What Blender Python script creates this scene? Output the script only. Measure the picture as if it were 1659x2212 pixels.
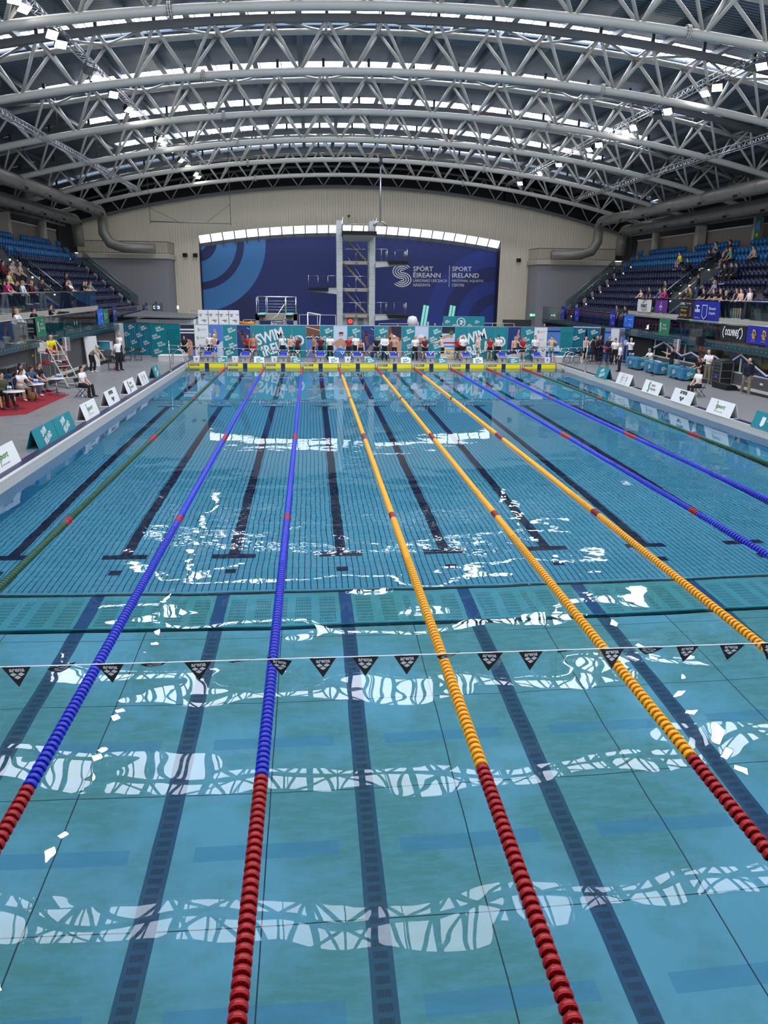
import bpy, math, random
from mathutils import Vector, Matrix
for o in list(bpy.data.objects): bpy.data.objects.remove(o)
SC = bpy.context.scene
COL = SC.collection
PI = math.pi
random.seed(7)
# ---------------------------------------------------------------- camera
def make_camera():
    yaw, pit, rol = 0.0954893, 0.2855153, 0.0121989
    f = Vector((math.sin(yaw)*math.cos(pit), math.cos(yaw)*math.cos(pit), -math.sin(pit)))
    r = Vector((math.cos(yaw), -math.sin(yaw), 0)); u = r.cross(f)
    c, s = math.cos(rol), math.sin(rol)
    R, U = c*r + s*u, -s*r + c*u
    cd = bpy.data.cameras.new('camera'); co = bpy.data.objects.new('camera', cd); COL.objects.link(co)
    m = Matrix((R, U, -f)).transposed().to_4x4(); m.translation = Vector((-4.3788, -2.4200, 5.2899))
    co.matrix_world = m
    cd.sensor_fit = 'VERTICAL'; cd.sensor_height = 36.0; cd.lens = 36.0*1660.9/2212; cd.clip_start = .05; cd.clip_end = 400
    SC.camera = co
make_camera()
# ---------------------------------------------------------------- light and exposure
SKYLIGHT_E = 9.5      # milky roof glazing under an overcast sky
FLOOD_E = 60.0         # floodlight lenses
w = bpy.data.worlds.new('overcast_daylight'); SC.world = w; w.use_nodes = True
w.node_tree.nodes['Background'].inputs[0].default_value = (.80, .88, 1, 1)
w.node_tree.nodes['Background'].inputs[1].default_value = 2.2
SC.view_settings.view_transform = 'Standard'; SC.view_settings.look = 'None'
SC.view_settings.exposure = 0.48; SC.view_settings.gamma = 1.0; SC.view_settings.use_curve_mapping = False
# ---------------------------------------------------------------- materials
def srgb(r, g, b):
    f = lambda c: (c/255/12.92) if c/255 <= .04045 else ((c/255+.055)/1.055)**2.4
    return (f(r), f(g), f(b), 1)
MATS = {}
def mat(name, rgb=None, rough=.6, metal=0.0, emit=None, es=0.0, spec=.5, noise=None, coat=0.0):
    if name in MATS: return MATS[name]
    m = bpy.data.materials.new(name); m.use_nodes = True; MATS[name] = m
    nt = m.node_tree; b = nt.nodes['Principled BSDF']
    col = srgb(*rgb) if rgb else (.5, .5, .5, 1)
    b.inputs['Base Color'].default_value = col
    b.inputs['Roughness'].default_value = rough; b.inputs['Metallic'].default_value = metal
    b.inputs['Specular IOR Level'].default_value = spec
    b.inputs['Coat Weight'].default_value = coat
    if emit:
        b.inputs['Emission Color'].default_value = srgb(*emit); b.inputs['Emission Strength'].default_value = es
    if noise:      # wear: (scale, amount, second colour)
        sc, amt, c2 = noise
        tc = nt.nodes.new('ShaderNodeTexCoord'); n = nt.nodes.new('ShaderNodeTexNoise'); n.inputs['Scale'].default_value = sc; n.inputs['Detail'].default_value = 5
        nt.links.new(tc.outputs['Object'], n.inputs['Vector'])
        r = nt.nodes.new('ShaderNodeValToRGB'); r.color_ramp.elements[0].position = .5-amt; r.color_ramp.elements[1].position = .5+amt
        r.color_ramp.elements[0].color = srgb(*c2); r.color_ramp.elements[1].color = col
        nt.links.new(n.outputs['Fac'], r.inputs['Fac']); nt.links.new(r.outputs['Color'], b.inputs['Base Color'])
    return m
class NT:
    """tiny helper for node graphs"""
    def __init__(s, name):
        s.m = bpy.data.materials.new(name); s.m.use_nodes = True; MATS[name] = s.m; s.t = s.m.node_tree
        s.b = s.t.nodes['Principled BSDF']; s.out = s.t.nodes['Material Output']
    def n(s, ty, **k):
        x = s.t.nodes.new(ty)
        for a, v in k.items(): setattr(x, a, v)
        return x
    def l(s, a, b): s.t.links.new(a, b)
    def val(s, v, sock):
        if hasattr(v, 'is_output'): s.l(v, sock)
        else: sock.default_value = v
    def math(s, op, a, b=0.0, c=0.0):
        x = s.n('ShaderNodeMath', operation=op); s.val(a, x.inputs[0]); s.val(b, x.inputs[1]); s.val(c, x.inputs[2]); return x.outputs[0]
    def coords(s):
        tc = s.n('ShaderNodeTexCoord'); sp = s.n('ShaderNodeSeparateXYZ'); s.l(tc.outputs['Object'], sp.inputs[0]); return tc.outputs['Object'], sp.outputs
    def band(s, x, a, b):      # 1 where a<x<b
        return s.math('MULTIPLY', s.math('GREATER_THAN', x, a), s.math('LESS_THAN', x, b))
    def mix(s, f, a, b):
        x = s.n('ShaderNodeMix', data_type='RGBA'); s.val(f, x.inputs[0]); s.val(a, x.inputs[6]); s.val(b, x.inputs[7]); return x.outputs[2]
    def noise(s, v, scale, detail=3, w=None, rough=.5):
        x = s.n('ShaderNodeTexNoise'); x.inputs['Scale'].default_value = scale; x.inputs['Detail'].default_value = detail; x.inputs['Roughness'].default_value = rough; s.l(v, x.inputs['Vector']); return x.outputs['Fac']
    def scalevec(s, v, sc):
        x = s.n('ShaderNodeVectorMath', operation='MULTIPLY'); s.l(v, x.inputs[0]); x.inputs[1].default_value = sc; return x.outputs[0]
    def ramp(s, f, a, b):
        x = s.n('ShaderNodeMapRange'); s.val(f, x.inputs[0]); x.inputs[1].default_value = a; x.inputs[2].default_value = b; return x.outputs[0]
# ---------------------------------------------------------------- mesh building
def frame_from(d):
    d = d.normalized(); a = Vector((0, 0, 1)) if abs(d.z) < .9 else Vector((1, 0, 0))
    x = a.cross(d).normalized(); return x, d.cross(x), d
class MB:
    def __init__(s): s.v = []; s.f = []; s.mi = []; s.sm = []; s.mats = []
    def m(s, mt):
        if isinstance(mt, str): mt = MATS[mt]
        if mt not in s.mats: s.mats.append(mt)
        return s.mats.index(mt)
    def add(s, vs, fs, mt, smooth=False, M=None):
        k = len(s.v); i = s.m(mt)
        s.v += [tuple(M @ Vector(v)) for v in vs] if M is not None else [tuple(v) for v in vs]
        for f in fs: s.f.append(tuple(k+j for j in f)); s.mi.append(i); s.sm.append(smooth)
        return s
    def box(s, c, sz, mt, M=None, rz=0):
        x, y, z = sz[0]/2, sz[1]/2, sz[2]/2
        T = Matrix.Translation(c) @ Matrix.Rotation(rz, 4, 'Z')
        if M is not None: T = M @ T
        return s.add([(-x,-y,-z),(x,-y,-z),(x,y,-z),(-x,y,-z),(-x,-y,z),(x,-y,z),(x,y,z),(-x,y,z)],
              [(0,3,2,1),(4,5,6,7),(0,1,5,4),(1,2,6,5),(2,3,7,6),(3,0,4,7)], mt, M=T)
    def bx(s, a, b, mt, M=None):
        return s.box([(a[i]+b[i])/2 for i in range(3)], [abs(b[i]-a[i]) for i in range(3)], mt, M)
    def tube(s, pts, r, mt, n=8, caps=True, M=None, closed=False):
        pts = [Vector(p) for p in pts]; rs = r if isinstance(r, (list, tuple)) else [r]*len(pts)
        vs = []; fs = []; N = len(pts); X = None
        for i, p in enumerate(pts):
            a = pts[(i-1) % N] if (i or closed) else p; b = pts[(i+1) % N] if (i < N-1 or closed) else p
            d = (b-a).normalized()
            if X is None: X, Y, _ = frame_from(d)
            else: X = (X - d*X.dot(d)).normalized(); Y = d.cross(X)
            for k in range(n):
                t = 2*PI*k/n; vs.append(p + (X*math.cos(t)+Y*math.sin(t))*rs[i])
        for i in range(N if closed else N-1):
            for k in range(n):
                j = (i+1) % N; fs.append((i*n+k, i*n+(k+1) % n, j*n+(k+1) % n, j*n+k))
        if caps and not closed: fs += [tuple(range(n-1, -1, -1)), tuple((N-1)*n+k for k in range(n))]
        return s.add(vs, fs, mt, True, M)
    def cyl(s, a, b, r, mt, n=12, r2=None, M=None): return s.tube([a, b], [r, r if r2 is None else r2], mt, n, True, M)
    def lathe(s, prof, mt, n=16, c=(0,0,0), M=None, axis='Z'):
        vs = []; fs = []
        for r, z in prof:
            for k in range(n):
                t = 2*PI*k/n
                vs.append((c[0]+r*math.cos(t), c[1]+r*math.sin(t), c[2]+z) if axis == 'Z' else (c[0]+r*math.cos(t), c[1]+z, c[2]+r*math.sin(t)))
        for i in range(len(prof)-1):
            for k in range(n): fs.append((i*n+k, i*n+(k+1) % n, (i+1)*n+(k+1) % n, (i+1)*n+k))
        return s.add(vs, fs, mt, True, M)
    def quad(s, p, mt, M=None): return s.add(p, [tuple(range(len(p)))], mt, False, M)
    def prism(s, poly, d, mt, M=None):          # poly in xy, extruded d in z
        n = len(poly); vs = [(x, y, 0) for x, y in poly] + [(x, y, d) for x, y in poly]
        return s.add(vs, [tuple(range(n-1, -1, -1)), tuple(range(n, 2*n))] + [(i, (i+1) % n, (i+1) % n+n, i+n) for i in range(n)], mt, False, M)
    def strip(s, pts, wd, mt, M=None, z=0):     # flat stroke along 2-d polyline
        vs = []; N = len(pts)
        for i in range(N):
            a = pts[max(i-1, 0)]; b = pts[min(i+1, N-1)]; dx, dy = b[0]-a[0], b[1]-a[1]; L = math.hypot(dx, dy) or 1
            nx, ny = -dy/L*wd/2, dx/L*wd/2
            vs += [(pts[i][0]+nx, pts[i][1]+ny, z), (pts[i][0]-nx, pts[i][1]-ny, z)]
        return s.add(vs, [(2*i+1, 2*i+3, 2*i+2, 2*i) for i in range(N-1)], mt, False, M)
    def disc(s, r, mt, M=None, n=24, z=0): return s.add([(r*math.cos(2*PI*k/n), r*math.sin(2*PI*k/n), z) for k in range(n)], [tuple(range(n))], mt, False, M)
    def text(s, t, h, mt, M, bold=0.0, wd=None, shear=0.0, align='L'):
        vs, fs, W = textmesh(t, bold, shear); k = h; kx = k if wd is None else wd/W
        ox = 0 if align == 'L' else -W*kx/2
        return s.add([(x*kx+ox, y*k, 0) for x, y in vs], fs, mt, False, M)
    def mesh(s, name):
        me = bpy.data.meshes.new(name); me.from_pydata(s.v, [], s.f)
        for x in s.mats: me.materials.append(x)
        me.polygons.foreach_set('material_index', s.mi); me.polygons.foreach_set('use_smooth', s.sm); me.update()
        return me
    def build(s, name, parent=None, loc=None, rz=0):
        return link(name, s.mesh(name), parent, loc, rz)
_TX = {}
def textmesh(t, bold, shear):
    k = (t, bold, shear)
    if k in _TX: return _TX[k]
    cu = bpy.data.curves.new('lettering', 'FONT'); cu.body = t; cu.size = 1.0; cu.offset = bold; cu.shear = shear; cu.resolution_u = 2; cu.space_line = .82
    ob = bpy.data.objects.new('lettering', cu); COL.objects.link(ob)
    dg = bpy.context.evaluated_depsgraph_get(); me = bpy.data.meshes.new_from_object(ob.evaluated_get(dg))
    vs = [(v.co.x, v.co.y) for v in me.vertices]; fs = [tuple(p.vertices) for p in me.polygons]
    bpy.data.objects.remove(ob); bpy.data.meshes.remove(me); bpy.data.curves.remove(cu)
    x0 = min(v[0] for v in vs); y0 = min(v[1] for v in vs); y1 = max(v[1] for v in vs); x1 = max(v[0] for v in vs); H = y1-y0
    vs = [((x-x0)/H, (y-y0)/H) for x, y in vs]
    _TX[k] = (vs, fs, (x1-x0)/H); return _TX[k]
def link(name, data, parent=None, loc=None, rz=0):
    o = bpy.data.objects.new(name, data); COL.objects.link(o)
    if parent is not None: o.parent = parent
    if loc is not None: o.location = loc
    if rz: o.rotation_euler.z = rz
    return o
def tag(o, label, cat, group=None, kind=None):
    o['label'] = label; o['category'] = cat
    if group: o['group'] = group
    if kind: o['kind'] = kind
    return o
def thing(name, label, cat, loc=(0,0,0), rz=0, group=None):
    return tag(link(name, None, None, loc, rz), label, cat, group)
def struct(o): o['kind'] = 'structure'; return o
def dup(root, loc, rz=0, label=None, group=None):
    def cp(o, par):
        c = o.copy(); COL.objects.link(c); c.parent = par
        for ch in KIDS.get(o.name, []) or [x for x in o.children]: cp(ch, c)
        return c
    r = cp(root, None); r.location = loc; r.rotation_euler = (0, 0, rz)
    if label: r['label'] = label
    if group: r['group'] = group
    return r
KIDS = {}
def facing(loc, rz, tilt=0.0):
    """matrix: local xy is a vertical sheet; x to the right for someone facing it, y up; rz=0 faces -Y"""
    return Matrix.Translation(loc) @ Matrix.Rotation(rz, 4, 'Z') @ Matrix.Rotation(PI/2-tilt, 4, 'X')
# shared plain materials
mat('white_steel', (178, 176, 168), .38, 0, spec=.4); mat('grey_steel', (98, 101, 102), .5); mat('dark_steel', (52, 55, 58), .5)
mat('alu', (170, 172, 175), .3, .9); mat('chrome', (205, 206, 208), .14, 1.0); mat('black', (8, 8, 9), .9); mat('black_plastic', (22, 22, 25), .45)
mat('white', (226, 226, 224), .55); mat('offwhite', (205, 203, 198), .6); mat('red', (178, 20, 24), .5); mat('teal', (0, 126, 136), .55); mat('navy', (16, 26, 66), .5)
mat('blue', (24, 48, 160), .45); mat('yellow', (238, 214, 20), .5); mat('orange_yellow', (250, 170, 10), .4); mat('grey', (120, 120, 122), .7); mat('green', (30, 110, 60), .6)
mat('black_print', (20, 20, 22), .6); mat('green_print', (60, 130, 40), .6); mat('royal', (20, 34, 150), .6); mat('purple', (92, 30, 130), .7); mat('gold', (222, 168, 40), .6); mat('bottle_green', (28, 110, 78), .7)
# ================================================================ SETTING
R_ARCH = 93.0
def arch(x, z0): return z0 - (R_ARCH - math.sqrt(R_ARCH**2 - x*x))
TRUSS_Y = [10.4, 18.6, 26.8, 35.0, 43.2, 51.4, 59.6, 67.8]
DECK = .30
# ---- pool
def pool_mats():
    g = NT('pool_tiles'); co, s = g.coords(); X, Y = s[0], s[1]
    # tile joints
    fx = g.math('ABSOLUTE', g.math('SUBTRACT', g.math('FRACT', g.math('DIVIDE', X, .135)), .5)); fy = g.math('ABSOLUTE', g.math('SUBTRACT', g.math('FRACT', g.math('DIVIDE', Y, .27)), .5))
    jx = g.math('GREATER_THAN', fx, .5-.010/.135); jy = g.math('GREATER_THAN', fy, .5-.006/.27)
    J = g.math('MAXIMUM', jx, g.math('MULTIPLY', jy, .6)); J = g.math('MULTIPLY', J, g.band(Y, 12.9, 37.2))
    # lane lines and crosses
    lx = g.math('ABSOLUTE', g.math('SUBTRACT', g.math('MODULO', g.math('ADD', X, 100.0), 2.5), 1.25))
    line = g.math('LESS_THAN', lx, .13); tb = g.math('LESS_THAN', lx, .5)
    D = g.math('MULTIPLY', line, g.math('MAXIMUM', g.band(Y, 14.9, 35.3), g.math('MAXIMUM', g.band(Y, 13.8, 14.05), g.math('MAXIMUM', g.band(Y, 36.15, 36.4), g.band(Y, 37.5, 48.9)))))
    D = g.math('MAXIMUM', D, g.math('MULTIPLY', tb, g.math('MAXIMUM', g.band(Y, 14.7, 14.98), g.band(Y, 35.15, 35.4))))
    D = g.math('MAXIMUM', D, g.band(Y, 37.2, 37.4))
    n = g.ramp(g.noise(co, .35, 3), .35, .7)
    base = g.mix(n, srgb(98, 170, 192), srgb(106, 178, 198))
    c = g.mix(J, base, srgb(20, 50, 80)); c = g.mix(D, c, srgb(12, 20, 60))
    g.l(c, g.b.inputs['Base Color']); g.b.inputs['Roughness'].default_value = .5
    g = NT('movable_floor'); co, s = g.coords(); X, Y = s[0], s[1]
    ax = g.math('ABSOLUTE', g.math('SUBTRACT', g.math('MODULO', g.math('ADD', X, 101.25), 2.5), 1.25))       # distance from the seam under each rope
    lx = g.math('SUBTRACT', 1.25, ax)                                                                       # distance from lane centre
    line = g.math('LESS_THAN', lx, .13)
    seam = g.math('MAXIMUM', g.math('LESS_THAN', ax, .008), g.math('LESS_THAN', g.math('ABSOLUTE', g.math('SUBTRACT', g.math('MODULO', g.math('ADD', Y, .87), 2.1), 1.05)), .007))
    dim = g.math('MULTIPLY', g.math('LESS_THAN', ax, .87), g.math('LESS_THAN', g.math('ABSOLUTE', g.math('SUBTRACT', g.math('MODULO', g.math('ADD', Y, 1.9), 2.1), 1.05)), .12))
    dim = g.math('MULTIPLY', dim, g.math('LESS_THAN', Y, 8.6))
    sx = g.math('MULTIPLY', g.math('LESS_THAN', g.math('ABSOLUTE', g.math('SUBTRACT', g.math('FRACT', g.math('DIVIDE', X, .0172)), .5)), .2), g.math('LESS_THAN', lx, .077))
    sy = g.math('LESS_THAN', g.math('ABSOLUTE', g.math('SUBTRACT', g.math('FRACT', g.math('DIVIDE', Y, .143)), .5)), .3)
    slots = g.math('MULTIPLY', g.math('MULTIPLY', sx, sy), g.math('LESS_THAN', Y, 10.75))
    # algae film: large soft blotches
    n1 = g.ramp(g.noise(co, .33, 6, rough=.62), .40, .52); n2 = g.ramp(g.noise(g.scalevec(co, (2.5, 9.0, 1)), .9, 7, rough=.7), .38, .56)
    f = g.math('MULTIPLY', n1, g.math('ADD', g.math('MULTIPLY', n2, .5), .5))
    base = g.mix(f, srgb(124, 186, 204), srgb(102, 160, 156))
    c = g.mix(g.math('MULTIPLY', dim, .6), base, srgb(76, 150, 186)); c = g.mix(seam, c, srgb(20, 60, 70))
    lc = g.mix(slots, g.mix(n1, srgb(46, 86, 122), srgb(50, 92, 116)), srgb(5, 10, 22)); c = g.mix(line, c, lc)
    g.l(c, g.b.inputs['Base Color']); g.b.inputs['Roughness'].default_value = .5
    g = NT('flap_plate'); co, s = g.coords(); X, Y = s[0], s[1]
    ax = g.math('ABSOLUTE', g.math('SUBTRACT', g.math('MODULO', g.math('ADD', X, 101.25), 2.5), 1.25)); lx = g.math('SUBTRACT', 1.25, ax)
    line = g.math('LESS_THAN', lx, .13)
    grp = g.math('MAXIMUM', g.math('MAXIMUM', g.band(lx, .21, .53), g.band(lx, .70, 1.01)), g.band(ax, 0, .07))
    h = g.math('MULTIPLY', g.math('LESS_THAN', g.math('ABSOLUTE', g.math('SUBTRACT', g.math('FRACT', g.math('DIVIDE', X, .032)), .5)), .17), g.math('LESS_THAN', g.math('ABSOLUTE', g.math('SUBTRACT', g.math('FRACT', g.math('DIVIDE', Y, .135)), .5)), .34))
    h = g.math('MULTIPLY', g.math('MULTIPLY', h, grp), g.band(Y, 11.25, 12.35))
    base = g.mix(g.ramp(g.noise(co, .5, 5), .4, .6), srgb(100, 176, 186), srgb(94, 170, 168))
    c = g.mix(h, base, srgb(10, 30, 40)); c = g.mix(line, c, srgb(36, 84, 134)); g.l(c, g.b.inputs['Base Color'])
    # water: real refraction and Fresnel reflection on a gently rippled surface
    g = NT('water'); co, s = g.coords(); g.t.nodes.remove(g.b)
    n1 = g.noise(g.scalevec(co, (1.0, 1.25, 1)), .62, 1, rough=.35); n2 = g.noise(co, 2.6, 1, rough=.3)
    n3 = g.noise(g.scalevec(co, (1.0, .8, 1)), 2.4, 2, rough=.5)
    hgt = g.math('ADD', g.math('ADD', g.math('MULTIPLY', n1, .021), g.math('MULTIPLY', n2, .0006)), g.math('MULTIPLY', g.math('MULTIPLY', n3, .0042), g.ramp(s[1], 9.0, 15.0)))
    calm = g.math('ADD', .13, g.math('MULTIPLY', .87, g.ramp(s[1], 27.0, 17.0)))
    hgt = g.math('MULTIPLY', hgt, calm)
    bp = g.n('ShaderNodeBump'); bp.inputs['Strength'].default_value = 1; bp.inputs['Distance'].default_value = 1.0; g.l(hgt, bp.inputs['Height'])
    rf = g.n('ShaderNodeBsdfRefraction'); rf.inputs['IOR'].default_value = 1.333; rf.inputs['Roughness'].default_value = 0; rf.inputs['Color'].default_value = (.82, .96, 1.0, 1)
    gl = g.n('ShaderNodeBsdfGlossy'); gl.inputs['Roughness'].default_value = 0; fr = g.n('ShaderNodeFresnel'); fr.inputs['IOR'].default_value = 1.333
    for x in (rf, gl, fr): g.l(bp.outputs[0], x.inputs['Normal'])
    mx = g.n('ShaderNodeMixShader'); g.l(fr.outputs[0], mx.inputs[0]); g.l(rf.outputs[0], mx.inputs[1]); g.l(gl.outputs[0], mx.inputs[2]); g.l(mx.outputs[0], g.out.inputs[0])
    # side wall tile of the tank
    g = NT('tank_wall'); co, s = g.coords(); 
    f1 = g.math('ABSOLUTE', g.math('SUBTRACT', g.math('FRACT', g.math('DIVIDE', g.math('ADD', s[0], s[1]), .27)), .5)); f2 = g.math('ABSOLUTE', g.math('SUBTRACT', g.math('FRACT', g.math('DIVIDE', s[2], .135)), .5))
    J = g.math('MAXIMUM', g.math('GREATER_THAN', f1, .478), g.math('GREATER_THAN', f2, .46))
    g.l(g.mix(g.math('MULTIPLY', J, .7), srgb(70, 160, 205), srgb(30, 70, 110)), g.b.inputs['Base Color']); g.b.inputs['Roughness'].default_value = .35
    # kerb of small white overflow tiles
    g = NT('kerb_tile'); co, s = g.coords()
    f1 = g.math('ABSOLUTE', g.math('SUBTRACT', g.math('FRACT', g.math('DIVIDE', s[1], .27)), .5)); f2 = g.math('ABSOLUTE', g.math('SUBTRACT', g.math('FRACT', g.math('DIVIDE', g.math('ADD', s[0], s[2]), .13)), .5))
    J = g.math('MAXIMUM', g.math('GREATER_THAN', f1, .485), g.math('GREATER_THAN', f2, .47))
    g.l(g.mix(g.math('MULTIPLY', J, .5), srgb(196, 192, 186), srgb(110, 112, 116)), g.b.inputs['Base Color']); g.b.inputs['Roughness'].default_value = .4
    g = NT('deck_tile'); co, s = g.coords()
    f1 = g.math('ABSOLUTE', g.math('SUBTRACT', g.math('FRACT', g.math('DIVIDE', s[1], .3)), .5)); f2 = g.math('ABSOLUTE', g.math('SUBTRACT', g.math('FRACT', g.math('DIVIDE', s[0], .15)), .5))
    J = g.math('MAXIMUM', g.math('GREATER_THAN', f1, .488), g.math('GREATER_THAN', f2, .478))
    wet = g.math('MULTIPLY', g.ramp(g.noise(g.scalevec(co, (.9, 3.2, 1)), 1.6, 8, rough=.78), .5, .68), g.math('LESS_THAN', s[0], -12.0))
    dryc = g.mix(g.ramp(g.noise(co, .4, 4), .3, .7), srgb(126, 125, 126), srgb(136, 134, 134)); c = g.mix(g.math('MULTIPLY', wet, .4), dryc, srgb(84, 84, 90)); c = g.mix(g.math('MULTIPLY', J, .25), c, srgb(80, 80, 84))
    g.l(c, g.b.inputs['Base Color']); g.l(g.math('SUBTRACT', .42, g.math('MULTIPLY', wet, .22)), g.b.inputs['Roughness'])
pool_mats()
PX = 12.45
def build_pool():
    b = MB(); b.quad([(-PX, 11.12, -2.32), (PX, 11.12, -2.32), (PX, 50, -2.32), (-PX, 50, -2.32)], 'pool_tiles'); struct(b.build('floor'))
    b = MB(); b.bx((-PX, 0.0, -2.35), (PX, 11.0, -2.2), 'movable_floor'); struct(b.build('floor'))
    b = MB(); b.bx((-PX, 11.12, -2.26), (PX, 12.6, -2.2), 'flap_plate'); b.bx((-PX, 11.0, -2.3), (PX, 11.12, -2.29), 'black'); b.bx((-PX, 11.10, -2.2), (PX, 11.14, -2.17), 'teal'); b.bx((-PX, 12.58, -2.25), (PX, 12.66, -2.16), 'dark_steel'); struct(b.build('floor'))
    # tank walls, kerb and deck
    for sd, nm in ((-1, 'wall_left'), (1, 'wall_right')):
        b = MB(); b.bx((sd*PX, 0, -2.6), (sd*(PX+.3), 50, -.05), 'tank_wall'); b.bx((sd*PX, 0, -.05), (sd*(PX+.12), 50.0, DECK), 'kerb_tile'); struct(b.build(nm))
        b = MB(); b.bx((sd*(PX+.12), 0, 0), (sd*(PX+.42), 50.4, DECK+.004), 'navy'); struct(b.build('trim_1' if sd < 0 else 'trim_2'))
        b = MB(); b.bx((sd*(PX+.12), -14, -.3), (sd*20.6, 76, DECK), 'deck_tile'); struct(b.build('floor'))
    b = MB(); b.bx((-PX, 50, -2.6), (PX, 50.3, -.02), 'tank_wall'); b.bx((-PX, 50, -.02), (PX, 50.3, DECK), 'kerb_tile'); struct(b.build('wall_far'))
    b = MB(); b.bx((-PX, -.3, -2.6), (PX, 0, DECK), 'tank_wall'); struct(b.build('wall_near'))
    b = MB(); b.bx((-PX-.2, 50.3, -.3), (PX+.2, 76, DECK), 'deck_tile'); b.bx((-PX-.2, -14, -.3), (PX+.2, -.3, DECK), 'deck_tile'); struct(b.build('floor'))
    b = MB(); b.quad([(-PX, 0, 0), (PX, 0, 0), (PX, 50, 0), (-PX, 50, 0)], 'water'); tag(b.build('pool_water'), 'clear blue rippled water filling the lane pool', 'water', kind='stuff')
build_pool()
# ---- roof
def roof():
    g = NT('roof_deck'); co, s = g.coords()
    rib = g.math('ABSOLUTE', g.math('SUBTRACT', g.math('FRACT', g.math('DIVIDE', s[1], .25)), .5))
    g.l(g.mix(g.math('GREATER_THAN', rib, .3), srgb(98, 112, 124), srgb(40, 47, 54)), g.b.inputs['Base Color']); g.b.inputs['Roughness'].default_value = .5
    mat('skylight', (240, 244, 250), .5, emit=(236, 242, 255), es=SKYLIGHT_E)
    mat('mullion', (150, 152, 160), .5); mat('purlin', (92, 100, 108), .5); mat('dark_wall', (26, 25, 26), .9)
    xs = [-29+58*i/48 for i in range(49)]
    ZR = 16.85
    b = MB(); ys = []; prev = -16.0
    for y in [2.2] + TRUSS_Y:
        ys.append((prev, y+.7)); prev = y+2.9
    ys.append((prev, 77.0))
    for (a, c) in ys:
        for i in range(48):
            x0, x1 = xs[i], xs[i+1]; b.add([(x0, a, arch(x0, ZR)), (x1, a, arch(x1, ZR)), (x1, c, arch(x1, ZR)), (x0, c, arch(x0, ZR)), (x0, a, arch(x0, ZR)+.3), (x1, a, arch(x1, ZR)+.3), (x1, c, arch(x1, ZR)+.3), (x0, c, arch(x0, ZR)+.3)],
                [(0,1,2,3),(4,7,6,5),(0,4,5,1),(3,2,6,7)], 'roof_deck', True)
    struct(b.build('ceiling'))
    n = 1
    for y in [2.2] + TRUSS_Y[:-1]:            # one curved rooflight above every truss
        b = MB(); lim = 18.4
        us = [-lim + 2*lim*i/32 for i in range(33)]
        for i in range(32):
            x0, x1 = us[i], us[i+1]; b.quad([(x0, y+.7, arch(x0, ZR)+.12), (x1, y+.7, arch(x1, ZR)+.12), (x1, y+2.9, arch(x1, ZR)+.12), (x0, y+2.9, arch(x0, ZR)+.12)][::-1], 'skylight')
            b.box((x0, y+1.8, arch(x0, ZR)+.07), (.05, 2.2, .08), 'mullion')
        for sd in (-1, 1):
            for k in range(8):
                x0, x1 = sd*(lim+(29-lim)*k/8), sd*(lim+(29-lim)*(k+1)/8); b.quad([(x0, y+.7, arch(x0, ZR)), (x1, y+.7, arch(x1, ZR)), (x1, y+2.9, arch(x1, ZR)), (x0, y+2.9, arch(x0, ZR))], 'roof_deck')
        o = struct(b.build('window_%d' % n)); n += 1
    # purlins running the length of the hall
    for k in range(-11, 12):
        x = k*2.35; b = MB(); z = arch(x, ZR)
        b.bx((x-.07, -14, z-.30), (x+.07, 76, z-.02), 'purlin'); b.bx((x-.14, -14, z-.32), (x+.14, 76, z-.30), 'purlin')
        struct(b.build('trim_%d' % (k+20)))
roof()
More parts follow.
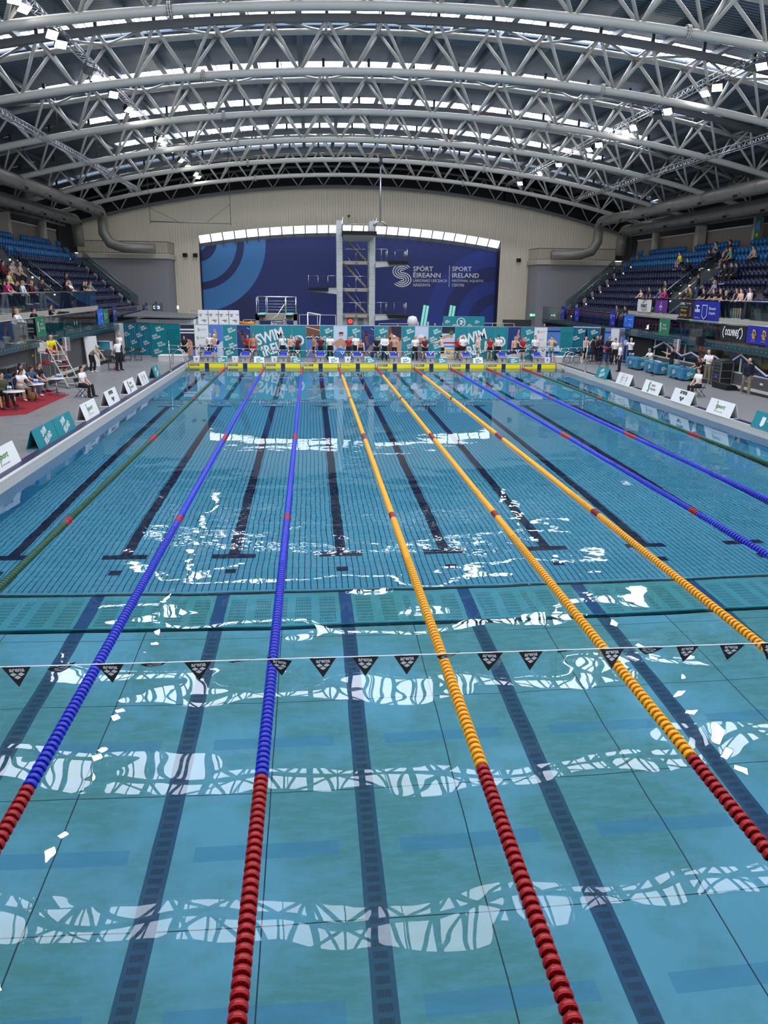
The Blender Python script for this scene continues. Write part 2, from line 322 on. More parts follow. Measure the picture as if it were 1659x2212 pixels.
def truss(y, wall=False):
    t = thing('roof_truss', '', 'truss', (0, y, 0))
    xs = [-26.3 + 52.6*i/46 for i in range(47)]
    ZB, ZT, HW = 14.27, 16.03, .9
    b = MB(); b.tube([(x, 0, arch(x, ZB)) for x in xs], .165, 'white_steel', 12); o = b.build('bottom_chord', t)
    for sx in (-8.8, 8.8):
        b = MB(); z = arch(sx, ZB); dx = .09; d = Vector((1, 0, -sx/R_ARCH)).normalized()
        for e in (-.035, .035): c = Vector((sx, 0, z))+d*e; b.cyl(c-d*.018, c+d*.018, .26, 'white_steel', 20)
        for q in range(12):
            a = 2*PI*q/12; p = Vector((sx, .22*math.cos(a), z+.22*math.sin(a))); b.cyl(p-d*.09, p+d*.09, .022, 'grey_steel', 6)
        b.build('bolted_flange', t)
    tx = [x for x in xs if abs(x) < 25.5]
    b = MB(); b.tube([(x, HW, arch(x, ZT)) for x in tx], .125, 'white_steel', 10); b.build('top_chord', t)
    b = MB()
    for i in range(len(tx)-1):
        x0, x1 = tx[i], tx[i+1]; z0, z1 = arch(x0, ZT), arch(x1, ZT); w_, h_ = .11, .15
        vs = [(x, -HW+a, z+c) for x, z in ((x0, z0), (x1, z1)) for a, c in ((-w_, -h_), (w_, -h_), (w_, h_), (-w_, h_))]
        b.add(vs, [(0,1,5,4),(1,2,6,5),(2,3,7,6),(3,0,4,7)], 'grey_steel')
    b.build('top_beam', t)
    # web: unit diagonals, re-used by scaling would distort the tubes, so each is its own little tube
    N = 22; L = 49.35; top = [-L/2 + L*i/(N-1) for i in range(N)]; P = top[1]-top[0]
    for i, x in enumerate(top):
        tz = arch(x, ZT)
        for sd in (-1, 1):
            xb = x+sd*P/2
            if abs(xb) > 26: continue
            bz = arch(xb, ZB)
            for e in (-1, 1):
                b = MB(); b.cyl((x+sd*.06, e*HW, tz-.1), (xb-sd*.09, e*.05, bz+.12), .068, 'white_steel', 8); b.build('diagonal_brace', t)
        b = MB(); b.cyl((x, -HW, tz), (x, HW, tz), .05, 'white_steel', 6)
        b.bx((x-.07, -HW-.06, tz+.14), (x+.07, -HW+.06, tz+.55), 'dark_steel'); b.build('cross_strut', t)
        if i < N-1:
            x2 = top[i+1]; e = 1 if i % 2 else -1
            b = MB(); b.cyl((x, e*HW, tz), (x2, -e*HW, arch(x2, ZT)), .055, 'white_steel', 8); b.build('lacing_brace', t)
    return t
T0 = truss(TRUSS_Y[2])
def copytree(root, loc, rz=0):
    kids = list(root.children); r = root.copy(); COL.objects.link(r); r.location = loc; r.rotation_euler = (0, 0, rz)
    for ch in kids:
        g = list(ch.children); c = ch.copy(); COL.objects.link(c); c.parent = r
        for q in g:
            d = q.copy(); COL.objects.link(d); d.parent = c
    return r
ORD = {0: 'second arched white roof truss overhead, seen only reflected in the water', 1: 'arched white roof truss just above the photo, seen only reflected in the water', 2: 'nearest arched white lattice roof truss, cut by the top of the photo', 3: 'second nearest arched white lattice roof truss, whole arch in view', 4: 'third nearest arched white lattice roof truss above the pool',
       5: 'fourth arched white lattice roof truss from the camera', 6: 'fifth arched white lattice roof truss from the camera, carrying the hanging camera pole', 7: 'farthest free arched white lattice roof truss in front of the end wall'}
for i, y in enumerate(TRUSS_Y):
    o = T0 if i == 2 else copytree(T0, (0, y, 0))
    o['label'] = ORD[i]; o['category'] = 'truss'; o['group'] = 'arched roof trusses'
def end_truss():
    t = thing('end_wall_truss', 'flat white arched lattice truss running along the top of the corrugated end wall', 'truss', (0, 75.6, 0))
    xs = [-26.3 + 52.6*i/46 for i in range(47)]
    b = MB(); b.tube([(x, 0, arch(x, 14.27)) for x in xs], .14, 'grey_steel', 8); b.build('bottom_chord', t)
    b = MB(); b.tube([(x, 0, arch(x, 16.0)) for x in xs], .12, 'grey_steel', 8); b.build('top_chord', t)
    for i in range(44):
        x0 = -25.3+i*1.175; x1 = x0+1.175; z0, z1 = (14.3, 15.95) if i % 2 else (15.95, 14.3)
        b = MB(); b.cyl((x0, 0, arch(x0, z0)), (x1, 0, arch(x1, z1)), .055, 'white_steel', 6); b.build('diagonal_brace', t)
end_truss()
# ---- end wall with its blue recess
def end_wall():
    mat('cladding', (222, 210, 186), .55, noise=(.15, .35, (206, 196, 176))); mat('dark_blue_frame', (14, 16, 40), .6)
    Y = 76.0
    def rec(x):   # soffit height of the recess opening
        return 10.85 - (x+.3)**2*.0056
    b = MB(); pit = .13; n = int(52/pit)
    for i in range(n):
        x0 = -26+i*pit; x1 = x0+pit; xm = (x0+x1)/2
        zt = arch(xm, 14.3); lo = [(DECK, zt)]
        if -14.85 < xm < 14.3: lo = [(rec(xm), zt)]
        dy = 0 if i % 2 else .09
        for a, c in lo: b.add([(x0, Y-dy, a), (x1, Y-dy, a), (x1, Y-dy, c), (x0, Y-dy, c), (x1, Y-.09+dy, a), (x1, Y-.09+dy, c)], [(0,1,2,3), (1,4,5,2)], 'cladding')
    struct(b.build('wall_end'))
    b = MB(); b.bx((-29, Y+.1, 8), (-14.95, Y+.3, 17), 'dark_wall'); b.bx((14.4, Y+.1, 8), (29, Y+.3, 17), 'dark_wall'); b.bx((-15, Y+.1, 11.4), (14.5, Y+.3, 17), 'dark_wall'); struct(b.build('wall_end_upper'))
    # soffit glazing between the cladding and the mural wall
    b = MB(); m = 26; mat('soffit_glass', (240, 244, 250), .5, emit=(236, 242, 255), es=2.2)
    xs = [-14.85+29.15*i/m for i in range(m+1)]
    for i in range(m):
        x0, x1 = xs[i], xs[i+1]
        b.quad([(x0, Y+.02, rec(x0)), (x1, Y+.02, rec(x1)), (x1, Y+1.0, rec(x1)-.62), (x0, Y+1.0, rec(x0)-.62)], 'soffit_glass')
        b.quad([(x0, Y+1.0, rec(x0)-.62), (x1, Y+1.0, rec(x1)-.62), (x1, Y+1.15, rec(x1)-.95), (x0, Y+1.15, rec(x0)-.95)], 'grey_steel')
    for x in xs:
        b.tube([(x, Y+.0, rec(x)), (x, Y+1.0, rec(x)-.66), (x, Y+1.05, rec(x)-1.15)], .06, 'grey_steel', 6)
    struct(b.build('window_20'))
    # mural
    g = NT('mural'); co, s = g.coords(); X, Z = s[0], s[2]
    def dist(cx, cz): return g.math('SQRT', g.math('ADD', g.math('POWER', g.math('SUBTRACT', X, cx), 2.0), g.math('POWER', g.math('SUBTRACT', Z, cz), 2.0)))
    c = srgb(13, 31, 94)
    d = dist(-15.2, 9.3); c1 = srgb(48, 110, 162); c2 = srgb(11, 29, 80)
    e = dist(-14.9, .4); c = g.mix(g.band(e, 4.0, 5.9), c, srgb(10, 24, 74)); c = g.mix(g.band(e, 1.2, 2.9), c, srgb(10, 24, 74))
    for lo, hi, cc in ((4.55, 6.6, c1), (3.85, 4.55, c2), (1.95, 3.85, c1), (1.0, 1.95, c2), (0, 1.0, c1)): c = g.mix(g.band(d, lo, hi), c, cc)
    e = dist(14.3, 2.0); c = g.mix(g.band(e, 5.3, 7.0), c, srgb(20, 44, 120)); c = g.mix(g.band(e, 3.9, 5.3), c, srgb(12, 28, 84)); c = g.mix(g.band(e, 0, 3.9), c, srgb(20, 44, 120)); c = g.mix(g.band(e, 1.6, 2.7), c, srgb(12, 28, 84))
    g.l(c, g.b.inputs['Base Color']); g.b.inputs['Roughness'].default_value = .5
    b = MB(); Ym = Y+1.15
    b.bx((-15.1, Ym, DECK), (14.6, Ym+.2, 10.3), 'mural'); M = facing((0, Ym-.012, 0), 0)
    # swirl emblem and lettering
    def T(x, z): return facing((x, Ym-.012, z), 0)
    swirl(b, T(4.75, 6.34), 2.1, 'offwhite', 1.38)
    for t, x, z, h, wd in (('SPÓRT', 5.86, 6.78, .56, 2.0), ('ÉIREANN', 5.88, 6.18, .56, 2.75), ('LÁRIONAD UISCEACH', 5.89, 5.75, .34, 3.4), ('NÁISIÚNTA', 5.9, 5.32, .34, 1.73),
                         ('SPORT', 9.79, 6.83, .44, 1.97), ('IRELAND', 9.81, 6.21, .44, 2.73), ('NATIONAL AQUATIC', 9.83, 5.76, .27, 3.2), ('CENTRE', 9.84, 5.36, .26, 1.22)):
        b.text(t, h, 'offwhite', T(x, z), .012 if h > .4 else 0, wd)
    b.bx((9.5, Ym-.012, 5.3), (9.54, Ym, 7.37), 'offwhite')
    o = struct(b.build('wall_mural'))
    # sides and bottom dark of the recess
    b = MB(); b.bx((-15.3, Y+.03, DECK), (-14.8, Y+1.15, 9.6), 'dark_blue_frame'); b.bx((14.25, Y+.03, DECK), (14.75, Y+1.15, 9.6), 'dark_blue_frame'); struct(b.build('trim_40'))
def swirl(b, M, h, mt, squash=1.0):
    """concentric S emblem made of four parallel strokes, height h"""
    s = h/10.7
    for o in (-1.35, -.45, .45, 1.35):
        pts = []
        R1 = 2.0
        for k in range(25):        # top bowl, from the upper right over the left to the middle
            a = math.radians(35 + (270-35)*k/24); r = R1 - o; pts.append((r*math.cos(a)*squash, R1-.0 + r*math.sin(a)))
        for k in range(1, 25):
            a = math.radians(90 - (90+145)*k/24); r = R1 + o; pts.append((r*math.cos(a)*squash, -R1 + r*math.sin(a)))
        b.strip([(x*s, y*s) for x, y in pts], .48*s, mt, M)
end_wall()
# near-end wall behind the camera gallery: a glazed wall lets daylight in (built as frame only)
def near_end():
    b = MB()
    b.bx((-29, -14.3, -.3), (29, -14, 3.2), 'offwhite')
    for i in range(13): b.bx((-27.1+i*4.5, -14.3, 3.2), (-26.9+i*4.5, -14.1, 16.5), 'white_steel')
    struct(b.build('wall_near'))
near_end()
# ================================================================ STANDS, GALLERIES, SIDE WALLS
def glass_mat():
    g = NT('glass'); g.t.nodes.remove(g.b)
    tr = g.n('ShaderNodeBsdfTransparent'); tr.inputs[0].default_value = (.80, .88, .88, 1); gl = g.n('ShaderNodeBsdfGlossy'); gl.inputs['Roughness'].default_value = .02
    lw = g.n('ShaderNodeLayerWeight'); lw.inputs[0].default_value = .5; mx = g.n('ShaderNodeMixShader'); g.l(g.math('ADD', .03, g.math('MULTIPLY', g.math('POWER', lw.outputs['Facing'], 5.0), .8)), mx.inputs[0]); g.l(tr.outputs[0], mx.inputs[1]); g.l(gl.outputs[0], mx.inputs[2]); g.l(mx.outputs[0], g.out.inputs[0])
    g = NT('brick_grey'); co, s = g.coords(); br = g.n('ShaderNodeTexBrick'); br.inputs['Scale'].default_value = 1; br.inputs['Brick Width'].default_value = .44; br.inputs['Row Height'].default_value = .215; br.inputs['Mortar Size'].default_value = .006
    cb = g.n('ShaderNodeCombineXYZ'); g.l(g.math('ADD', s[0], s[1]), cb.inputs[0]); g.l(s[2], cb.inputs[1]); g.l(cb.outputs[0], br.inputs['Vector'])
    br.inputs['Color1'].default_value = srgb(86, 84, 86); br.inputs['Color2'].default_value = srgb(80, 79, 82); br.inputs['Mortar'].default_value = srgb(70, 70, 72); g.l(br.outputs[0], g.b.inputs['Base Color']); g.b.inputs['Roughness'].default_value = .7
    g = NT('panel_wall'); co, s = g.coords(); f = g.math('FRACT', g.math('DIVIDE', s[1], .62))
    g.l(g.mix(g.math('GREATER_THAN', f, .965), srgb(150, 138, 124), srgb(84, 78, 72)), g.b.inputs['Base Color'])
glass_mat()
mat('concrete', (92, 90, 90), .85, noise=(.8, .3, (78, 76, 76))); mat('fascia', (176, 168, 154), .6); mat('plaster', (132, 130, 132), .8); mat('seat_light_blue', (22, 92, 146), .35); mat('seat_navy', (14, 24, 62), .35); mat('seat_red', (112, 44, 44), .5)
mat('duct', (126, 122, 114), .38, .25); mat('steplight', (255, 246, 220), .5, emit=(255, 240, 200), es=9.0); mat('blue_panel', (18, 44, 140), .6)
def seat_mesh(mt):
    b = MB(); prof = [(-.02, .0), (.02, .12), (.035, .28), (.02, .42)]      # back shell, facing -x (towards the pool)
    w_ = .225; rows = []
    for dx, dz in prof:
        ww = w_*(1 if dz < .3 else .9); rows.append([(dx+.02*abs(t)**2, t*ww, dz) for t in (-1, -.5, 0, .5, 1)])
    vs = [p for r in rows for p in r]; k = len(vs); vs += [(x+.035, y, z) for x, y, z in vs]; fs = []
    for i in range(3):
        for j in range(4): a = i*5+j; fs += [(a, a+5, a+6, a+1), (k+a, k+a+1, k+a+6, k+a+5)]
    for i in range(3): fs += [(i*5, k+i*5, k+i*5+5, i*5+5), (i*5+4, i*5+9, k+i*5+9, k+i*5+4)]
    for j in range(4): fs += [(15+j, k+15+j, k+16+j, 16+j), (j, j+1, k+j+1, k+j)]
    b.add(vs, fs, mt, True)
    b.add([(-.09, -.2, .03), (-.04, -.2, .0), (-.04, .2, .0), (-.09, .2, .03), (-.12, -.19, .30), (-.05, -.19, .33), (-.05, .19, .33), (-.12, .19, .30)], [(0,3,2,1),(4,5,6,7),(0,1,5,4),(1,2,6,5),(2,3,7,6),(3,0,4,7)], mt, True)
    b.bx((-.07, -.03, -.36), (.02, .03, .06), 'dark_steel'); b.bx((-.04, -.2, -.06), (.0, .2, -.02), 'dark_steel')
    return b
def row_x(r): return 25.75-.65*r
def row_floor(r): return 7.85-.545*r
def stands():
    for sd, nm in ((-1, 'left'), (1, 'right')):
        X = lambda a: sd*a
        b = MB()                                    # stepped terrace
        for r in range(0, 11):
            x0 = row_x(r)-.5; x1 = 27.0 if r == 0 else row_x(r-1)-.5
            if r < 8:
                b.bx((X(x0), -13.9, row_floor(r)-.6), (X(x1), 72.4, row_floor(r)), 'concrete')
            else: b.bx((X(x0), 54.9, 1.8), (X(x1), 72.4, row_floor(r)), 'concrete')
        b.bx((X(19.2), -13.9, 3.45), (X(20.9), 54.7, 3.7), 'concrete'); struct(b.build('floor_upper_'+nm))
        b = MB(); b.bx((X(19.15), -13.9, 3.42), (X(19.2), 54.75, 3.76), 'fascia'); b.bx((X(19.15), 54.7, 3.42), (X(20.4), 54.78, 3.76), 'fascia'); struct(b.build('trim_41' if sd < 0 else 'trim_42'))
        b = MB(); b.bx((X(17.95), -13.9, 2.2), (X(20.9), 73, 2.42), 'concrete'); struct(b.build('floor_lower_gallery_'+nm)); b = MB(); b.bx((X(18.3), -13.9, DECK), (X(18.6), 73, 2.2), 'brick_grey') if sd < 0 else (b.bx((18.3, -13.9, DECK), (18.6, 48.0, 1.05), 'brick_grey'), b.bx((18.25, -13.9, 2.12), (18.6, 48, 2.2), 'offwhite'), b.bx((18.3, 48.0, DECK), (18.6, 73, 2.2), 'dark_wall'))
        b.bx((X(20.85), -13.9, 2.4), (X(21), 54.7, 3.6), 'dark_wall')
        struct(b.build('wall_'+nm))
        b = MB(); b.bx((X(17.6), -13.9, DECK), (X(18.3), 72, DECK+.02), 'black') ; b.bx((X(18.15), -13.9, DECK+.02), (X(18.3), 72, DECK+.14), 'offwhite'); struct(b.build('baseboard_'+nm))
        b = MB(); b.bx((X(26.95), -13.9, 7.2), (X(27.1), 73, 9.75), 'panel_wall'); b.bx((X(26.9), -13.9, 9.7), (X(27.1), 73, 9.8), 'offwhite'); b.bx((X(27.6), -13.9, 7), (X(27.8), 76, 13.2), 'dark_wall'); struct(b.build('wall_%s_upper' % nm))
        # upper platform balustrade
        def balustrade(x, y0, y1, z0, h, name, lab, grp, step=2.0, endw=None):
            t = thing(name, lab, 'balustrade', (X(x), y0, z0), 0, grp); L = y1-y0; n = int(L/step)
            for k in range(n):
                b = MB(); b.bx((-.008, k*L/n+.012, .02), (.008, (k+1)*L/n-.012, h-.05), 'glass'); b.build('glass_panel', t)
            b = MB(); b.tube([(0, 0, h), (0, L, h)], .028, 'alu', 8); b.build('handrail', t)
            return t
        sdn = 'left' if sd < 0 else 'right'
        balustrade(19.22, 34.0, 54.7, 3.74, 1.0, 'glass_balustrade', 'glass balustrade along the upper spectator platform on the %s' % sdn, None)
        t = balustrade(17.92, 24.0, 73.0, 2.3, 1.3, 'glass_balustrade', 'long glass balustrade of the lower gallery on the %s, with a row of bolts' % sdn, None)
        b = MB(); b.bx((X(.0)-.02, 0, -.12), (X(.0)+.02, 49, .16), 'dark_teal_glass')
        for k in range(120): b.lathe([(0, -.03), (.024, -.03), (.024, 0), (0, 0)], 'alu', 6, M=Matrix.Translation((-sd*.03, .4+k*.405, .07)) @ Matrix.Rotation(PI/2, 4, 'Y'))
        b.build('bolt_channel', t)
        # stair flights with sloping handrails
        for i, (ya, top) in enumerate(((50.6, 23.9), (53.3, 23.9), (70.2, 23.9), (72.1, 24.6))):
            lab = {0: 'nearer sloping stair railing with cream stringer in the middle of the %s stand', 1: 'farther sloping stair railing in the middle of the %s stand', 2: 'sloping stair railing at the far end of the %s stand, beside the last seats', 3: 'sloping stair railing at the far end of the %s stand, beside the white wall'}[i] % sdn
            t = thing('stair_railing', lab, 'railing', (X(20.3), ya, 0)); sl = .838
            zf = lambda x: 7.85-sl*(25.6-x)
            x0 = 20.3 if i != 3 else 20.0
            b = MB(); b.tube([(X(x0-20.3), 0, zf(x0)+.98), (X(top-20.3), 0, zf(top)+1.02)], .03, 'alu', 8); b.build('handrail', t)
            if i in (0, 2):
                b = MB(); b.prism([(x0-20.3, zf(x0)-.5), (top-20.3, zf(top)-.5), (top-20.3, zf(top)+.3), (x0-20.3, zf(x0)+.3)], .12, 'fascia', M=Matrix.Scale(sd, 4, (1,0,0)) @ Matrix.Rotation(PI/2, 4, 'X')); b.build('stringer', t)
            b = MB(); b.prism([(x0-20.3, zf(x0)+.3), (top-20.3, zf(top)+.3), (top-20.3, zf(top)+.95), (x0-20.3, zf(x0)+.95)], .012, 'glass', M=Matrix.Scale(sd, 4, (1,0,0)) @ Matrix.Rotation(PI/2, 4, 'X')); b.build('glass_panel', t)
        # step lights in the aisles
        for ya, rows in ((68.2, range(1, 10)), (52.6, range(2, 8))):
            for r in rows:
                b = MB(); b.box((0, 0, 0), (.06, .1, .07), 'steplight'); o = b.build('step_light', None, (X(row_x(r)-.53), ya, row_floor(r)-.08)); tag(o, 'small glowing step light in the %s aisle of the %s stand' % ('far' if ya > 60 else 'middle', sdn), 'step light', 'step lights in the stands')
                for yy in ((67.6, 68.7) if ya > 60 else (51.0, 53.0)): pass
        # vomitory wall (blue triangle) under the stair
        b = MB(); b.prism([(19.6, 3.7), (23.9, 3.7), (23.9, 6.2), (20.4, 3.75)], .1, 'blue_panel', M=Matrix.Translation((0, 50.45, 0)) @ Matrix.Scale(sd, 4, (1,0,0)) @ Matrix.Rotation(PI/2, 4, 'X')); struct(b.build('wall_vomitory_'+nm))
        # end gallery block (white wall with railed deck)
        b = MB(); b.bx((X(17.2), 72.4, .3), (X(26.9), 75.9, 7.45), 'plaster'); struct(b.build('wall_gallery_'+nm))
        b = MB(); b.bx((X(17.0), 72.2, 7.45), (X(26.9), 75.9, 7.8), 'fascia'); struct(b.build('floor_gallery_'+nm))
        t = thing('gallery_railing', 'thin barred metal railing on top of the white gallery wall at the %s back' % sdn, 'railing', (X(17.1), 72.3, 7.8))
        b = MB(); b.tube([(0, 3.5, 1.1), (0, 0, 1.1), (X(8.2), 0, 1.1)], .03, 'dark_steel', 6); b.tube([(0, 3.5, .12), (0, 0, .12), (X(8.2), 0, .12)], .02, 'dark_steel', 6); b.build('handrail', t)
        b = MB()
        for k in range(69): b.cyl((X(k*.12), 0, .1), (X(k*.12), 0, 1.1), .011, 'dark_steel', 4)
        for k in range(12): b.cyl((0, .3*k, .1), (0, .3*k, 1.1), .011, 'dark_steel', 4)
        b.build('bars', t)
        # columns
        for k, y in enumerate([26.8, 35.0, 43.2, 51.4, 59.6, 67.8]):
            b = MB(); b.cyl((0, 0, 0), (0, 0, 10.15-6.9), .34, 'fascia', 20) if k % 2 else b.bx((-.32, -.32, 0), (.32, .32, 3.25), 'fascia')
            o = b.build('column', None, (X(26.45), y, 6.9)); tag(o, '%s cream column behind the top seats of the %s stand, %s' % ('round' if k % 2 else 'square', sdn, ['outside the photo', 'outside the photo, next', 'third', 'nearest in the photo', 'middle of the three in the photo', 'farthest from the camera'][k]), 'column', 'columns behind the %s stand' % sdn)
        # longitudinal edge truss carried by the columns
        t = thing('edge_truss', 'long low white lattice truss resting on the columns behind the %s stand' % sdn, 'truss', (X(26.4), 20, 10.25))
        b = MB(); b.cyl((0, 0, 0), (0, 54, 0), .09, 'grey_steel', 8); b.build('bottom_chord', t); b = MB(); b.cyl((0, 0, 1.05), (0, 54, 1.05), .09, 'grey_steel', 8); b.build('top_chord', t)
        for k in range(36):
            y = k*1.5; b = MB(); b.cyl((0, y, 0), (0, y+.75, 1.05), .035, 'grey_steel', 6); b.cyl((0, y+.75, 1.05), (0, y+1.5, 0), .035, 'grey_steel', 6); b.build('web_brace', t)
        # ventilation ducts
        for x, z, yt, lab in ((22.4, 11.25, 71.6, 'upper'), (24.3, 10.45, 70.6, 'lower')):
            t = thing('ventilation_duct', 'fat grey round %s ventilation duct above the %s stand, bending down at its far end' % (lab, sdn), 'duct', (X(x), 24, z)); r = .44
            pts = [(0, 0, 0), (0, yt-25.2, 0)] + [(0, yt-25.2+1.0*math.sin(a), -1.0+1.0*math.cos(a)) for a in [PI/2*k/6 for k in range(1, 7)]]
            L = yt-24.2; zb = 8.3-z
            if lab == 'upper': pts += [(0, L, zb+1.2), (X(-.5), L, zb+.35), (X(-1.6), L-.0, zb+.0), (X(-4.3), L, zb-.05)]
            else: pts += [(0, L, zb)]
            b = MB(); b.tube(pts, r, 'duct', 20); b.build('duct_body', t)
            for k in range(10):
                y = 2.0+k*4.6
                if y > L-1.5: break
                b = MB(); b.cyl((0, y-.03, 0), (0, y+.03, 0), r+.022, 'duct', 20); b.cyl((0, y+.22, 0), (0, y+.26, 0), r+.018, 'duct', 20); b.build('joint_ring', t)
                b = MB(); b.box((X(-.36), y+2.1, -.3), (.3, .6, .26), 'duct'); b.box((X(-.52), y+2.1, -.34), (.04, .5, .16), 'black'); b.build('air_nozzle', t)
stands_todo = stands
mat('dark_teal_glass', (20, 62, 72), .2)
stands()
def seats():
    me = {k: seat_mesh(k) for k in ('seat_light_blue', 'seat_navy', 'seat_red')}
    mesh = {k: v.mesh(k) for k, v in me.items()}
    spots = {'seat_light_blue': [], 'seat_navy': []}
    pl = random.Random(3)
    for sd in (-1, 1):
        for r in range(0, 11):
            ys = []
            y = 40.0 if r < 8 else 55.3
            while y < 71.6:
                aisle = (50.3 < y < 53.6 and r > 1) or (67.5 < y < 68.85) or (41.6 < y < 42.9) or y > 69.9
                if r == 0: aisle = aisle or any(abs(y-c) < .75 for c in (43.2, 51.4, 59.6, 67.8))
                if not aisle: ys.append(y)
                y += .5
            for y in ys: spots['seat_light_blue' if r < 3 else 'seat_navy'].append((sd, r, y))
    ordinal = ['top', 'second', 'third', 'fourth', 'fifth', 'sixth', 'seventh', 'eighth', 'ninth', 'tenth', 'eleventh']
    allL = [(k, sd, row_x(r), y, row_floor(r)+.42, r) for k, L in spots.items() for sd, r, y in L]
    for sd in (-1, 1):
        for r, (x, z) in enumerate(((19.6, 2.95), (20.2, 3.15))):
            y = 33.0
            while y < 70:
                if not (sd < 0 and y < 38) and not (47 < y < 48.2): allL.append(('seat_red', sd, x, y, z, r))
                y += .55
    allL.sort(key=lambda s: (s[1]*s[2]+4.4)**2+(s[3]+2.4)**2)
    for i, (k, sd, x, y, z, r) in enumerate(allL[:300]):
        o = link('stadium_seat', mesh[k], None, (sd*x, y, z), 0 if sd > 0 else PI)
        col = {'seat_light_blue': 'light blue', 'seat_navy': 'navy', 'seat_red': 'dark red'}[k]; side = 'left' if sd < 0 else 'right'
        if k == 'seat_red': tag(o, 'dark red plastic seat in the %s row behind the lower %s gallery glass' % (('front', 'back')[r], side), 'seat', 'dark red seats of the lower %s gallery, %s row' % (side, ('front', 'back')[r]))
        else: tag(o, '%s plastic tip-up seat in the %s row from the top of the %s stand' % (col, ordinal[r], side), 'seat', '%s seats in row %d of the %s stand' % (col, r+1, side))
    b = MB()
    for k, sd, x, y, z, r in allL[300:]: b.add(me[k].v, me[k].f, k, True, Matrix.Translation((sd*x, y, z)) @ Matrix.Rotation(0 if sd > 0 else PI, 4, 'Z'))
    tag(b.build('stadium_seats'), 'remaining blue and dark red plastic seats in rows towards the far ends of both stands', 'seats', kind='stuff')
seats()
NTH = 'first second third fourth fifth sixth seventh eighth ninth tenth eleventh twelfth thirteenth fourteenth fifteenth sixteenth seventeenth eighteenth nineteenth twentieth'.split()
def lights():
    mat('lamp_lens', (255, 255, 255), .4, emit=(255, 250, 244), es=FLOOD_E)
    def rig(name, lab, x, z, y0, y1, lamps):
        t = thing(name, lab, 'lighting truss', (x, y0, z)); L = y1-y0; s = .17
        for k, (a, c) in enumerate(((-s, 0), (s, 0), (0, .3))):
            b = MB(); b.cyl((a, 0, c), (a, L, c), .025, 'alu', 6); b.build('truss_tube', t)
        b = MB(); n = int(L/.5)
        for i in range(n):
            y = i*.5
            b.cyl((-s, y, 0), (0, y+.25, .3), .012, 'alu', 4); b.cyl((0, y+.25, .3), (s, y+.5, 0), .012, 'alu', 4); b.cyl((-s, y, 0), (s, y+.5, 0), .012, 'alu', 4); b.cyl((s, y, 0), (0, y+.25, .3), .012, 'alu', 4)
        b.build('truss_lacing', t)
        b = MB()
        for i in range(int(L/8)): b.cyl((0, 3+i*8, .3), (0, 3+i*8, 2.6), .01, 'dark_steel', 4)
        b.build('hanging_wires', t)
        b = MB(); b.bx((-.3, 27.5-y0-1.2 if y0 < 26 else .3, .4), (.3, 27.5-y0-.4 if y0 < 26 else 1.1, .9), 'grey_steel'); b.build('junction_box', t)
        return t
    rig('lighting_truss', 'floodlight truss hanging under the roof on the left', -13.6, 14.2, 4, 72, 1)
    rig('lighting_truss', 'floodlight truss hanging under the roof on the right', 13.6, 14.2, 4, 72, 1)
    rig('lighting_truss', 'thin bare aluminium truss low over the left stand edge', -17.9, 12.35, 18, 66, 0)
    rig('lighting_truss', 'thin bare aluminium truss low over the right stand edge', 17.9, 12.35, 18, 66, 0)
    def lamp(on, name='floodlight'):
        t = link(name, None)
        b = MB(); b.add([(-.2, -.11, -.16), (.2, -.11, -.16), (.2, -.11, .16), (-.2, -.11, .16), (-.14, .13, -.1), (.14, .13, -.1), (.14, .13, .12), (-.14, .13, .12)], [(0,3,2,1)[::-1], (4,5,6,7), (0,1,5,4), (1,2,6,5), (2,3,7,6), (3,0,4,7)], 'black_plastic'); b.build('housing', t)
        b = MB(); b.quad([(-.18, -.115, -.14), (.18, -.115, -.14), (.18, -.115, .14), (-.18, -.115, .14)], 'lamp_lens' if on else 'grey_steel'); b.build('lens', t)
        b = MB(); b.tube([(-.23, 0, 0), (-.23, 0, .26), (.23, 0, .26), (.23, 0, 0)], .014, 'black_plastic', 5); b.build('bracket', t)
        return t
    on = lamp(True); off = lamp(False)
    Ls = [12.0, 15.0, 20.3, 21.6, 25.2, 26.2, 27.0, 29.8, 30.9, 34.6, 35.8, 38.9, 42.0, 43.0, 47.6, 50.6, 51.8, 54.4, 58.7, 60.2, 61.8, 66.0, 67.6]
    Rs = [12.0, 15.0, 20.4, 21.4, 22.9, 24.0, 25.2, 26.4, 28.3, 29.3, 30.1, 33.6, 34.6, 38.4, 39.6, 42.6, 43.8, 48.0, 49.6, 54.2, 56.0, 60.6, 62.0, 66.6]
    first = {True: True, False: True}
    for sd, ys in ((-1, Ls), (1, Rs)):
        for i, y in enumerate(ys):
            lit = i % 5 != 4; src = on if lit else off
            if first[lit]: o = src; first[lit] = False
            else: o = copytree(src, (0,0,0))
            o.location = (sd*(13.6-.1), y, 13.86); o.rotation_euler = (math.radians(42 if i % 2 else 54), 0, math.radians(-62 + (i % 3)*14))
            if sd < 0: o.rotation_euler.z = math.radians(62 - (i % 3)*14)
            o.scale = (1.12,)*3
            cn = (sum(1 for q in range(i+1) if (q % 5 != 4) == lit))
            tag(o, '%s floodlight, %s from the near end of the %s lighting truss' % ('lit white' if lit else 'dark unlit', NTH[cn-1], 'left' if sd < 0 else 'right'), 'floodlight', '%s floodlights on the %s truss' % ('lit' if lit else 'unlit', 'left' if sd < 0 else 'right'))
lights()
ORDS = ['first', 'second', 'third', 'fourth', 'fifth', 'sixth', 'seventh', 'eighth', 'ninth', 'tenth']
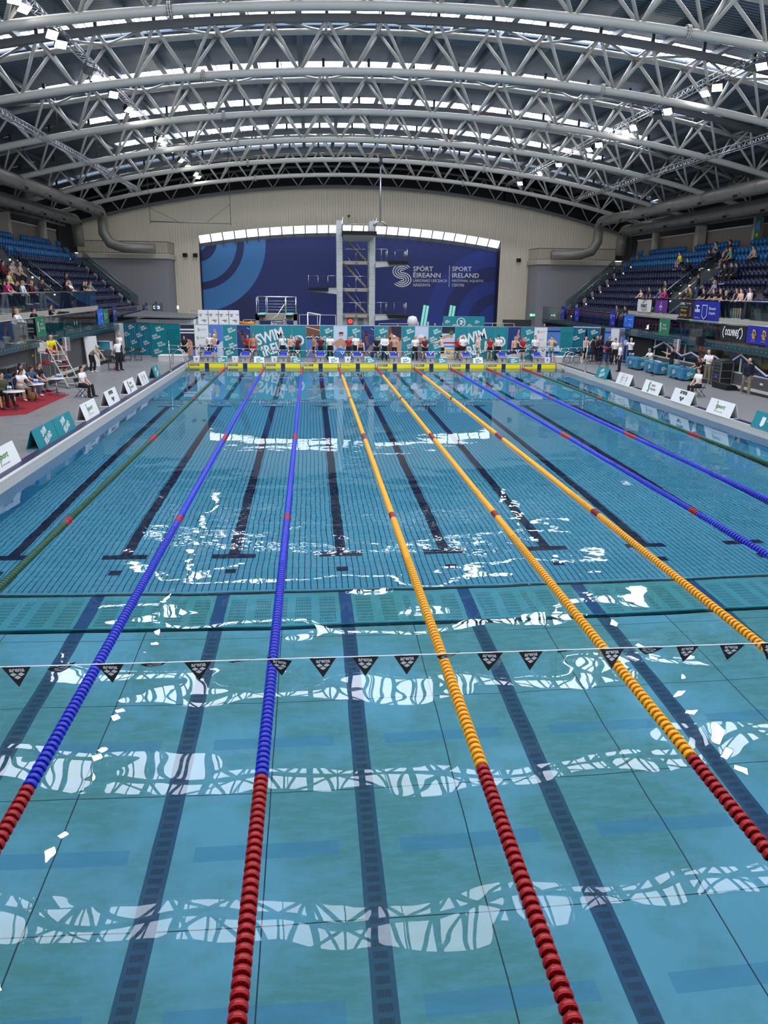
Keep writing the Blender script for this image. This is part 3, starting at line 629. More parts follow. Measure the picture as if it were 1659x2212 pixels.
# ================================================================ POOL EQUIPMENT AND SIGNS
def swim_logo(b, M, w, mt='white', rot=20, heart=False):
    """SWIM / IRELAND stacked and slanted, about w wide"""
    if heart:
        R = M @ Matrix.Rotation(math.radians(rot), 4, 'Z')
        b.text('SWIM', .27*w, mt, R @ Matrix.Translation((-.36*w, .04*w, 0)), .03, .62*w, .15)
        b.text('IRELAND', .25*w, mt, R @ Matrix.Translation((-.40*w, -.28*w, 0)), .03, .95*w, .15)
    else:
        R = M @ Matrix.Rotation(math.radians(rot), 4, 'Z')
        b.text('SWIM', .26*w, mt, R @ Matrix.Translation((-.42*w, .02*w, 0)), .03, .62*w)
        b.text('IRELAND', .25*w, mt, R @ Matrix.Translation((-.42*w, -.27*w, 0)), .03, .92*w)
def arena_logo(b, M, w, mt):
    b.text('arena', .24*w, mt, M @ Matrix.Translation((-.5*w, .08*w, 0)), .03, w)
    s = .25*w
    for cx, cy in ((-.62, -.72), (.62, -.72), (0, -1.3)):
        c = (cx*s*1.15, cy*s*.9-.02*w); b.quad([(c[0], c[1]-s*.45, 0), (c[0]+s*.62, c[1], 0), (c[0], c[1]+s*.45, 0), (c[0]-s*.62, c[1], 0)], mt, M)
for n_, c_ in (('float_blue', (36, 48, 190)), ('float_yellow', (246, 168, 18)), ('float_red', (158, 16, 20)), ('float_green', (20, 74, 42)), ('float_dark_red', (140, 26, 20))): mat(n_, c_, .3)
def float_disc(mt):
    b = MB(); R = .077
    b.lathe([(R-.012, -.001), (R, .002), (R+.001, .024), (R, .046), (R-.012, .049), (R-.010, .042), (R-.008, .024), (R-.010, .006), (R-.012, -.001)], mt, 18, axis='Y')
    b.lathe([(.018, -.022), (.024, 0), (.024, .05), (.018, .072)], mt, 10, axis='Y')
    b.lathe([(.02, .022), (R-.009, .020), (R-.009, .026), (.02, .028)], mt, 18, axis='Y')
    for k in range(8):
        a = 2*PI*k/8; M = Matrix.Rotation(a, 4, 'Y'); b.bx((.02, .004, -.003), (R-.008, .044, .003), mt, M)
    return b.mesh('float_disc_'+mt.split('_', 1)[1])
def lane_ropes():
    P = .104; cols = ['float_green', 'float_blue', 'float_blue', 'float_yellow', 'float_yellow', 'float_yellow', 'float_blue', 'float_blue', 'float_green']
    meshes = {k: float_disc(k) for k in ('float_blue', 'float_yellow', 'float_red', 'float_green', 'float_dark_red')}
    names = ['first', 'second', 'third', 'fourth', 'fifth', 'sixth', 'seventh', 'eighth', 'ninth']
    cn = {'float_green': 'dark green', 'float_blue': 'blue', 'float_yellow': 'yellow'}
    for i, c in enumerate(cols):
        x = (i-4)*2.5
        t = thing('lane_rope', '%s lane rope with red ends, %s from the left of the nine' % (cn[c], names[i]), 'lane rope', (x, 0, 0), 0, 'lane ropes across the pool')
        b = MB(); b.cyl((0, .15, .03), (0, 49.9, .03), .008, 'dark_steel', 6); b.build('cable', t)
        n = int(49.2/P); vis0 = {0: 15.0, 1: 4.0, 2: 1.6, 3: 1.6, 4: 3.0, 5: 6.5, 6: 10.0, 7: 13.0, 8: 17.0}[i]
        far = MB(); cnt = 0
        red = 'float_dark_red' if c == 'float_yellow' else 'float_red'
        for k in range(n):
            y = .4+k*P
            m_ = red if (y < 5 or y > 45 or abs(y-25) < .5 or abs(y-15) < .2 or abs(y-35) < .2) else c
            if m_ == 'float_dark_red' and (y < 5 or y > 45): m_ = 'float_red'
            if y >= vis0 and cnt < 100:
                o = link('float_disc', meshes[m_], t, (0, y, .022)); cnt += 1
            else: far.lathe([(.02, 0), (.077, .002), (.077, .05), (.02, .052)], m_, 12, (0, y, .022), axis='Y')
        o = far.build('float_discs', t); o['kind'] = 'stuff'
lane_ropes()
def flag_line():
    mat('pennant', (18, 18, 20), .7); mat('pennant_print', (190, 190, 192), .7)
    t = thing('backstroke_flag_line', 'white cord strung across the near water with black printed pennants', 'flag line', (0, 5, 0))
    b = MB(); pts = [(-12.3+24.6*i/40, 0, 1.78-.29*(1-((-12.3+24.6*i/40)/12.3)**2)**1) for i in range(41)]
    zc = lambda x: 1.50+.12*((x+3)/9.5)**2*.4
    b.tube([(-12.9+25.8*i/40, 0, zc(-12.9+25.8*i/40)) for i in range(41)], .006, 'white', 5); b.build('cord', t)
    # (x centre, twist, curl)
    L = [(-8.4, .1, 0), (-7.43, .05, 0), (-6.98, .5, 1.1), (-6.5, -.1, .15), (-6.05, .2, 1.25), (-5.6, .1, .1), (-5.15, .2, 1.45), (-4.76, -.35, .35), (-4.3, .05, 0), (-3.85, -.1, 0), (-3.4, .1, 0), (-2.95, .3, 1.15), (-2.5, -.1, .1), (-2.04, .1, 0), (-1.62, .2, 1.4), (-1.13, .05, -.2), (-.7, -.2, 1.0), (-.26, .1, .3), (.25, -.1, .35), (.72, .1, .2), (1.2, 0, .1)]
    for x, tw, cu in L:
        b = MB(); h, w_ = .235, .29; N = 6; M = Matrix.Rotation(tw, 4, 'Z')
        def P(u, v):      # u across, v down 0..1 ; curl lifts the tip towards the viewer side
            if cu: a = cu*(.55+.2*v); yy = h*v*math.sin(a); zz = -h*v*math.cos(a)
            else: yy = 0; zz = -h*v
            return M @ Vector((u*w_/2*(1-v), yy, zz))
        vs = []; 
        for i in range(N+1):
            for u in (-1, 1): vs.append(P(u, i/N))
        b.add(vs, [(2*i, 2*i+2, 2*i+3, 2*i+1) for i in range(N)], 'pennant', True)
        vs2, fs2, W = textmesh('arena', .03, 0); k = .052
        def Q2(px, py):
            v = min(max(-py/h, 0), 1); p = P(0, v); return p + M @ Vector((px, -.004, 0)) + Vector((0, 0, 0))
        b.add([Q2((vx-W/2)*k*1.0*.15/(W*k), -.06+vy*.036) for vx, vy in vs2], fs2, 'pennant_print')
        for cx, cy in ((-.038, -.088), (.038, -.088), (0, -.122)): b.add([Q2(cx+a, cy+c) for a, c in ((0, -.022), (.035, 0), (0, .022), (-.035, 0))], [(0,1,2,3)], 'pennant_print')
        o = b.build('pennant', t, (x, 0, zc(x)))
    t = thing('backstroke_flag_line', 'thin cord with small black and white pennants strung across the far end before the blocks', 'flag line', (0, 45, 0))
    zf = lambda x: 1.48+.28*(x/12)**2
    b = MB(); b.tube([(-12.7+25.4*i/40, 0, zf(-12.7+25.4*i/40)) for i in range(41)], .008, 'white', 5); b.build('cord', t)
    for i in range(46):
        x = -12.2+i*.54; w_ = .3; b = MB(); b.add([(-.15, 0, 0), (.15, 0, 0), (0, -.02, -.2)], [(0,2,1)], 'pennant'); b.add([(-.07, -.006, -.03), (.07, -.006, -.03), (0, -.02, -.13)], [(0,2,1)], 'pennant_print')
        if i % 5 == 3: b.mats = [MATS['white'], MATS['pennant']]
        b.build('pennant', t, (x, 0, zf(x)))
    for sd, y in ((-1, 45), (1, 45), (-1, 5), (1, 5)):
        if y == 5: continue
        b = MB(); b.cyl((0, 0, 0), (0, 0, 1.75), .025, 'chrome', 8); b.lathe([(.09, 0), (.09, .02), (.03, .04)], 'chrome', 12)
        tag(b.build('flag_post', None, (sd*12.75, y, DECK)), 'slim steel post holding the far flag cord on the %s pool edge' % ('left' if sd < 0 else 'right'), 'post')
flag_line()
def touchpads():
    mat('pad_yellow', (236, 216, 20), .45)
    logos = ['COLORADO', 'COLORADO', 'COLORADO', 'arena', 'swim ireland', 'arena', 'arena', 'COLORADO', 'COLORADO', 'COLORADO']
    for i in range(10):
        x = -11.25+2.5*i; b = MB()
        b.bx((-1.18, -.02, -.6), (1.18, 0, .285), 'black'); b.bx((-1.15, -.03, -.58), (-.14, -.02, .265), 'pad_yellow'); b.bx((.14, -.03, -.58), (1.15, -.02, .265), 'pad_yellow'); b.bx((-.14, -.032, -.6), (.14, -.02, .285), 'navy')
        l = logos[i]
        if l == 'swim ireland': b.text(l, .055, 'black_print', facing((-1.05, -.035, .13), 0), .01, .5)
        else:
            b.bx((-1.09, -.034, .1), (-.5, -.03, .23), 'black_print' if l == 'arena' else 'navy')
            b.text(l, .075, 'white', facing((-1.05, -.036, .13), 0), .02, .5 if l != 'arena' else .3)
            if l == 'arena':
                for dx in (-.68, -.61): b.quad([(dx, -.036, .135), (dx+.03, -.036, .165), (dx, -.036, .195), (dx-.03, -.036, .165)], 'white')
        b.bx((-1.18, -.03, .275), (1.18, 0, .29), 'black')
        desc = {'arena': 'black and white lettering', 'COLORADO': 'navy lettered patch', 'swim ireland': 'thin black lettering'}[l]
        tag(b.build('touch_pad', None, (x, 49.99, 0)), 'yellow touch pad with %s under the %s block from the left' % (desc, ORDS[i]), 'touch pad', 'yellow touch pads at the far wall')
        t = thing('starting_block', 'starting block with blue sloping top, %s from the left' % ORDS[i], 'starting block', (x, 50.42, DECK), 0, 'starting blocks at the far wall')
        b = MB(); b.prism([(-.26, 0), (.26, 0), (.22, .34), (-.22, .34)], .34, 'white_steel', M=Matrix.Translation((0, .4, 0)) @ Matrix.Rotation(PI/2, 4, 'X')); b.bx((-.3, .0, -.0), (.3, .5, .03), 'alu'); pd = b.build('pedestal', t); b = MB(); b.text(str(i), .2, 'black_print', facing((-.05, .055, .07), 0), .02); b.build('number', pd)
        T = Matrix.Translation((0, .1, .46)) @ Matrix.Rotation(math.radians(12), 4, 'X')
        b = MB(); b.bx((-.3, -.2, -.02), (.3, .52, .02), 'blue', T); b.bx((-.33, -.22, -.05), (-.3, .54, .03), 'white_steel', T); b.bx((.3, -.22, -.05), (.33, .54, .03), 'white_steel', T); b.bx((-.3, -.225, -.05), (.3, -.2, .02), 'white_steel', T); b.build('sloping_top', t)
        b = MB(); b.prism([(-.28, 0), (.28, 0), (.24, .14), (-.24, .14)], .04, 'blue', M=T @ Matrix.Translation((0, .42, .02)) @ Matrix.Rotation(math.radians(60), 4, 'X')); b.build('rear_wedge', t)
        b = MB()
        for sx in (-.29, .29): b.tube([(sx, .05, .05), (sx*1.04, .08, .4), (sx*1.0, .2, .62), (sx, .42, .62)], .016, 'chrome', 6)
        b.build('hand_grip', t)
    # white numbered bins
    bins = [(-12.0, '0'), (-10.2, '0'), (-9.45, '1'), (-8.0, '1'), (-6.85, '2'), (-5.55, '2'), (-3.0, '3'), (-1.9, '4'), (-.55, '4'), (2.05, '5'), (4.7, '6'), (7.2, '7'), (9.65, '8'), (12.0, '9')]
    for x, n in bins:
        b = MB(); b.prism([(-.17, 0), (.17, 0), (.21, .34), (-.21, .34)], .3, 'white', M=Matrix.Translation((0, .15, 0)) @ Matrix.Rotation(PI/2, 4, 'X')); b.bx((-.225, -.165, .32), (.225, .165, .35), 'white'); b.text(n, .16, 'black_print', facing((-.05, -.17, .1), 0), .02)
        first = [q for q in bins if q[1] == n][0][0] == x; two = len([q for q in bins if q[1] == n]) == 2
        tag(b.build('basket_bin', None, (x, 50.8, DECK)), 'white numbered kit basket %s the %s starting block from the left' % ('left of' if (first and two) else 'right of', ORDS[int(n)]), 'basket', 'white numbered kit baskets')
    # small A-frame signs between blocks
    for k in range(9):
        x = -10.35+k*2.5 + (0 if k < 5 else -.1); te = k % 2 == 0; c = 'teal' if te else 'white'; b = MB()
        for sgn in (1, -1): b.bx((-.33, -.008, 0), (.33, .008, .34), c, Matrix.Translation((0, -sgn*.12, 0)) @ Matrix.Rotation(-sgn*.33, 4, 'X'))
        swim_logo(b, Matrix.Translation((0, -.13, 0)) @ facing((0, 0, 0), 0, .33) @ Matrix.Translation((0, .17, .015)), .46, 'white' if te else 'teal', 12)
        tag(b.build('a_frame_sign', None, (x, 50.5, DECK)), 'small %s A-frame sign right of the %s starting block from the left' % ('teal' if te else 'white', ORDS[k]), 'sign', 'small signs between the starting blocks')
touchpads()
def poolside_boards():
    def board(y0, y1, x, side, c, kind, lab, h=.6):
        L = y1-y0; b = MB(); w_ = .19; tilt = math.atan2(w_, h); S = math.hypot(w_, h); e = .012
        for sgn in (-1, 1): # two leaning sheets, meeting at the top
            b.add([(sgn*w_, 0, 0), (sgn*w_, L, 0), (0, L, h), (0, 0, h), (sgn*w_+sgn*e, 0, 0), (sgn*w_+sgn*e, L, 0), (sgn*e, L, h), (sgn*e, 0, h)], [(0,1,2,3),(7,6,5,4),(0,4,5,1),(1,5,6,2),(2,6,7,3),(3,7,4,0)], c if not c == 'teal' else 'teal')
        b.bx((-w_, 0, 0), (w_, .01, .03), c)
        # printed face looks at the pool: left side boards face +x, right side boards face -x
        fs = 1 if side < 0 else -1
        rz = PI/2 if side < 0 else -PI/2
        M = Matrix.Translation((fs*(w_+e+.004), L/2, 0)) @ Matrix.Rotation(rz, 4, 'Z') @ Matrix.Rotation(PI/2-tilt, 4, 'X') @ Matrix.Translation((0, 0, .004))
        C = M @ Matrix.Translation((0, S*.5, 0))
        if kind == 'swim': swim_logo(b, C, min(L*.6, .8), 'white', 14, True)
        if kind == 'sport':
            C = C @ Matrix.Scale(.68, 4)
            b.text('sport', .3*1.0, 'green_print', C @ Matrix.Translation((-.5, -.1, 0)), .02, 1.05, .3); b.text('northern ireland', .06, 'black_print', C @ Matrix.Translation((-.35, -.26, 0)), .01, .75)
            b.disc(.055, 'black_print', C @ Matrix.Translation((-.5, .33, 0)), 12); b.strip([(-.42, .25), (-.5, .12), (-.47, .0), (-.42, -.12), (-.5, -.28)], .05, 'green_print', C)
        if kind == 'arena': arena_logo(b, C @ Matrix.Translation((0, .06, 0)), .66, 'black_print')
        if kind == 'si':
            C = C @ Matrix.Scale(.72, 4)
            swirl(b, C @ Matrix.Translation((-.42, 0, 0)), .72, 'green_print', .6); b.text('SPORT', .15, 'black_print', C @ Matrix.Translation((-.12, .08, 0)), .01, .62); b.text('IRELAND', .15, 'black_print', C @ Matrix.Translation((-.12, -.17, 0)), .01, .8)
        if kind == 'council':
            C = C @ Matrix.Scale(.72, 4)
            b.text('AN ROINN SPOIRT', .05, 'black_print', C @ Matrix.Translation((-.6, .27, 0)), 0, .55)
            for q, (w2, tt) in enumerate(((.6, 'Comhairle Contae'), (.42, 'Fhine Gall'), (.5, 'Fingal County'), (.34, 'Council'))): b.text(tt, .085, 'black_print', C @ Matrix.Translation((-.6, .1-q*.14, 0)), .012 if q < 2 else 0, w2)
            for q in range(2): b.strip([(.32+q*.14, -.15), (.36+q*.14, .02), (.31+q*.14, .14), (.4+q*.14, .24)], .045, 'navy', C); b.strip([(.2, -.32), (.5, -.28)], .02, 'black_print', C)
        if kind == 'shield':
            C = C @ Matrix.Scale(.72, 4)
            b.quad([(-.7, -.25, 0), (-.52, -.32, 0), (-.36, -.2, 0), (-.36, .2, 0), (-.7, .2, 0)], 'white', C); b.text('SWIM IRELAND', .1, 'white', C @ Matrix.Translation((-.2, 0, 0)), .02, .9)
        tag(b.build('a_frame_board', None, (x, y0, DECK)), lab, 'board')
    x = -13.0
    board(18.3, 20.3, x, -1, 'white', 'sport', 'white sport A-frame board cut by the left edge of the photo')
    board(21.86, 23.82, x, -1, 'teal', 'swim', 'nearer of the two joined teal A-frame boards on the left poolside')
    board(23.86, 25.78, x, -1, 'teal', 'swim', 'farther of the two joined teal A-frame boards on the left poolside')
    board(27.1, 29.05, x, -1, 'white', 'sport', 'white A-frame board with green sport lettering on the left poolside')
    board(30.7, 32.6, x-.03, -1, 'white', 'arena', 'white A-frame board with black diamonds on the left poolside')
    board(34.45, 36.4, x-.08, -1, 'white', 'si', 'white A-frame board with green swirl on the left poolside')
    board(37.6, 39.3, x-.08, -1, 'white', 'council', 'white A-frame board with small dark print on the left poolside')
    board(41.0, 42.5, x-.05, -1, 'teal', 'swim', 'single teal A-frame board farthest along the left poolside')
    x = 12.62
    board(40.65, 42.4, x, 1, 'teal', 'swim', 'single teal A-frame board farthest along the right poolside')
    board(37.3, 39.2, x, 1, 'white', 'council', 'white A-frame board with small dark print on the right poolside')
    board(33.75, 35.7, x, 1, 'white', 'si', 'white A-frame board with green swirl on the right poolside')
    board(30.45, 32.4, x, 1, 'white', 'arena', 'white A-frame board with black diamonds on the right poolside')
    board(27.05, 29.0, x, 1, 'white', 'sport', 'white A-frame board with green sport lettering on the right poolside')
    board(23.4, 25.5, x, 1, 'teal', 'shield', 'teal A-frame board with white shield cut by the right edge of the photo')
poolside_boards()
def banner_wall():
    mat('skin_print', (190, 140, 110), .6); mat('photo_blue', (70, 120, 190), .6); mat('photo_dark', (20, 26, 50), .6); mat('photo_pale', (190, 204, 220), .6); mat('photo_navy', (18, 48, 110), .6); mat('photo_brown', (110, 66, 42), .6); mat('teal_print', (0, 128, 138), .55); mat('dark_teal', (0, 70, 84), .6)
    H, W = 2.3, .95
    def panel(M, kind, lab, part=0, group='pop-up banners behind the blocks', name='banner_panel'):
        b = MB(); base = {'logo': 'teal_print', 'big': 'teal_print', 'text': 'teal_print', 'white': 'white', 'blank': 'white', 'backstroke': 'photo_blue', 'diver': 'photo_navy', 'crowd': 'photo_blue', 'swimmer': 'photo_pale', 'face': 'photo_brown', 'cap': 'photo_pale', 'polo': 'photo_pale', 'legs': 'photo_navy', 'lanes': 'photo_blue', 'race': 'photo_dark', 'ball': 'photo_blue', 'dark': 'photo_dark'}[kind]
        b.bx((0, 0, -.02), (W, H, 0), base, M); b.bx((0, H-.03, -.03), (W, H+.02, .012), 'alu', M); b.bx((-.006, 0, -.03), (.008, H, .01), 'alu', M); b.bx((0, 0, -.06), (W, .05, .03), 'alu', M)
        Z = lambda x, y, z=.006: M @ Matrix.Translation((x, y, z))
        def body(pts, w_, mt='skin_print'): b.strip(pts, w_, mt, Z(0, 0, .005))
        if kind == 'logo':
            for x, y in ((.6, 1.95), (.35, 1.42), (.65, .92), (.4, .42)): swim_logo(b, Z(x, y), .56)
        if kind == 'text':
            for q, tt in enumerate(('Two in the water.', 'Two in the water', 'Moving Ahead.', 'Touching the', 'bottom. One', 'length without', 'stopping. Fifty', 'lengths without', 'stopping.')): b.text(tt, .09, 'dark_teal', Z(.08, 1.85-q*.13), .01, min(.78, .052*len(tt)))
            b.text('We are the water', .08, 'white', Z(.08, .55), .01, .7)
        if kind == 'white':
            for x, y in ((.3, 1.95), (.2, 1.4), (.35, .85), (.22, .35)):
                swirl(b, Z(x, y), .2, 'green', 1.0); b.text('SPORT IRELAND', .05, 'grey', Z(x+.12, y), .01, .42); b.text('INSTITUTE', .04, 'grey', Z(x+.12, y-.07), 0, .3)
        if kind == 'backstroke': b.quad([(0, 0, .003), (W, 0, .003), (W, 1.2, .003), (0, .7, .003)], 'photo_pale', M); body([(.1, .9), (.45, 1.2), (.5, 1.7), (.4, 2.0)], .16); b.disc(.17, 'photo_dark', Z(.55, 1.1))
        if kind == 'diver':
            b.quad([(0, 0, .003), (.55, 0, .003), (W, .9, .003), (.7, 1.0, .003)], 'grey', M); body([(.05, 1.95), (.25, 1.7), (.45, 1.65), (.9, 1.6)], .07, 'photo_brown'); body([(.42, 1.75), (.4, 1.4), (.5, .95)], .2, 'photo_brown'); b.disc(.1, 'photo_dark', Z(.38, 1.85)); b.strip([(.7, 2.1), (.9, 2.0)], .04, 'photo_pale', Z(0, 0))
        if kind == 'crowd':
            b.bx((0, 1.5, .001), (W, 2.27, .004), 'photo_brown', M); b.bx((0, 1.35, .001), (W, 1.6, .006), 'photo_dark', M)
            for q in range(9): b.disc(.05, 'white', Z(.06+q*.1, 1.48+.05*(q % 2)))
            body([(.02, .2), (.4, .8), (.9, 1.1)], .12); b.strip([(0, 2.2), (W, 1.95)], .05, 'offwhite', Z(0, 0))
        if kind == 'swimmer': body([(.1, .9), (.5, 1.2), (.85, .9)], .5); b.disc(.17, 'skin_print', Z(.52, 1.72)); b.strip([(.38, 1.78), (.68, 1.78)], .1, 'photo_dark', Z(0, 0, .008)); b.quad([(0, 0, .008), (W, 0, .008), (W, .6, .008), (.4, .8, .008), (0, .55, .008)], 'photo_blue', M)
        if kind == 'face': b.disc(.36, 'skin_print', Z(.45, 1.5)); b.quad([(.3, 1.75, .008), (W, 1.4, .008), (W, 2.27, .008), (.2, 2.27, .008)], 'photo_dark', M); b.quad([(.3, 0, .004), (W, 0, .004), (W, 1.3, .004), (.5, 1.2, .004)], 'skin_print', M); b.quad([(.02, 1.3, .006), (.2, 1.15, .006), (.2, 1.6, .006)], 'skin_print', M)
        if kind == 'cap': b.bx((0, 0, .001), (W, 1.0, .004), 'grey', M); b.disc(.2, 'white', Z(.45, 1.55)); b.bx((.27, 1.2, .006), (.63, 1.5, .008), 'skin_print', M); body([(.05, 1.3), (.25, 1.1), (.7, 1.1), (.9, 1.35)], .16, 'photo_brown')
        if kind == 'polo':
            b.bx((0, 1.8, .001), (W, 2.27, .004), 'photo_dark', M); b.disc(.17, 'green', Z(.7, 1.85)); body([(.05, 1.5), (.5, 1.65), (.8, 1.55)], .2)
            for q, mt_ in enumerate(('red', 'photo_blue', 'gold', 'gold', 'gold')): b.bx((0, 1.1-q*.25, .002), (W, 1.2-q*.25, .007), mt_, M)
        if kind == 'legs': body([(.5, .6), (.55, 1.2), (.75, 1.8), (.8, 2.1)], .13); body([(.62, .6), (.66, 1.2), (.85, 1.7)], .12); b.quad([(0, 0, .003), (W, 0, .003), (W, .5, .003), (0, .3, .003)], 'photo_pale', M)
        if kind == 'lanes':
            for q in range(9): b.disc(.06, 'navy', Z(.06+q*.11, 2.0)); b.disc(.06, 'navy', Z(.06+q*.11, .5))
            body([(.1, 1.2), (.4, 1.45), (.8, 1.2)], .16); b.disc(.15, 'green', Z(.65, 1.05)); b.bx((0, .6, .001), (W, 1.0, .004), 'photo_pale', M)
        if kind == 'race': b.bx((0, 1.7, .001), (W, 2.0, .004), 'white', M); b.bx((0, 1.78, .002), (W, 1.9, .006), 'navy', M); b.disc(.3, 'skin_print', Z(.5, 1.0)); b.bx((.2, .2, .002), (.8, 1.0, .005), 'skin_print', M); b.bx((0, 0, .001), (W, .6, .004), 'photo_blue', M)
        if kind == 'ball': b.disc(.2, 'photo_brown', Z(.35, 1.9)); body([(.3, 1.7), (.25, 1.2), (.6, .9)], .12); b.disc(.17, 'photo_pale', Z(.68, 1.35)); b.bx((.6, .0, .002), (.8, 2.27, .005), 'photo_dark', M)
        if kind == 'big':      # four panels share one huge SWIM IRELAND
            pass
        o = b.build(name); tag(o, lab, 'banner', group); return o
    seq = ['race', 'white', 'backstroke', 'logo', 'diver', 'big', 'big', 'big', 'big', 'crowd', 'logo', 'swimmer', 'logo', 'diver', 'logo', 'face', 'logo', 'cap', 'logo', 'polo', 'big', 'big', 'big', 'big', 'legs', 'logo', 'white', 'lanes', 'text']
    words = {'race': 'dark swimming photo banner behind the leftmost helper', 'backstroke': 'blue photo banner of a swimmer behind starting block 0', 'crowd': 'photo banner of a pool crowd right of the left big lettering', 'swimmer': 'pale photo banner of a goggled swimmer behind block 3', 'face': 'brown photo banner of a face in profile', 'cap': 'photo banner of a swimmer in a white cap', 'polo': 'photo banner with green cap and yellow ropes', 'legs': 'blue photo banner with raised legs', 'lanes': 'blue photo banner with lane ropes near the right end', 'text': 'teal banner covered in small text at the right end'}
    cnt = {}
    pos = ['first', 'second', 'third', 'fourth', 'fifth', 'sixth', 'seventh', 'eighth']
    for i, k in enumerate(seq):
        cnt[k] = cnt.get(k, 0)+1; c = cnt[k]
        lab = words.get(k)
        if k == 'logo': lab = 'teal banner with four small white logos, %s such one from the left behind the blocks' % pos[c-1]
        if k == 'white': lab = 'white banner with small green swirls at the %s end of the banner wall' % ('left', 'right')[c-1]
        if k == 'diver': lab = 'dark blue banner of a diver on a board, %s of two' % ('left', 'right')[c-1]
        if k == 'big': lab = 'teal banner panel, %s of the four that carry the %s huge white lettering' % (pos[(c-1) % 4], ('left', 'right')[(c-1)//4])
        M = facing((-13.34+.96*i, 53.0, DECK+.02), 0)
        panel(M, k, lab)
    # the huge lettering is cut into the panels' own sheets: one print per group of four, built on the third panel
    for i0 in (5, 20):
        b = MB(); M = facing((-13.34+.96*i0, 52.985, DECK+.02), 0) @ Matrix.Translation((1.95, 1.2, 0)) @ Matrix.Rotation(math.radians(17), 4, 'Z')
        b.text('SWIM', .78, 'white', M @ Matrix.Translation((-1.5, .12, 0)), .03, 1.95); b.text('IRELAND', .74, 'white', M @ Matrix.Translation((-1.35, -.72, 0)), .03, 3.05)
        o = b.build('lettering')
        par = [q for q in COL.objects if q.name.startswith('banner_panel') and ('third of the four that carry the %s' % ('left' if i0 == 5 else 'right')) in q['label']][0]
        o.parent = par
    # angled end pieces
    def seg(p, q, kinds, labs, h=2.3):
        p, q = Vector(p), Vector(q); L = (q-p).length; n = len(kinds); rz = math.atan2(q.y-p.y, q.x-p.x); 
        for k in range(n):
            o = p+(q-p)*k/n; s = L/n/W
            panel(Matrix.Translation((o.x, o.y, DECK+.02)) @ Matrix.Rotation(rz, 4, 'Z') @ Matrix.Rotation(PI/2, 4, 'X') @ Matrix.Scale(s, 4, (1, 0, 0)), kinds[k], labs[k])
    seg((-15.55, 54.0, 0), (-13.38, 53.1, 0), ['logo', 'text'], ['teal banner with four small white logos beside the left curtain', 'teal banner covered in small dark text at the left end'])
    seg((-18.25, 55.2, 0), (-17.6, 55.0, 0), ['blank'], ['plain white panel leaning beside the left curtain'])
    seg((16.45, 53.0, 0), (16.7, 52.6, 0), ['dark'], ['dark brown photo strip beside the right curtain'])
    seg((16.55, 52.2, 0), (16.9, 52.0, 0), ['lanes'], ['narrow blue banner with white marks right of the right curtain'])
    seg((16.92, 52.0, 0), (17.5, 51.9, 0), ['blank'], ['plain white panel right of the right curtain'])
    seg((17.55, 52.1, 0), (18.2, 51.8, 0), ['ball'], ['photo banner of a water polo player lifting a ball'])
    # curtains: folded cloth with small logos
    def curtain(p, q, lab, slit=0):
        b = MB(); p, q = Vector(p), Vector(q); L = (q-p).length; n = 60; rz = math.atan2(q.y-p.y, q.x-p.x); vs = []; M = Matrix.Translation((p.x, p.y, DECK+.1)) @ Matrix.Rotation(rz, 4, 'Z')
        for half in (0, 1):
            vs = []
            for j in range(13):
                v = j/12; 
                for i in range(n+1):
                    u = i/n; x = (half+u)*L/2
                    if slit: # drawn open like a tent flap
                        open_ = .36*max(0, (1-v)*1.15-.0)**.7 if v < .93 else 0
                        x = L/2-(L/2-x)*(1-open_) if False else (x*(1-open_*.55) if not half else L-(L-x)*(1-open_*.55))
                    vs.append((x, .035*math.sin(u*38+half)+.015*math.sin(u*91+v*2), v*2.18))
            b.add(vs, [(j*(n+1)+i, j*(n+1)+i+1, (j+1)*(n+1)+i+1, (j+1)*(n+1)+i) for j in range(12) for i in range(n)], 'curtain', True, M)
        b.bx((-.02, -.03, 2.18), (L+.02, .03, 2.26), 'alu', M); 
        for x in (0, L/2 if not slit else 0, L): b.bx((x-.02, .05, -.1), (x+.02, .09, 2.2), 'alu', M)
        F = M @ Matrix.Rotation(PI/2, 4, 'X')
        for x, y in (((.12, 1.9), (.27, 1.85)), ((.62, 1.92), (.8, 1.9)))and [(.3, 1.95), (.12, 1.45), (.38, .92), (.25, .4), (.78, 1.9), (.6, 1.4), (.85, .9), (.7, .38)]:
            if slit and .3 < x < .72 and y < 1.5: continue
            swim_logo(b, F @ Matrix.Translation((x*L, y, .06)), .5)
        tag(b.build('curtain'), lab, 'curtain')
    mat('curtain', (6, 112, 134), .7)
    curtain((-17.55, 54.9, 0), (-15.6, 54.1, 0), 'closed teal curtain with white logos in the left changing booth')
    curtain((14.62, 53.4, 0), (16.4, 52.75, 0), 'teal curtain with white logos drawn open in the middle, right end', 1)
    b = MB(); b.bx((14.7, 54.4, DECK), (16.5, 54.5, 2.5), 'black'); tag(b.build('booth_backdrop'), 'black backdrop inside the open curtain booth on the right', 'backdrop')
banner_wall()
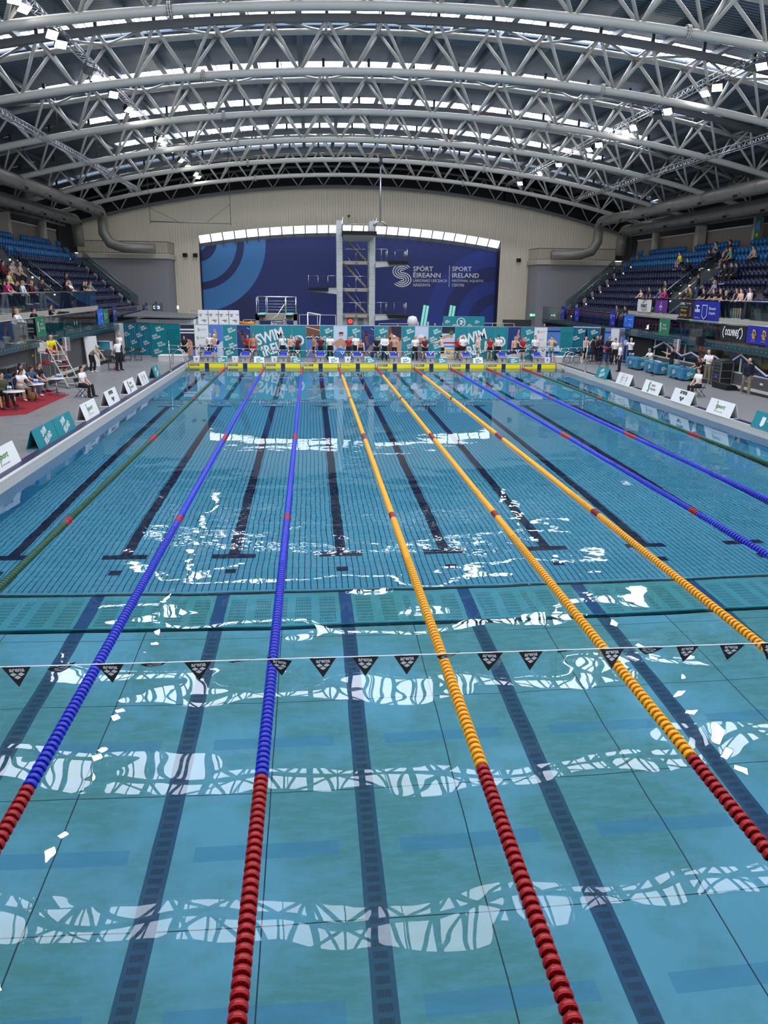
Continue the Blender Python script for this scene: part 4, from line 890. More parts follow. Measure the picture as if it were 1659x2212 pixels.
# ================================================================ DIVING TOWER AND THE FAR END
mat('tower_tile', (176, 182, 178), .5, noise=(.5, .3, (160, 168, 166))); mat('beam_stone', (150, 142, 126), .7); mat('tread', (40, 60, 66), .6); mat('board_green', (120, 200, 180), .5); mat('board_side', (20, 110, 90), .5)
def rails(b, pts, h, n, mt='chrome', r=.022, mid=1):
    pts = [Vector(p) for p in pts]; up = Vector((0, 0, h)); b.tube([p+up for p in pts], r, mt, 6)
    for a, c in zip(pts[:-1], pts[1:]):
        k = max(1, round((c-a).length/n))
        for i in range(k+1): p = a+(c-a)*i/k; b.cyl(p, p+up, r*.8, mt, 5)
    for m_ in range(mid): z = Vector((0, 0, h*(m_+1)/(mid+1))); b.tube([p+z for p in pts], r*.6, mt, 5)
def tower():
    t = thing('diving_tower', 'tall grey diving tower with stairs and black-edged platforms before the blue wall', 'diving tower', (-.55, 66, DECK))
    G = lambda z: z-DECK
    for x, nm in ((-1.32, 'l'), (1.45, 'r')):
        for y, w_ in ((0, .5), (2.6, .36)):
            b = MB(); b.bx((x-w_/2, y-.2, 0), (x+w_/2, y+.35, G(10.5)), 'tower_tile')
            for k in range(20): b.bx((x-w_/2-.004, y-.204, .5*k), (x+w_/2+.004, y+.354, .5*k+.012), 'grey_steel')
            b.build('pillar', t)
    for z, side in ((7.15, 1), (4.95, -1), (2.8, 1)):
        b = MB(); b.bx((-1.1, -.15, G(z)-.12), (1.25, .15, G(z)+.16), 'beam_stone'); b.bx((-1.1, 0, G(z)+.1), (1.25, 3.0, G(z)+.16), 'beam_stone')
        for x in (-.98, .1, 1.1): b.bx((x-.09, -.2, G(z)-.08), (x+.09, -.14, G(z)+.1), 'grey_steel')
        b.build('landing', t)
        b = MB(); rails(b, [(-1.05, -.1, G(z)+.16), (1.2, -.1, G(z)+.16)], .95, 1.1, mid=0); b.build('railing', t)
        # side platform
        if side > 0: x0, xa, x1 = 1.7, 2.75, 4.35
        else: x0, xa, x1 = -1.57, -2.3, -3.95
        b = MB(); lo, hi = sorted((x0, x1))
        b.bx((x0, -.1, G(z)-.02), (xa, .5, G(z)+.16), 'beam_stone')
        b.add([(x0, -.6, G(z)-.35), (x0, 1.6, G(z)-.35), (x0, 1.6, G(z)), (x0, -.6, G(z)), (x1, -1.4, G(z)-.12), (x1, 1.6, G(z)-.12), (x1, 1.6, G(z)), (x1, -1.4, G(z))], [(0,1,5,4),(0,4,7,3),(1,2,6,5),(3,7,6,2),(4,5,6,7)], 'tower_tile')
        b.build('platform', t)
        b = MB(); b.bx((xa, -1.7, G(z)-.1), (x1, 1.6, G(z)+.17), 'black'); b.build('platform_mat', t)
        b = MB(); rails(b, [(x0, -.1, G(z)+.17), (xa, -.1, G(z)+.17)], .98, .5, mid=0); rails(b, [(xa, -.1, G(z)+.17), (xa, 1.5, G(z)+.17), (x1, 1.5, G(z)+.17), (x1, -.8, G(z)+.17)], .98, .7, mid=0); b.build('railing', t)
    # top platform
    b = MB(); z = G(9.38); b.bx((-1.15, -2.2, z-.12), (1.65, 3, z+.2), 'black'); b.build('platform_mat', t)
    b = MB(); b.add([(-1.1, -2.1, z-.12), (1.6, -2.1, z-.12), (1.3, .2, z-.5), (-1.0, .2, z-.5), (1.3, 3, z-.3), (-1.0, 3, z-.3)], [(0,1,2,3), (3,2,4,5)], 'tower_tile'); b.build('platform', t)
    b = MB(); rails(b, [(-.6, 3, z+.2), (1.3, 3, z+.2)], .9, .6); rails(b, [(-1.12, -2.0, z+.2), (-1.12, 2.8, z+.2)], 1.05, .8); rails(b, [(1.62, -2.0, z+.2), (1.62, 2.8, z+.2)], 1.05, .8); b.build('railing', t)
    # stairs, three flights
    for z0, z1 in ((7.3, 9.3), (5.1, 7.1), (2.95, 4.9), (.3, 2.8)):
        b = MB(); n = 9
        for i in range(n):
            x = .95-1.9*i/n; zz = G(z0)+(z1-z0)*(i+1)/n; b.bx((x-.24, 1.0, zz-.06), (x+.02, 1.9, zz), 'tread')
        for y in (.95, 1.95): b.add([(1.0, y-.03, G(z0)), (1.0, y+.03, G(z0)), (-1.0, y+.03, G(z1)), (-1.0, y-.03, G(z1)), (1.0, y-.03, G(z0)+.22), (1.0, y+.03, G(z0)+.22), (-1.0, y+.03, G(z1)+.22), (-1.0, y-.03, G(z1)+.22)], [(0,3,2,1),(4,5,6,7),(0,4,7,3),(1,2,6,5)], 'beam_stone')
        b.build('stair_flight', t)
        b = MB(); b.tube([(1.25, .9, G(z0)+1.0), (.5, .9, G(z0)+1.0), (-.6, .9, G(z1)+.6)], .025, 'chrome', 6); b.cyl((.5, .9, G(z0)+.2), (.5, .9, G(z0)+1.0), .02, 'chrome', 5); b.build('stair_rail', t)
    b = MB(); b.bx((-1.1, .3, 0), (1.25, .45, G(2.68)), 'tower_tile')
    for k in range(9): b.bx((-1.1, .29, .25*k), (1.25, .3, .25*k+.012), 'grey_steel'); b.bx((-1.1+k*.27, .29, 0), (-1.09+k*.27, .3, 2.3), 'grey_steel')
    b.build('base_wall', t)
    t = thing('signal_box', 'grey box with a red glowing no entry signal on the tower base', 'sign', (-.95, 66.2, 2.1))
    b = MB(); b.bx((-.25, -.08, 0), (.25, .08, .5), 'dark_steel'); b.build('housing', t)
    mat('red_glow', (200, 30, 30), .5, emit=(255, 40, 40), es=3.0)
    b = MB(); M = facing((0, -.09, .25), 0); b.strip([(.15*math.cos(a*PI/12), .15*math.sin(a*PI/12)) for a in range(25)], .08, 'red_glow', M); b.strip([(-.09, .09), (.09, -.09)], .06, 'red_glow', M); b.build('no_entry_symbol', t)
    b = MB(); b.bx((0, -.05, 0), (.5, .05, .45), 'grey_steel'); b.bx((.04, -.06, .28), (.46, -.05, .4), 'dark_steel'); tag(b.build('notice_board', None, (-.3, 66.2, 2.12)), 'small grey notice board right of the red signal on the tower base', 'board')
tower()
def springboards():
    t = thing('springboard_stage', 'raised springboard stage with steel railings and two mint boards left of the tower', 'diving stage', (-7.0, 62, DECK))
    for x in (-1.62, 1.4): b = MB(); b.bx((x-.15, -.2, 0), (x+.15, .3, 2.75), 'tower_tile'); b.build('pillar', t)
    b = MB(); b.bx((-1.77, -.2, 2.25), (1.55, 2.2, 2.75), 'beam_stone'); b.build('stage_slab', t)
    for x in (-1.25, .95):
        b = MB(); b.bx((x-.28, -1.4, 2.55), (x+.28, 2.0, 2.72), 'black'); b.bx((x-.27, -1.4, 2.72), (x+.27, 2.4, 2.78), 'board_green'); b.bx((x-.33, .0, 2.2), (x+.33, .5, 2.56), 'beam_stone'); b.build('diving_board', t)
    b = MB()
    for x in (-1.68, -.92, .62, 1.45): b.tube([(x, -.1, 2.75), (x, .2, 4.05)], .03, 'chrome', 6); b.tube([(x, 2.1, 2.75), (x, 2.1, 4.05)], .03, 'chrome', 6)
    b.tube([(-1.68, .2, 4.07), (1.45, .2, 4.07)], .03, 'chrome', 6); b.tube([(-1.68, 2.1, 4.07), (1.45, 2.1, 4.07)], .03, 'chrome', 6)
    for k in range(4): b.cyl((-1.6, 2.1, 3.0+k*.24), (1.4, 2.1, 3.0+k*.24), .012, 'chrome', 5)
    b.build('railing', t)
    b = MB(); n = 28         # spiral stair guard
    for i in range(n): a = PI*1.5*i/n; x, y = .1+.62*math.cos(a+2.6), -.6+.62*math.sin(a+2.6); b.cyl((x, y, .2), (x, y, 2.2+max(0, (i-16))*.06), .012, 'chrome', 4)
    b.tube([(.1+.62*math.cos(PI*1.5*i/n+2.6), -.6+.62*math.sin(PI*1.5*i/n+2.6), 2.2+max(0, i-16)*.06) for i in range(n)], .025, 'chrome', 6); b.tube([(-.55, -.8, 2.3), (.0, -1.0, 2.7), (.55, -.9, 3.5)], .03, 'white', 6)
    for i in range(7): a = i*.6; b.add([(.1, -.6, .4+i*.28), (.1+.6*math.cos(a), -.6+.6*math.sin(a), .4+i*.28), (.1+.6*math.cos(a+.6), -.6+.6*math.sin(a+.6), .4+i*.28)], [(0,1,2)], 'grey_steel')
    b.build('spiral_stair', t)
    for i, (x, lab) in enumerate(((4.75, 'left of the two tilted green springboards right of the tower'), (6.95, 'right of the two tilted green springboards right of the tower'))):
        t = thing('springboard', lab, 'springboard', (x, 61.5, DECK), 0, 'tilted green springboards')
        T = Matrix.Translation((0, 0, 1.9)) @ Matrix.Rotation(math.radians(11), 4, 'Y') @ Matrix.Rotation(math.radians(72), 4, 'X')
        b = MB(); b.bx((-.25, -.1, -.03), (.25, 1.75, .03), 'board_side', T); b.bx((-.23, -.1, -.045), (-.05, 1.73, .045), 'board_green', T); b.bx((.03, -.1, -.045), (.21, 1.73, .045), 'board_green', T); b.build('board', t)
        b = MB(); b.bx((-.35, -.2, 1.2), (.3, .6, 1.9), 'black'); b.bx((-.3, 0, 0), (.25, .5, 1.25), 'tower_tile'); b.build('stand', t)
        b = MB()
        for sx in (-.42, .4): rails(b, [(sx, -.4, 1.3), (sx, .9, 1.3)], .95, .5)
        b.build('hand_rails', t)
springboards()
def far_end():
    b = MB(); b.bx((-11.2, 59.7, DECK), (-9.3, 61.6, .75), 'deck_tile'); b.bx((5.15, 59.6, DECK), (6.15, 61.2, .75), 'deck_tile'); b.bx((13.9, 59.8, DECK), (15.3, 61.3, .75), 'deck_tile'); struct(b.build('floor_raised'))
    def railing(p, q, h, lab, n=.9, z=DECK, mt='white_steel', mid=1):
        b = MB(); rails(b, [(0, 0, 0), (q[0]-p[0], q[1]-p[1], 0)], h, n, mt, .03, mid); tag(b.build('guard_rail', None, (p[0], p[1], z)), lab, 'railing')
    railing((-5.3, 63.5), (-2.3, 63.5), 2.65, 'white guard rail between the springboard stage and the tower', 1.5, mid=2)
    railing((1.3, 63.2), (4.4, 63.2), 2.0, 'thin white guard rail low between the tower and the tilted boards', 1.5)
    railing((-14.2, 64), (-12.2, 64), 2.9, 'white frame rail behind the logo panels on the far left', 1.0)
    railing((-9.9, 63.8), (-8.9, 63.8), 2.2, 'short white rail left of the springboard stage', 1.0)
    railing((9.5, 61), (12.2, 61), 2.2, 'white rail at the right end of the dive pool', .9)
    b = MB(); b.tube([(0, 0, 2.9), (0, 0, 0)], .05, 'white', 6); b.tube([(0, 0, 2.9), (1.0, 0, 2.75), (.95, .3, 1.9), (1.1, .3, 0)], .05, 'white', 6); b.tube([(0, 0, 1.4), (.15, 0, 0)], .04, 'white', 6); tag(b.build('platform_ladder', None, (-4.6, 61.5, DECK)), 'white bent tube ladder frame left of the tower', 'ladder')
    # white printed boxes left (kit store hoarding)
    for i in range(4):
        b = MB(); b.bx((0, 0, 0), (.74, .5, 3.1), 'white'); b.bx((0, -.01, 0), (.02, 0, 3.1), 'grey')
        for q in range(3):
            z = 2.75-q*.42; M = facing((.2+.3*(q % 2), -.012, z), 0)
            arena_logo(b, M @ Matrix.Translation((0, 0, .0)), .26, 'black_print'); M = facing((.55-.3*(q % 2), -.012, z), 0); b.text('swim', .09, 'photo_navy', M, .02, .24)
        tag(b.build('printed_hoarding', None, (-12.85+i*.77, 58.5, DECK)), 'white hoarding panel with small dark logos, %s of four behind the left banners' % ('first', 'second', 'third', 'fourth')[i], 'panel', 'white logo hoarding panels')
    b = MB(); b.bx((-.2, 0, 0), (3.1, .4, 2.75), 'teal'); 
    for q in range(5): swim_logo(b, facing((.1+q*.6, -.01, 2.35-.3*(q % 2)), 0), .4)
    M = facing((1.2, -.02, 2.3), 0); b.strip([(.33*math.cos(a*PI/12), .33*math.sin(a*PI/12)) for a in range(25)], .06, 'white', M); b.text('2', .36, 'white', M @ Matrix.Translation((-.12, -.18, 0)), .03)
    tag(b.build('teal_hoarding', None, (6.4, 60, DECK)), 'teal hoarding with a white ringed numeral behind the right tilted springboard', 'panel')
    b = MB(); b.lathe([(0, 0), (.3, .05), (.42, .3), (.42, .5), (.3, .78), (0, .86)], 'offwhite', 20); b.bx((-.3, -.2, -1.9), (.3, .2, .05), 'dark_steel'); tag(b.build('covered_spotlight', None, (3.75, 60.5, DECK+1.9)), 'pale round wrapped object beside the left tilted springboard', 'equipment')
    mat('orange_cord', (220, 140, 30), .8)
    b = MB(); rr = random.Random(4)
    pts = [(.9*(rr.random()-.5)*1.5, .4*rr.random(), 1.95+.35*rr.random()*(1-abs(rr.random()-.5))) for _ in range(60)]; b.tube(pts, .05, 'orange_cord', 6); b.bx((-.8, -.1, 0), (.8, .5, 1.95), 'dark_steel')
    tag(b.build('coiled_lane_rope', None, (-9.25, 58.8, DECK)), 'heap of orange-yellow coiled rope on a low trolley behind the banners', 'rope')
    # left: low flat-roofed box (changing block) with white ribbed front
    b = MB(); b.bx((0, 0, 0), (4.2, 6, 2.45), 'white'); b.add([(-.6, -1.2, 2.65), (4.2, -1.2, 2.55), (4.25, 6, 2.5), (-.6, 6, 2.8), (-.6, -1.2, 2.75), (4.2, -1.2, 2.63), (4.25, 6, 2.58), (-.6, 6, 2.9)], [(0,3,2,1),(4,5,6,7),(0,1,5,4),(1,2,6,5),(2,3,7,6),(3,0,4,7)], 'grey_steel')
    for k in range(20): b.bx((1.6+k*.13, -.03, 0), (1.65+k*.13, 0, 2.45), 'offwhite')
    tag(b.build('changing_block', None, (-17.2, 57.5, DECK)), 'low block with flat grey roof behind the left curtains', 'building')
    # exit signs
    mat('exit_green', (0, 120, 70), .5, emit=(20, 170, 110), es=1.0); mat('sign_white', (240, 245, 242), .5, emit=(235, 250, 242), es=1.6)
    for (x, y, z), w_, fg, bg, lab in (((-18.46, 72.3, 3.18), .55, 'exit_green', 'sign_white', 'glowing white and green exit sign on the left, farther left of two'), ((-17.3, 75.85, 3.1), .55, 'exit_green', 'sign_white', 'glowing white and green exit sign on the left, nearer the mural'), ((16.9, 72.3, 2.8), .55, 'sign_white', 'exit_green', 'green exit sign with white arrow on the right of the end wall')):
        b = MB(); b.bx((-w_/2, 0, -.14), (w_/2, .05, .14), bg); b.bx((-w_/2-.02, .05, -.16), (w_/2+.02, .08, .16), 'dark_steel')
        b.bx((-.2, -.006, -.09), (-.05, 0, .09), fg); b.quad([(.02, -.006, .03), (.02, -.006, -.03), (.12, -.006, -.03), (.12, -.006, -.08), (.22, -.006, 0), (.12, -.006, .08), (.12, -.006, .03)], fg)
        b.bx((-.05, .05, -.1), (.05, .11, .1), 'dark_steel')
        tag(b.build('exit_sign', None, (x, y, z)), lab, 'sign')
    b = MB(); b.bx((0, 0, 0), (6.0, .3, 2.0), 'dark_steel'); b.bx((1.2, -.02, 0), (2.0, 0, 1.1), 'grey'); b.bx((3, -.02, 0), (5.8, 0, 1.9), 'black'); struct(b.build('wall_low_dark', None, (14.4, 73.6, DECK)))
    for x, lab in ((-11.6, 'left'), (8.2, 'right')): pass
    # pole with cameras hanging from the fifth truss
    t = thing('hanging_camera_pole', 'long thin vertical pole with a pair of cameras hanging above the tower', 'camera', (1.0, 59.6, 0))
    b = MB(); b.cyl((0, 0, 9.95), (0, 0, 14.2), .055, 'alu', 8); b.cyl((0, 0, 14.0), (0, 0, 14.45), .19, 'dark_steel', 12); b.build('pole', t)
    for sx in (-1, 1): b = MB(); b.tube([(0, 0, 10.0), (sx*.28, 0, 9.95), (sx*.42, 0, 9.75)], .05, 'alu', 6); b.cyl((sx*.3, .05, 9.85), (sx*.5, -.05, 9.72), .09, 'grey_steel', 10); b.build('camera_head', t)
    # suspended frame (goal post hanging on wires) at the left
    t = thing('suspended_net_rig', 'thin rectangular tube rig hanging on wires before the corrugated wall, upper left', 'rigging', (-17.3, 66, 0))
    b = MB(); b.tube([(0, 0, 15.0), (0, 0, 9.95)], .02, 'dark_steel', 5); b.tube([(0, 0, 10.15), (6.5, 0, 10.1)], .05, 'grey_steel', 6); b.tube([(6.5, 0, 9.95), (6.5, 0, 16.0)], .02, 'dark_steel', 5); b.tube([(0, 0, 11.2), (2.2, 0, 10.2)], .015, 'dark_steel', 5); b.tube([(6.5, 0, 11.6), (4.6, 0, 10.2)], .015, 'dark_steel', 5); b.build('rig_tubes', t)
    # small fittings on the end wall
    for x, z in ((-.6, 11.75),): b = MB(); b.lathe([(0, 0), (.14, 0), (.1, -.16), (0, -.2)], 'dark_steel', 12); b.bx((-.04, 0, -.02), (.04, .3, .02), 'dark_steel'); tag(b.build('dome_camera', None, (x, 75.7, z)), 'small dark dome camera high on the cladding above the tower', 'camera')
    for x, z in ((-16.9, 9.0), (-15.7, 7.6), (15.4, 7.9), (-13.9, 7.4)):
        pass
    for sd in (-1, 1):
        for k in range(2 if sd < 0 else 1):
            b = MB(); b.box((0, 0, 0), (.3, .35, .35), 'black_plastic', rz=.4*sd); b.bx((-.03, 0, .1), (.03, .3, .16), 'dark_steel')
            tag(b.build('loudspeaker', None, (sd*16.1+k*.95*(-sd), 75.6, 7.9)), 'small dark loudspeaker on the end wall %s of the mural%s' % ('left' if sd < 0 else 'right', ', %s' % ('outer' if k == 0 else 'inner') if sd < 0 else ''), 'speaker')
    # pool ladders
    def ladder(x, y, sd, lab):
        t = thing('pool_ladder', lab, 'ladder', (x, y, DECK))
        for dy in (-.3, .3):
            b = MB(); b.tube([(sd*.75, dy, 0), (sd*.72, dy, .55), (sd*.55, dy, .85), (sd*.3, dy, .95), (sd*.05, dy, .85), (-sd*.08, dy, .5), (-sd*.1, dy, -.9)], .024, 'chrome', 8); b.build('side_rail', t)
        for k in range(3): b = MB(); b.bx((-sd*.2, -.28, -.2-k*.28), (-sd*.06, .28, -.17-k*.28), 'chrome'); b.build('tread', t)
    ladder(-12.55, 49.0, -1, 'curved chrome pool ladder at the far left pool corner'); ladder(12.55, 48.4, 1, 'curved chrome pool ladder at the far right pool corner')
    # raised end beams beside the blocks
    for sd in (-1, 1):
        b = MB(); b.bx((-.9, -.5, 0), (.9, .6, .36), 'kerb_tile'); b.bx((-.92, -.52, .36), (.92, .62, .4), 'offwhite'); struct(b.build('trim_%d' % (50+sd), None, (sd*13.6, 51.2, DECK)))
far_end()
# ================================================================ PEOPLE
mat('skin', (206, 158, 132), .55); mat('skin_tan', (178, 128, 98), .55); mat('skin_light', (224, 182, 160), .55); mat('eye', (30, 22, 20), .4); mat('lips', (160, 84, 80), .5)
CL = dict(white=(232, 232, 232), black=(20, 20, 24), navy=(22, 28, 52), red=(170, 24, 36), maroon=(92, 22, 28), grey=(128, 126, 124), green=(70, 130, 110), khaki=(120, 112, 92), pink=(178, 44, 106), yellow=(236, 214, 30), denim=(64, 86, 118), beige=(170, 150, 130), teal=(60, 150, 160), olive=(70, 76, 48), blue=(40, 80, 190), cream=(210, 190, 140), hoodie=(150, 148, 158))
for k, v in CL.items(): mat('cloth_'+k, v, .85)
HC = dict(dark=(28, 20, 18), brown=(70, 44, 28), blonde=(176, 138, 84), grey=(150, 148, 146), ginger=(140, 60, 30), cap_white=(230, 230, 230), cap_black=(20, 20, 22), cap_blue=(30, 70, 170), cap_red=(190, 40, 36), cap_beige=(196, 180, 150), bald=(206, 158, 132))
for k, v in HC.items(): mat('hair_'+k, v, .8 if 'cap' not in k else .4)
# limb directions: (flex forward, spread outward) in degrees, person looks to -Y, +X is the person's left
POSES = dict(
 stand=dict(lean=2, ul=(4, 10), fl=(14, 6), ur=(2, 10), fr=(12, 6), tl=(3, 4), sl=(-2, 3), tr=(-2, 4), sr=(-4, 3)),
 back=dict(lean=0, ul=(-22, 14), fl=(-28, -38), ur=(-22, 14), fr=(-28, -38), tl=(2, 5), sl=(-2, 4), tr=(0, 5), sr=(-2, 4)),
 clasp=dict(lean=4, ul=(12, 14), fl=(62, -34), ur=(12, 14), fr=(62, -34), tl=(3, 4), sl=(-2, 3), tr=(-1, 4), sr=(-3, 3)),
 clipboard=dict(lean=6, ul=(20, 10), fl=(96, -24), ur=(20, 10), fr=(96, -24), tl=(3, 5), sl=(-2, 4), tr=(-2, 5), sr=(-4, 4), hd=18),
 hands_face=dict(lean=2, ul=(60, 6), fl=(140, -16), ur=(6, 10), fr=(14, 6), tl=(3, 5), sl=(-2, 4), tr=(-2, 5), sr=(-4, 4)),
 goggles=dict(lean=6, ul=(62, 26), fl=(150, -34), ur=(62, 26), fr=(150, -34), tl=(3, 5), sl=(-2, 4), tr=(-2, 5), sr=(-4, 4), hd=12),
 reach=dict(lean=14, ul=(72, 4), fl=(80, 2), ur=(62, 6), fr=(72, 4), tl=(6, 5), sl=(-6, 4), tr=(-2, 5), sr=(-8, 4)),
 bent=dict(lean=62, ul=(40, 6), fl=(30, 4), ur=(44, 6), fr=(32, 4), tl=(14, 6), sl=(-14, 5), tr=(8, 6), sr=(-10, 5), hd=-20),
 swim=dict(lean=3, ul=(2, 14), fl=(10, 4), ur=(-2, 14), fr=(6, 4), tl=(4, 6), sl=(-3, 5), tr=(-3, 6), sr=(-5, 5)),
 rail=dict(lean=30, ul=(30, 14), fl=(84, -48), ur=(34, 14), fr=(80, -42), tl=(4, 5), sl=(-6, 4), tr=(-10, 5), sr=(-14, 4), hd=-18),
 film=dict(lean=2, ul=(70, 14), fl=(118, -26), ur=(70, 14), fr=(118, -26), tl=(6, 6), sl=(-4, 5), tr=(-6, 6), sr=(-8, 5)),
 crouch=dict(lean=58, ul=(66, 4), fl=(72, -4), ur=(60, 4), fr=(70, -4), tl=(58, 8), sl=(-34, 6), tr=(50, 8), sr=(-38, 6), hd=-24),
 walk=dict(lean=4, ul=(-14, 8), fl=(2, 4), ur=(16, 8), fr=(34, 2), tl=(18, 3), sl=(6, 2), tr=(-12, 3), sr=(-26, 2), hd=24),
 sit=dict(lean=6, ul=(14, 10), fl=(58, -26), ur=(14, 10), fr=(58, -26), tl=(86, 7), sl=(4, 3), tr=(84, 7), sr=(0, 3), sit=1),
 sit_lean=dict(lean=24, ul=(10, 14), fl=(52, -26), ur=(14, 12), fr=(58, -24), tl=(84, 10), sl=(-2, 4), tr=(86, 10), sr=(-6, 4), sit=1, hd=-8),
 sit_chin=dict(lean=22, ul=(38, 8), fl=(126, -8), ur=(34, 10), fr=(70, -22), tl=(84, 8), sl=(8, 3), tr=(86, 8), sr=(-6, 3), sit=1, hd=4),
 sit_work=dict(lean=16, ul=(40, 10), fl=(84, -12), ur=(40, 10), fr=(84, -12), tl=(84, 7), sl=(-4, 3), tr=(84, 7), sr=(4, 3), sit=1, hd=14),
)
def D(a, sx):       # direction from (flex, spread); sx=+1 for the person's left side
    f, s = math.radians(a[0]), math.radians(a[1]); return Vector((sx*math.sin(s), -math.sin(f)*math.cos(s), -math.cos(f)*math.cos(s)))
def skeleton(P):
    J = {}; J['pel'] = Vector((0, 0, 0)); t = math.radians(P['lean']); up = Vector((0, -math.sin(t), math.cos(t))); J['up'] = up
    J['waist'] = up*.16 if P['lean'] < 40 else Vector((0, -.08, .14)); J['chest'] = J['waist']+up*.2; J['neck'] = J['waist']+up*.36
    th = math.radians(P['lean']*.5 + P.get('hd', 0)*1.0); hu = Vector((0, -math.sin(th), math.cos(th))); J['hu'] = hu
    J['head'] = J['neck']+hu*.172
    for s, sx in (('l', 1), ('r', -1)):
        sh = J['neck']-up*.045+Vector((sx*.185, 0, 0)); el = sh+D(P['u'+s], sx)*.29; wr = el+D(P['f'+s], sx)*.255
        J['sh'+s], J['el'+s], J['wr'+s] = sh, el, wr; J['hdir'+s] = (D(P['f'+s], sx)+Vector((0, 0, -.15))).normalized()
        hp = Vector((sx*.09, 0, -.03)); kn = hp+D(P['t'+s], sx)*.43; an = kn+D(P['s'+s], sx)*.41
        J['hp'+s], J['kn'+s], J['an'+s] = hp, kn, an
    low = min(J['anl'].z, J['anr'].z); dz = -low+.085
    for k in J:
        if k not in ('up', 'hu', 'hdirl', 'hdirr'): J[k] = J[k]+Vector((0, 0, dz))
    return J
def ell(b, path, secs, n=14, side=Vector((1, 0, 0))):      # elliptical loft: secs=(half width, half depth)
    vs = []; N = len(path)
    for i, p in enumerate(path):
        d = (path[min(i+1, N-1)]-path[max(i-1, 0)]).normalized(); x = (side-d*side.dot(d)).normalized(); y = d.cross(x)
        for k in range(n): a = 2*PI*k/n; vs.append(p+x*secs[i][0]*math.cos(a)+y*secs[i][1]*math.sin(a))
    fs = [(i*n+k, i*n+(k+1) % n, (i+1)*n+(k+1) % n, (i+1)*n+k) for i in range(N-1) for k in range(n)]+[tuple(range(n-1, -1, -1)), tuple((N-1)*n+k for k in range(n))]
    b.add(vs, fs, 'skin', True)
def ball(b, c, r, sq=(1, 1, 1), n=12):
    b.lathe([(max(r*math.sin(PI*i/8), .001), -r*math.cos(PI*i/8)) for i in range(9)], 'skin', n, M=Matrix.Translation(c) @ Matrix.Diagonal((*sq, 1)))
def remesh(b, vox, name, mt, mats=None):
    me = b.mesh(name); o = link(name, me); m = o.modifiers.new('r', 'REMESH'); m.mode = 'VOXEL'; m.voxel_size = vox; m.use_smooth_shade = True
    s = o.modifiers.new('s', 'SMOOTH'); s.iterations = 3; s.factor = .5
    dg = bpy.context.evaluated_depsgraph_get(); out = bpy.data.meshes.new_from_object(o.evaluated_get(dg)); out.materials.clear(); out.materials.append(MATS[mt] if mt else None)
    bpy.data.objects.remove(o); bpy.data.meshes.remove(me); out.name = name
    out.polygons.foreach_set('use_smooth', [True]*len(out.polygons)); return out
SK = {}; BODY = {}; GARM = {}
def limb(b, pts, rs): 
    b.tube(pts, rs, 'skin', 12)
    for p, r in zip(pts[1:-1], rs[1:-1]): ball(b, p, r*.98)
def torso(b, J, g=0.0, low=True):
    up = J['up']; p = J['pel']; c = [p-Vector((0, 0, .09)), p-Vector((0, 0, .02)), p+(J['waist']-p)*.55, J['waist'], (J['waist']+J['chest'])*.5, J['chest'], J['neck']-up*.06, J['neck']+up*.0]
    sec = [(.12, .09), (.165, .115), (.15, .105), (.135, .095), (.148, .105), (.165, .115), (.15, .09), (.07, .06)]
    if not low: c, sec = c[1:], sec[1:]
    ell(b, c, [(w_+g, d_+g) for w_, d_ in sec])
def head_frame(J):
    z = J['hu']; y = Vector((0, -1, 0)); f = (y-z*y.dot(z)).normalized(); x = Vector((1, 0, 0)); M = Matrix((x, -f, z)).transposed().to_4x4(); M.translation = J['head']; return M
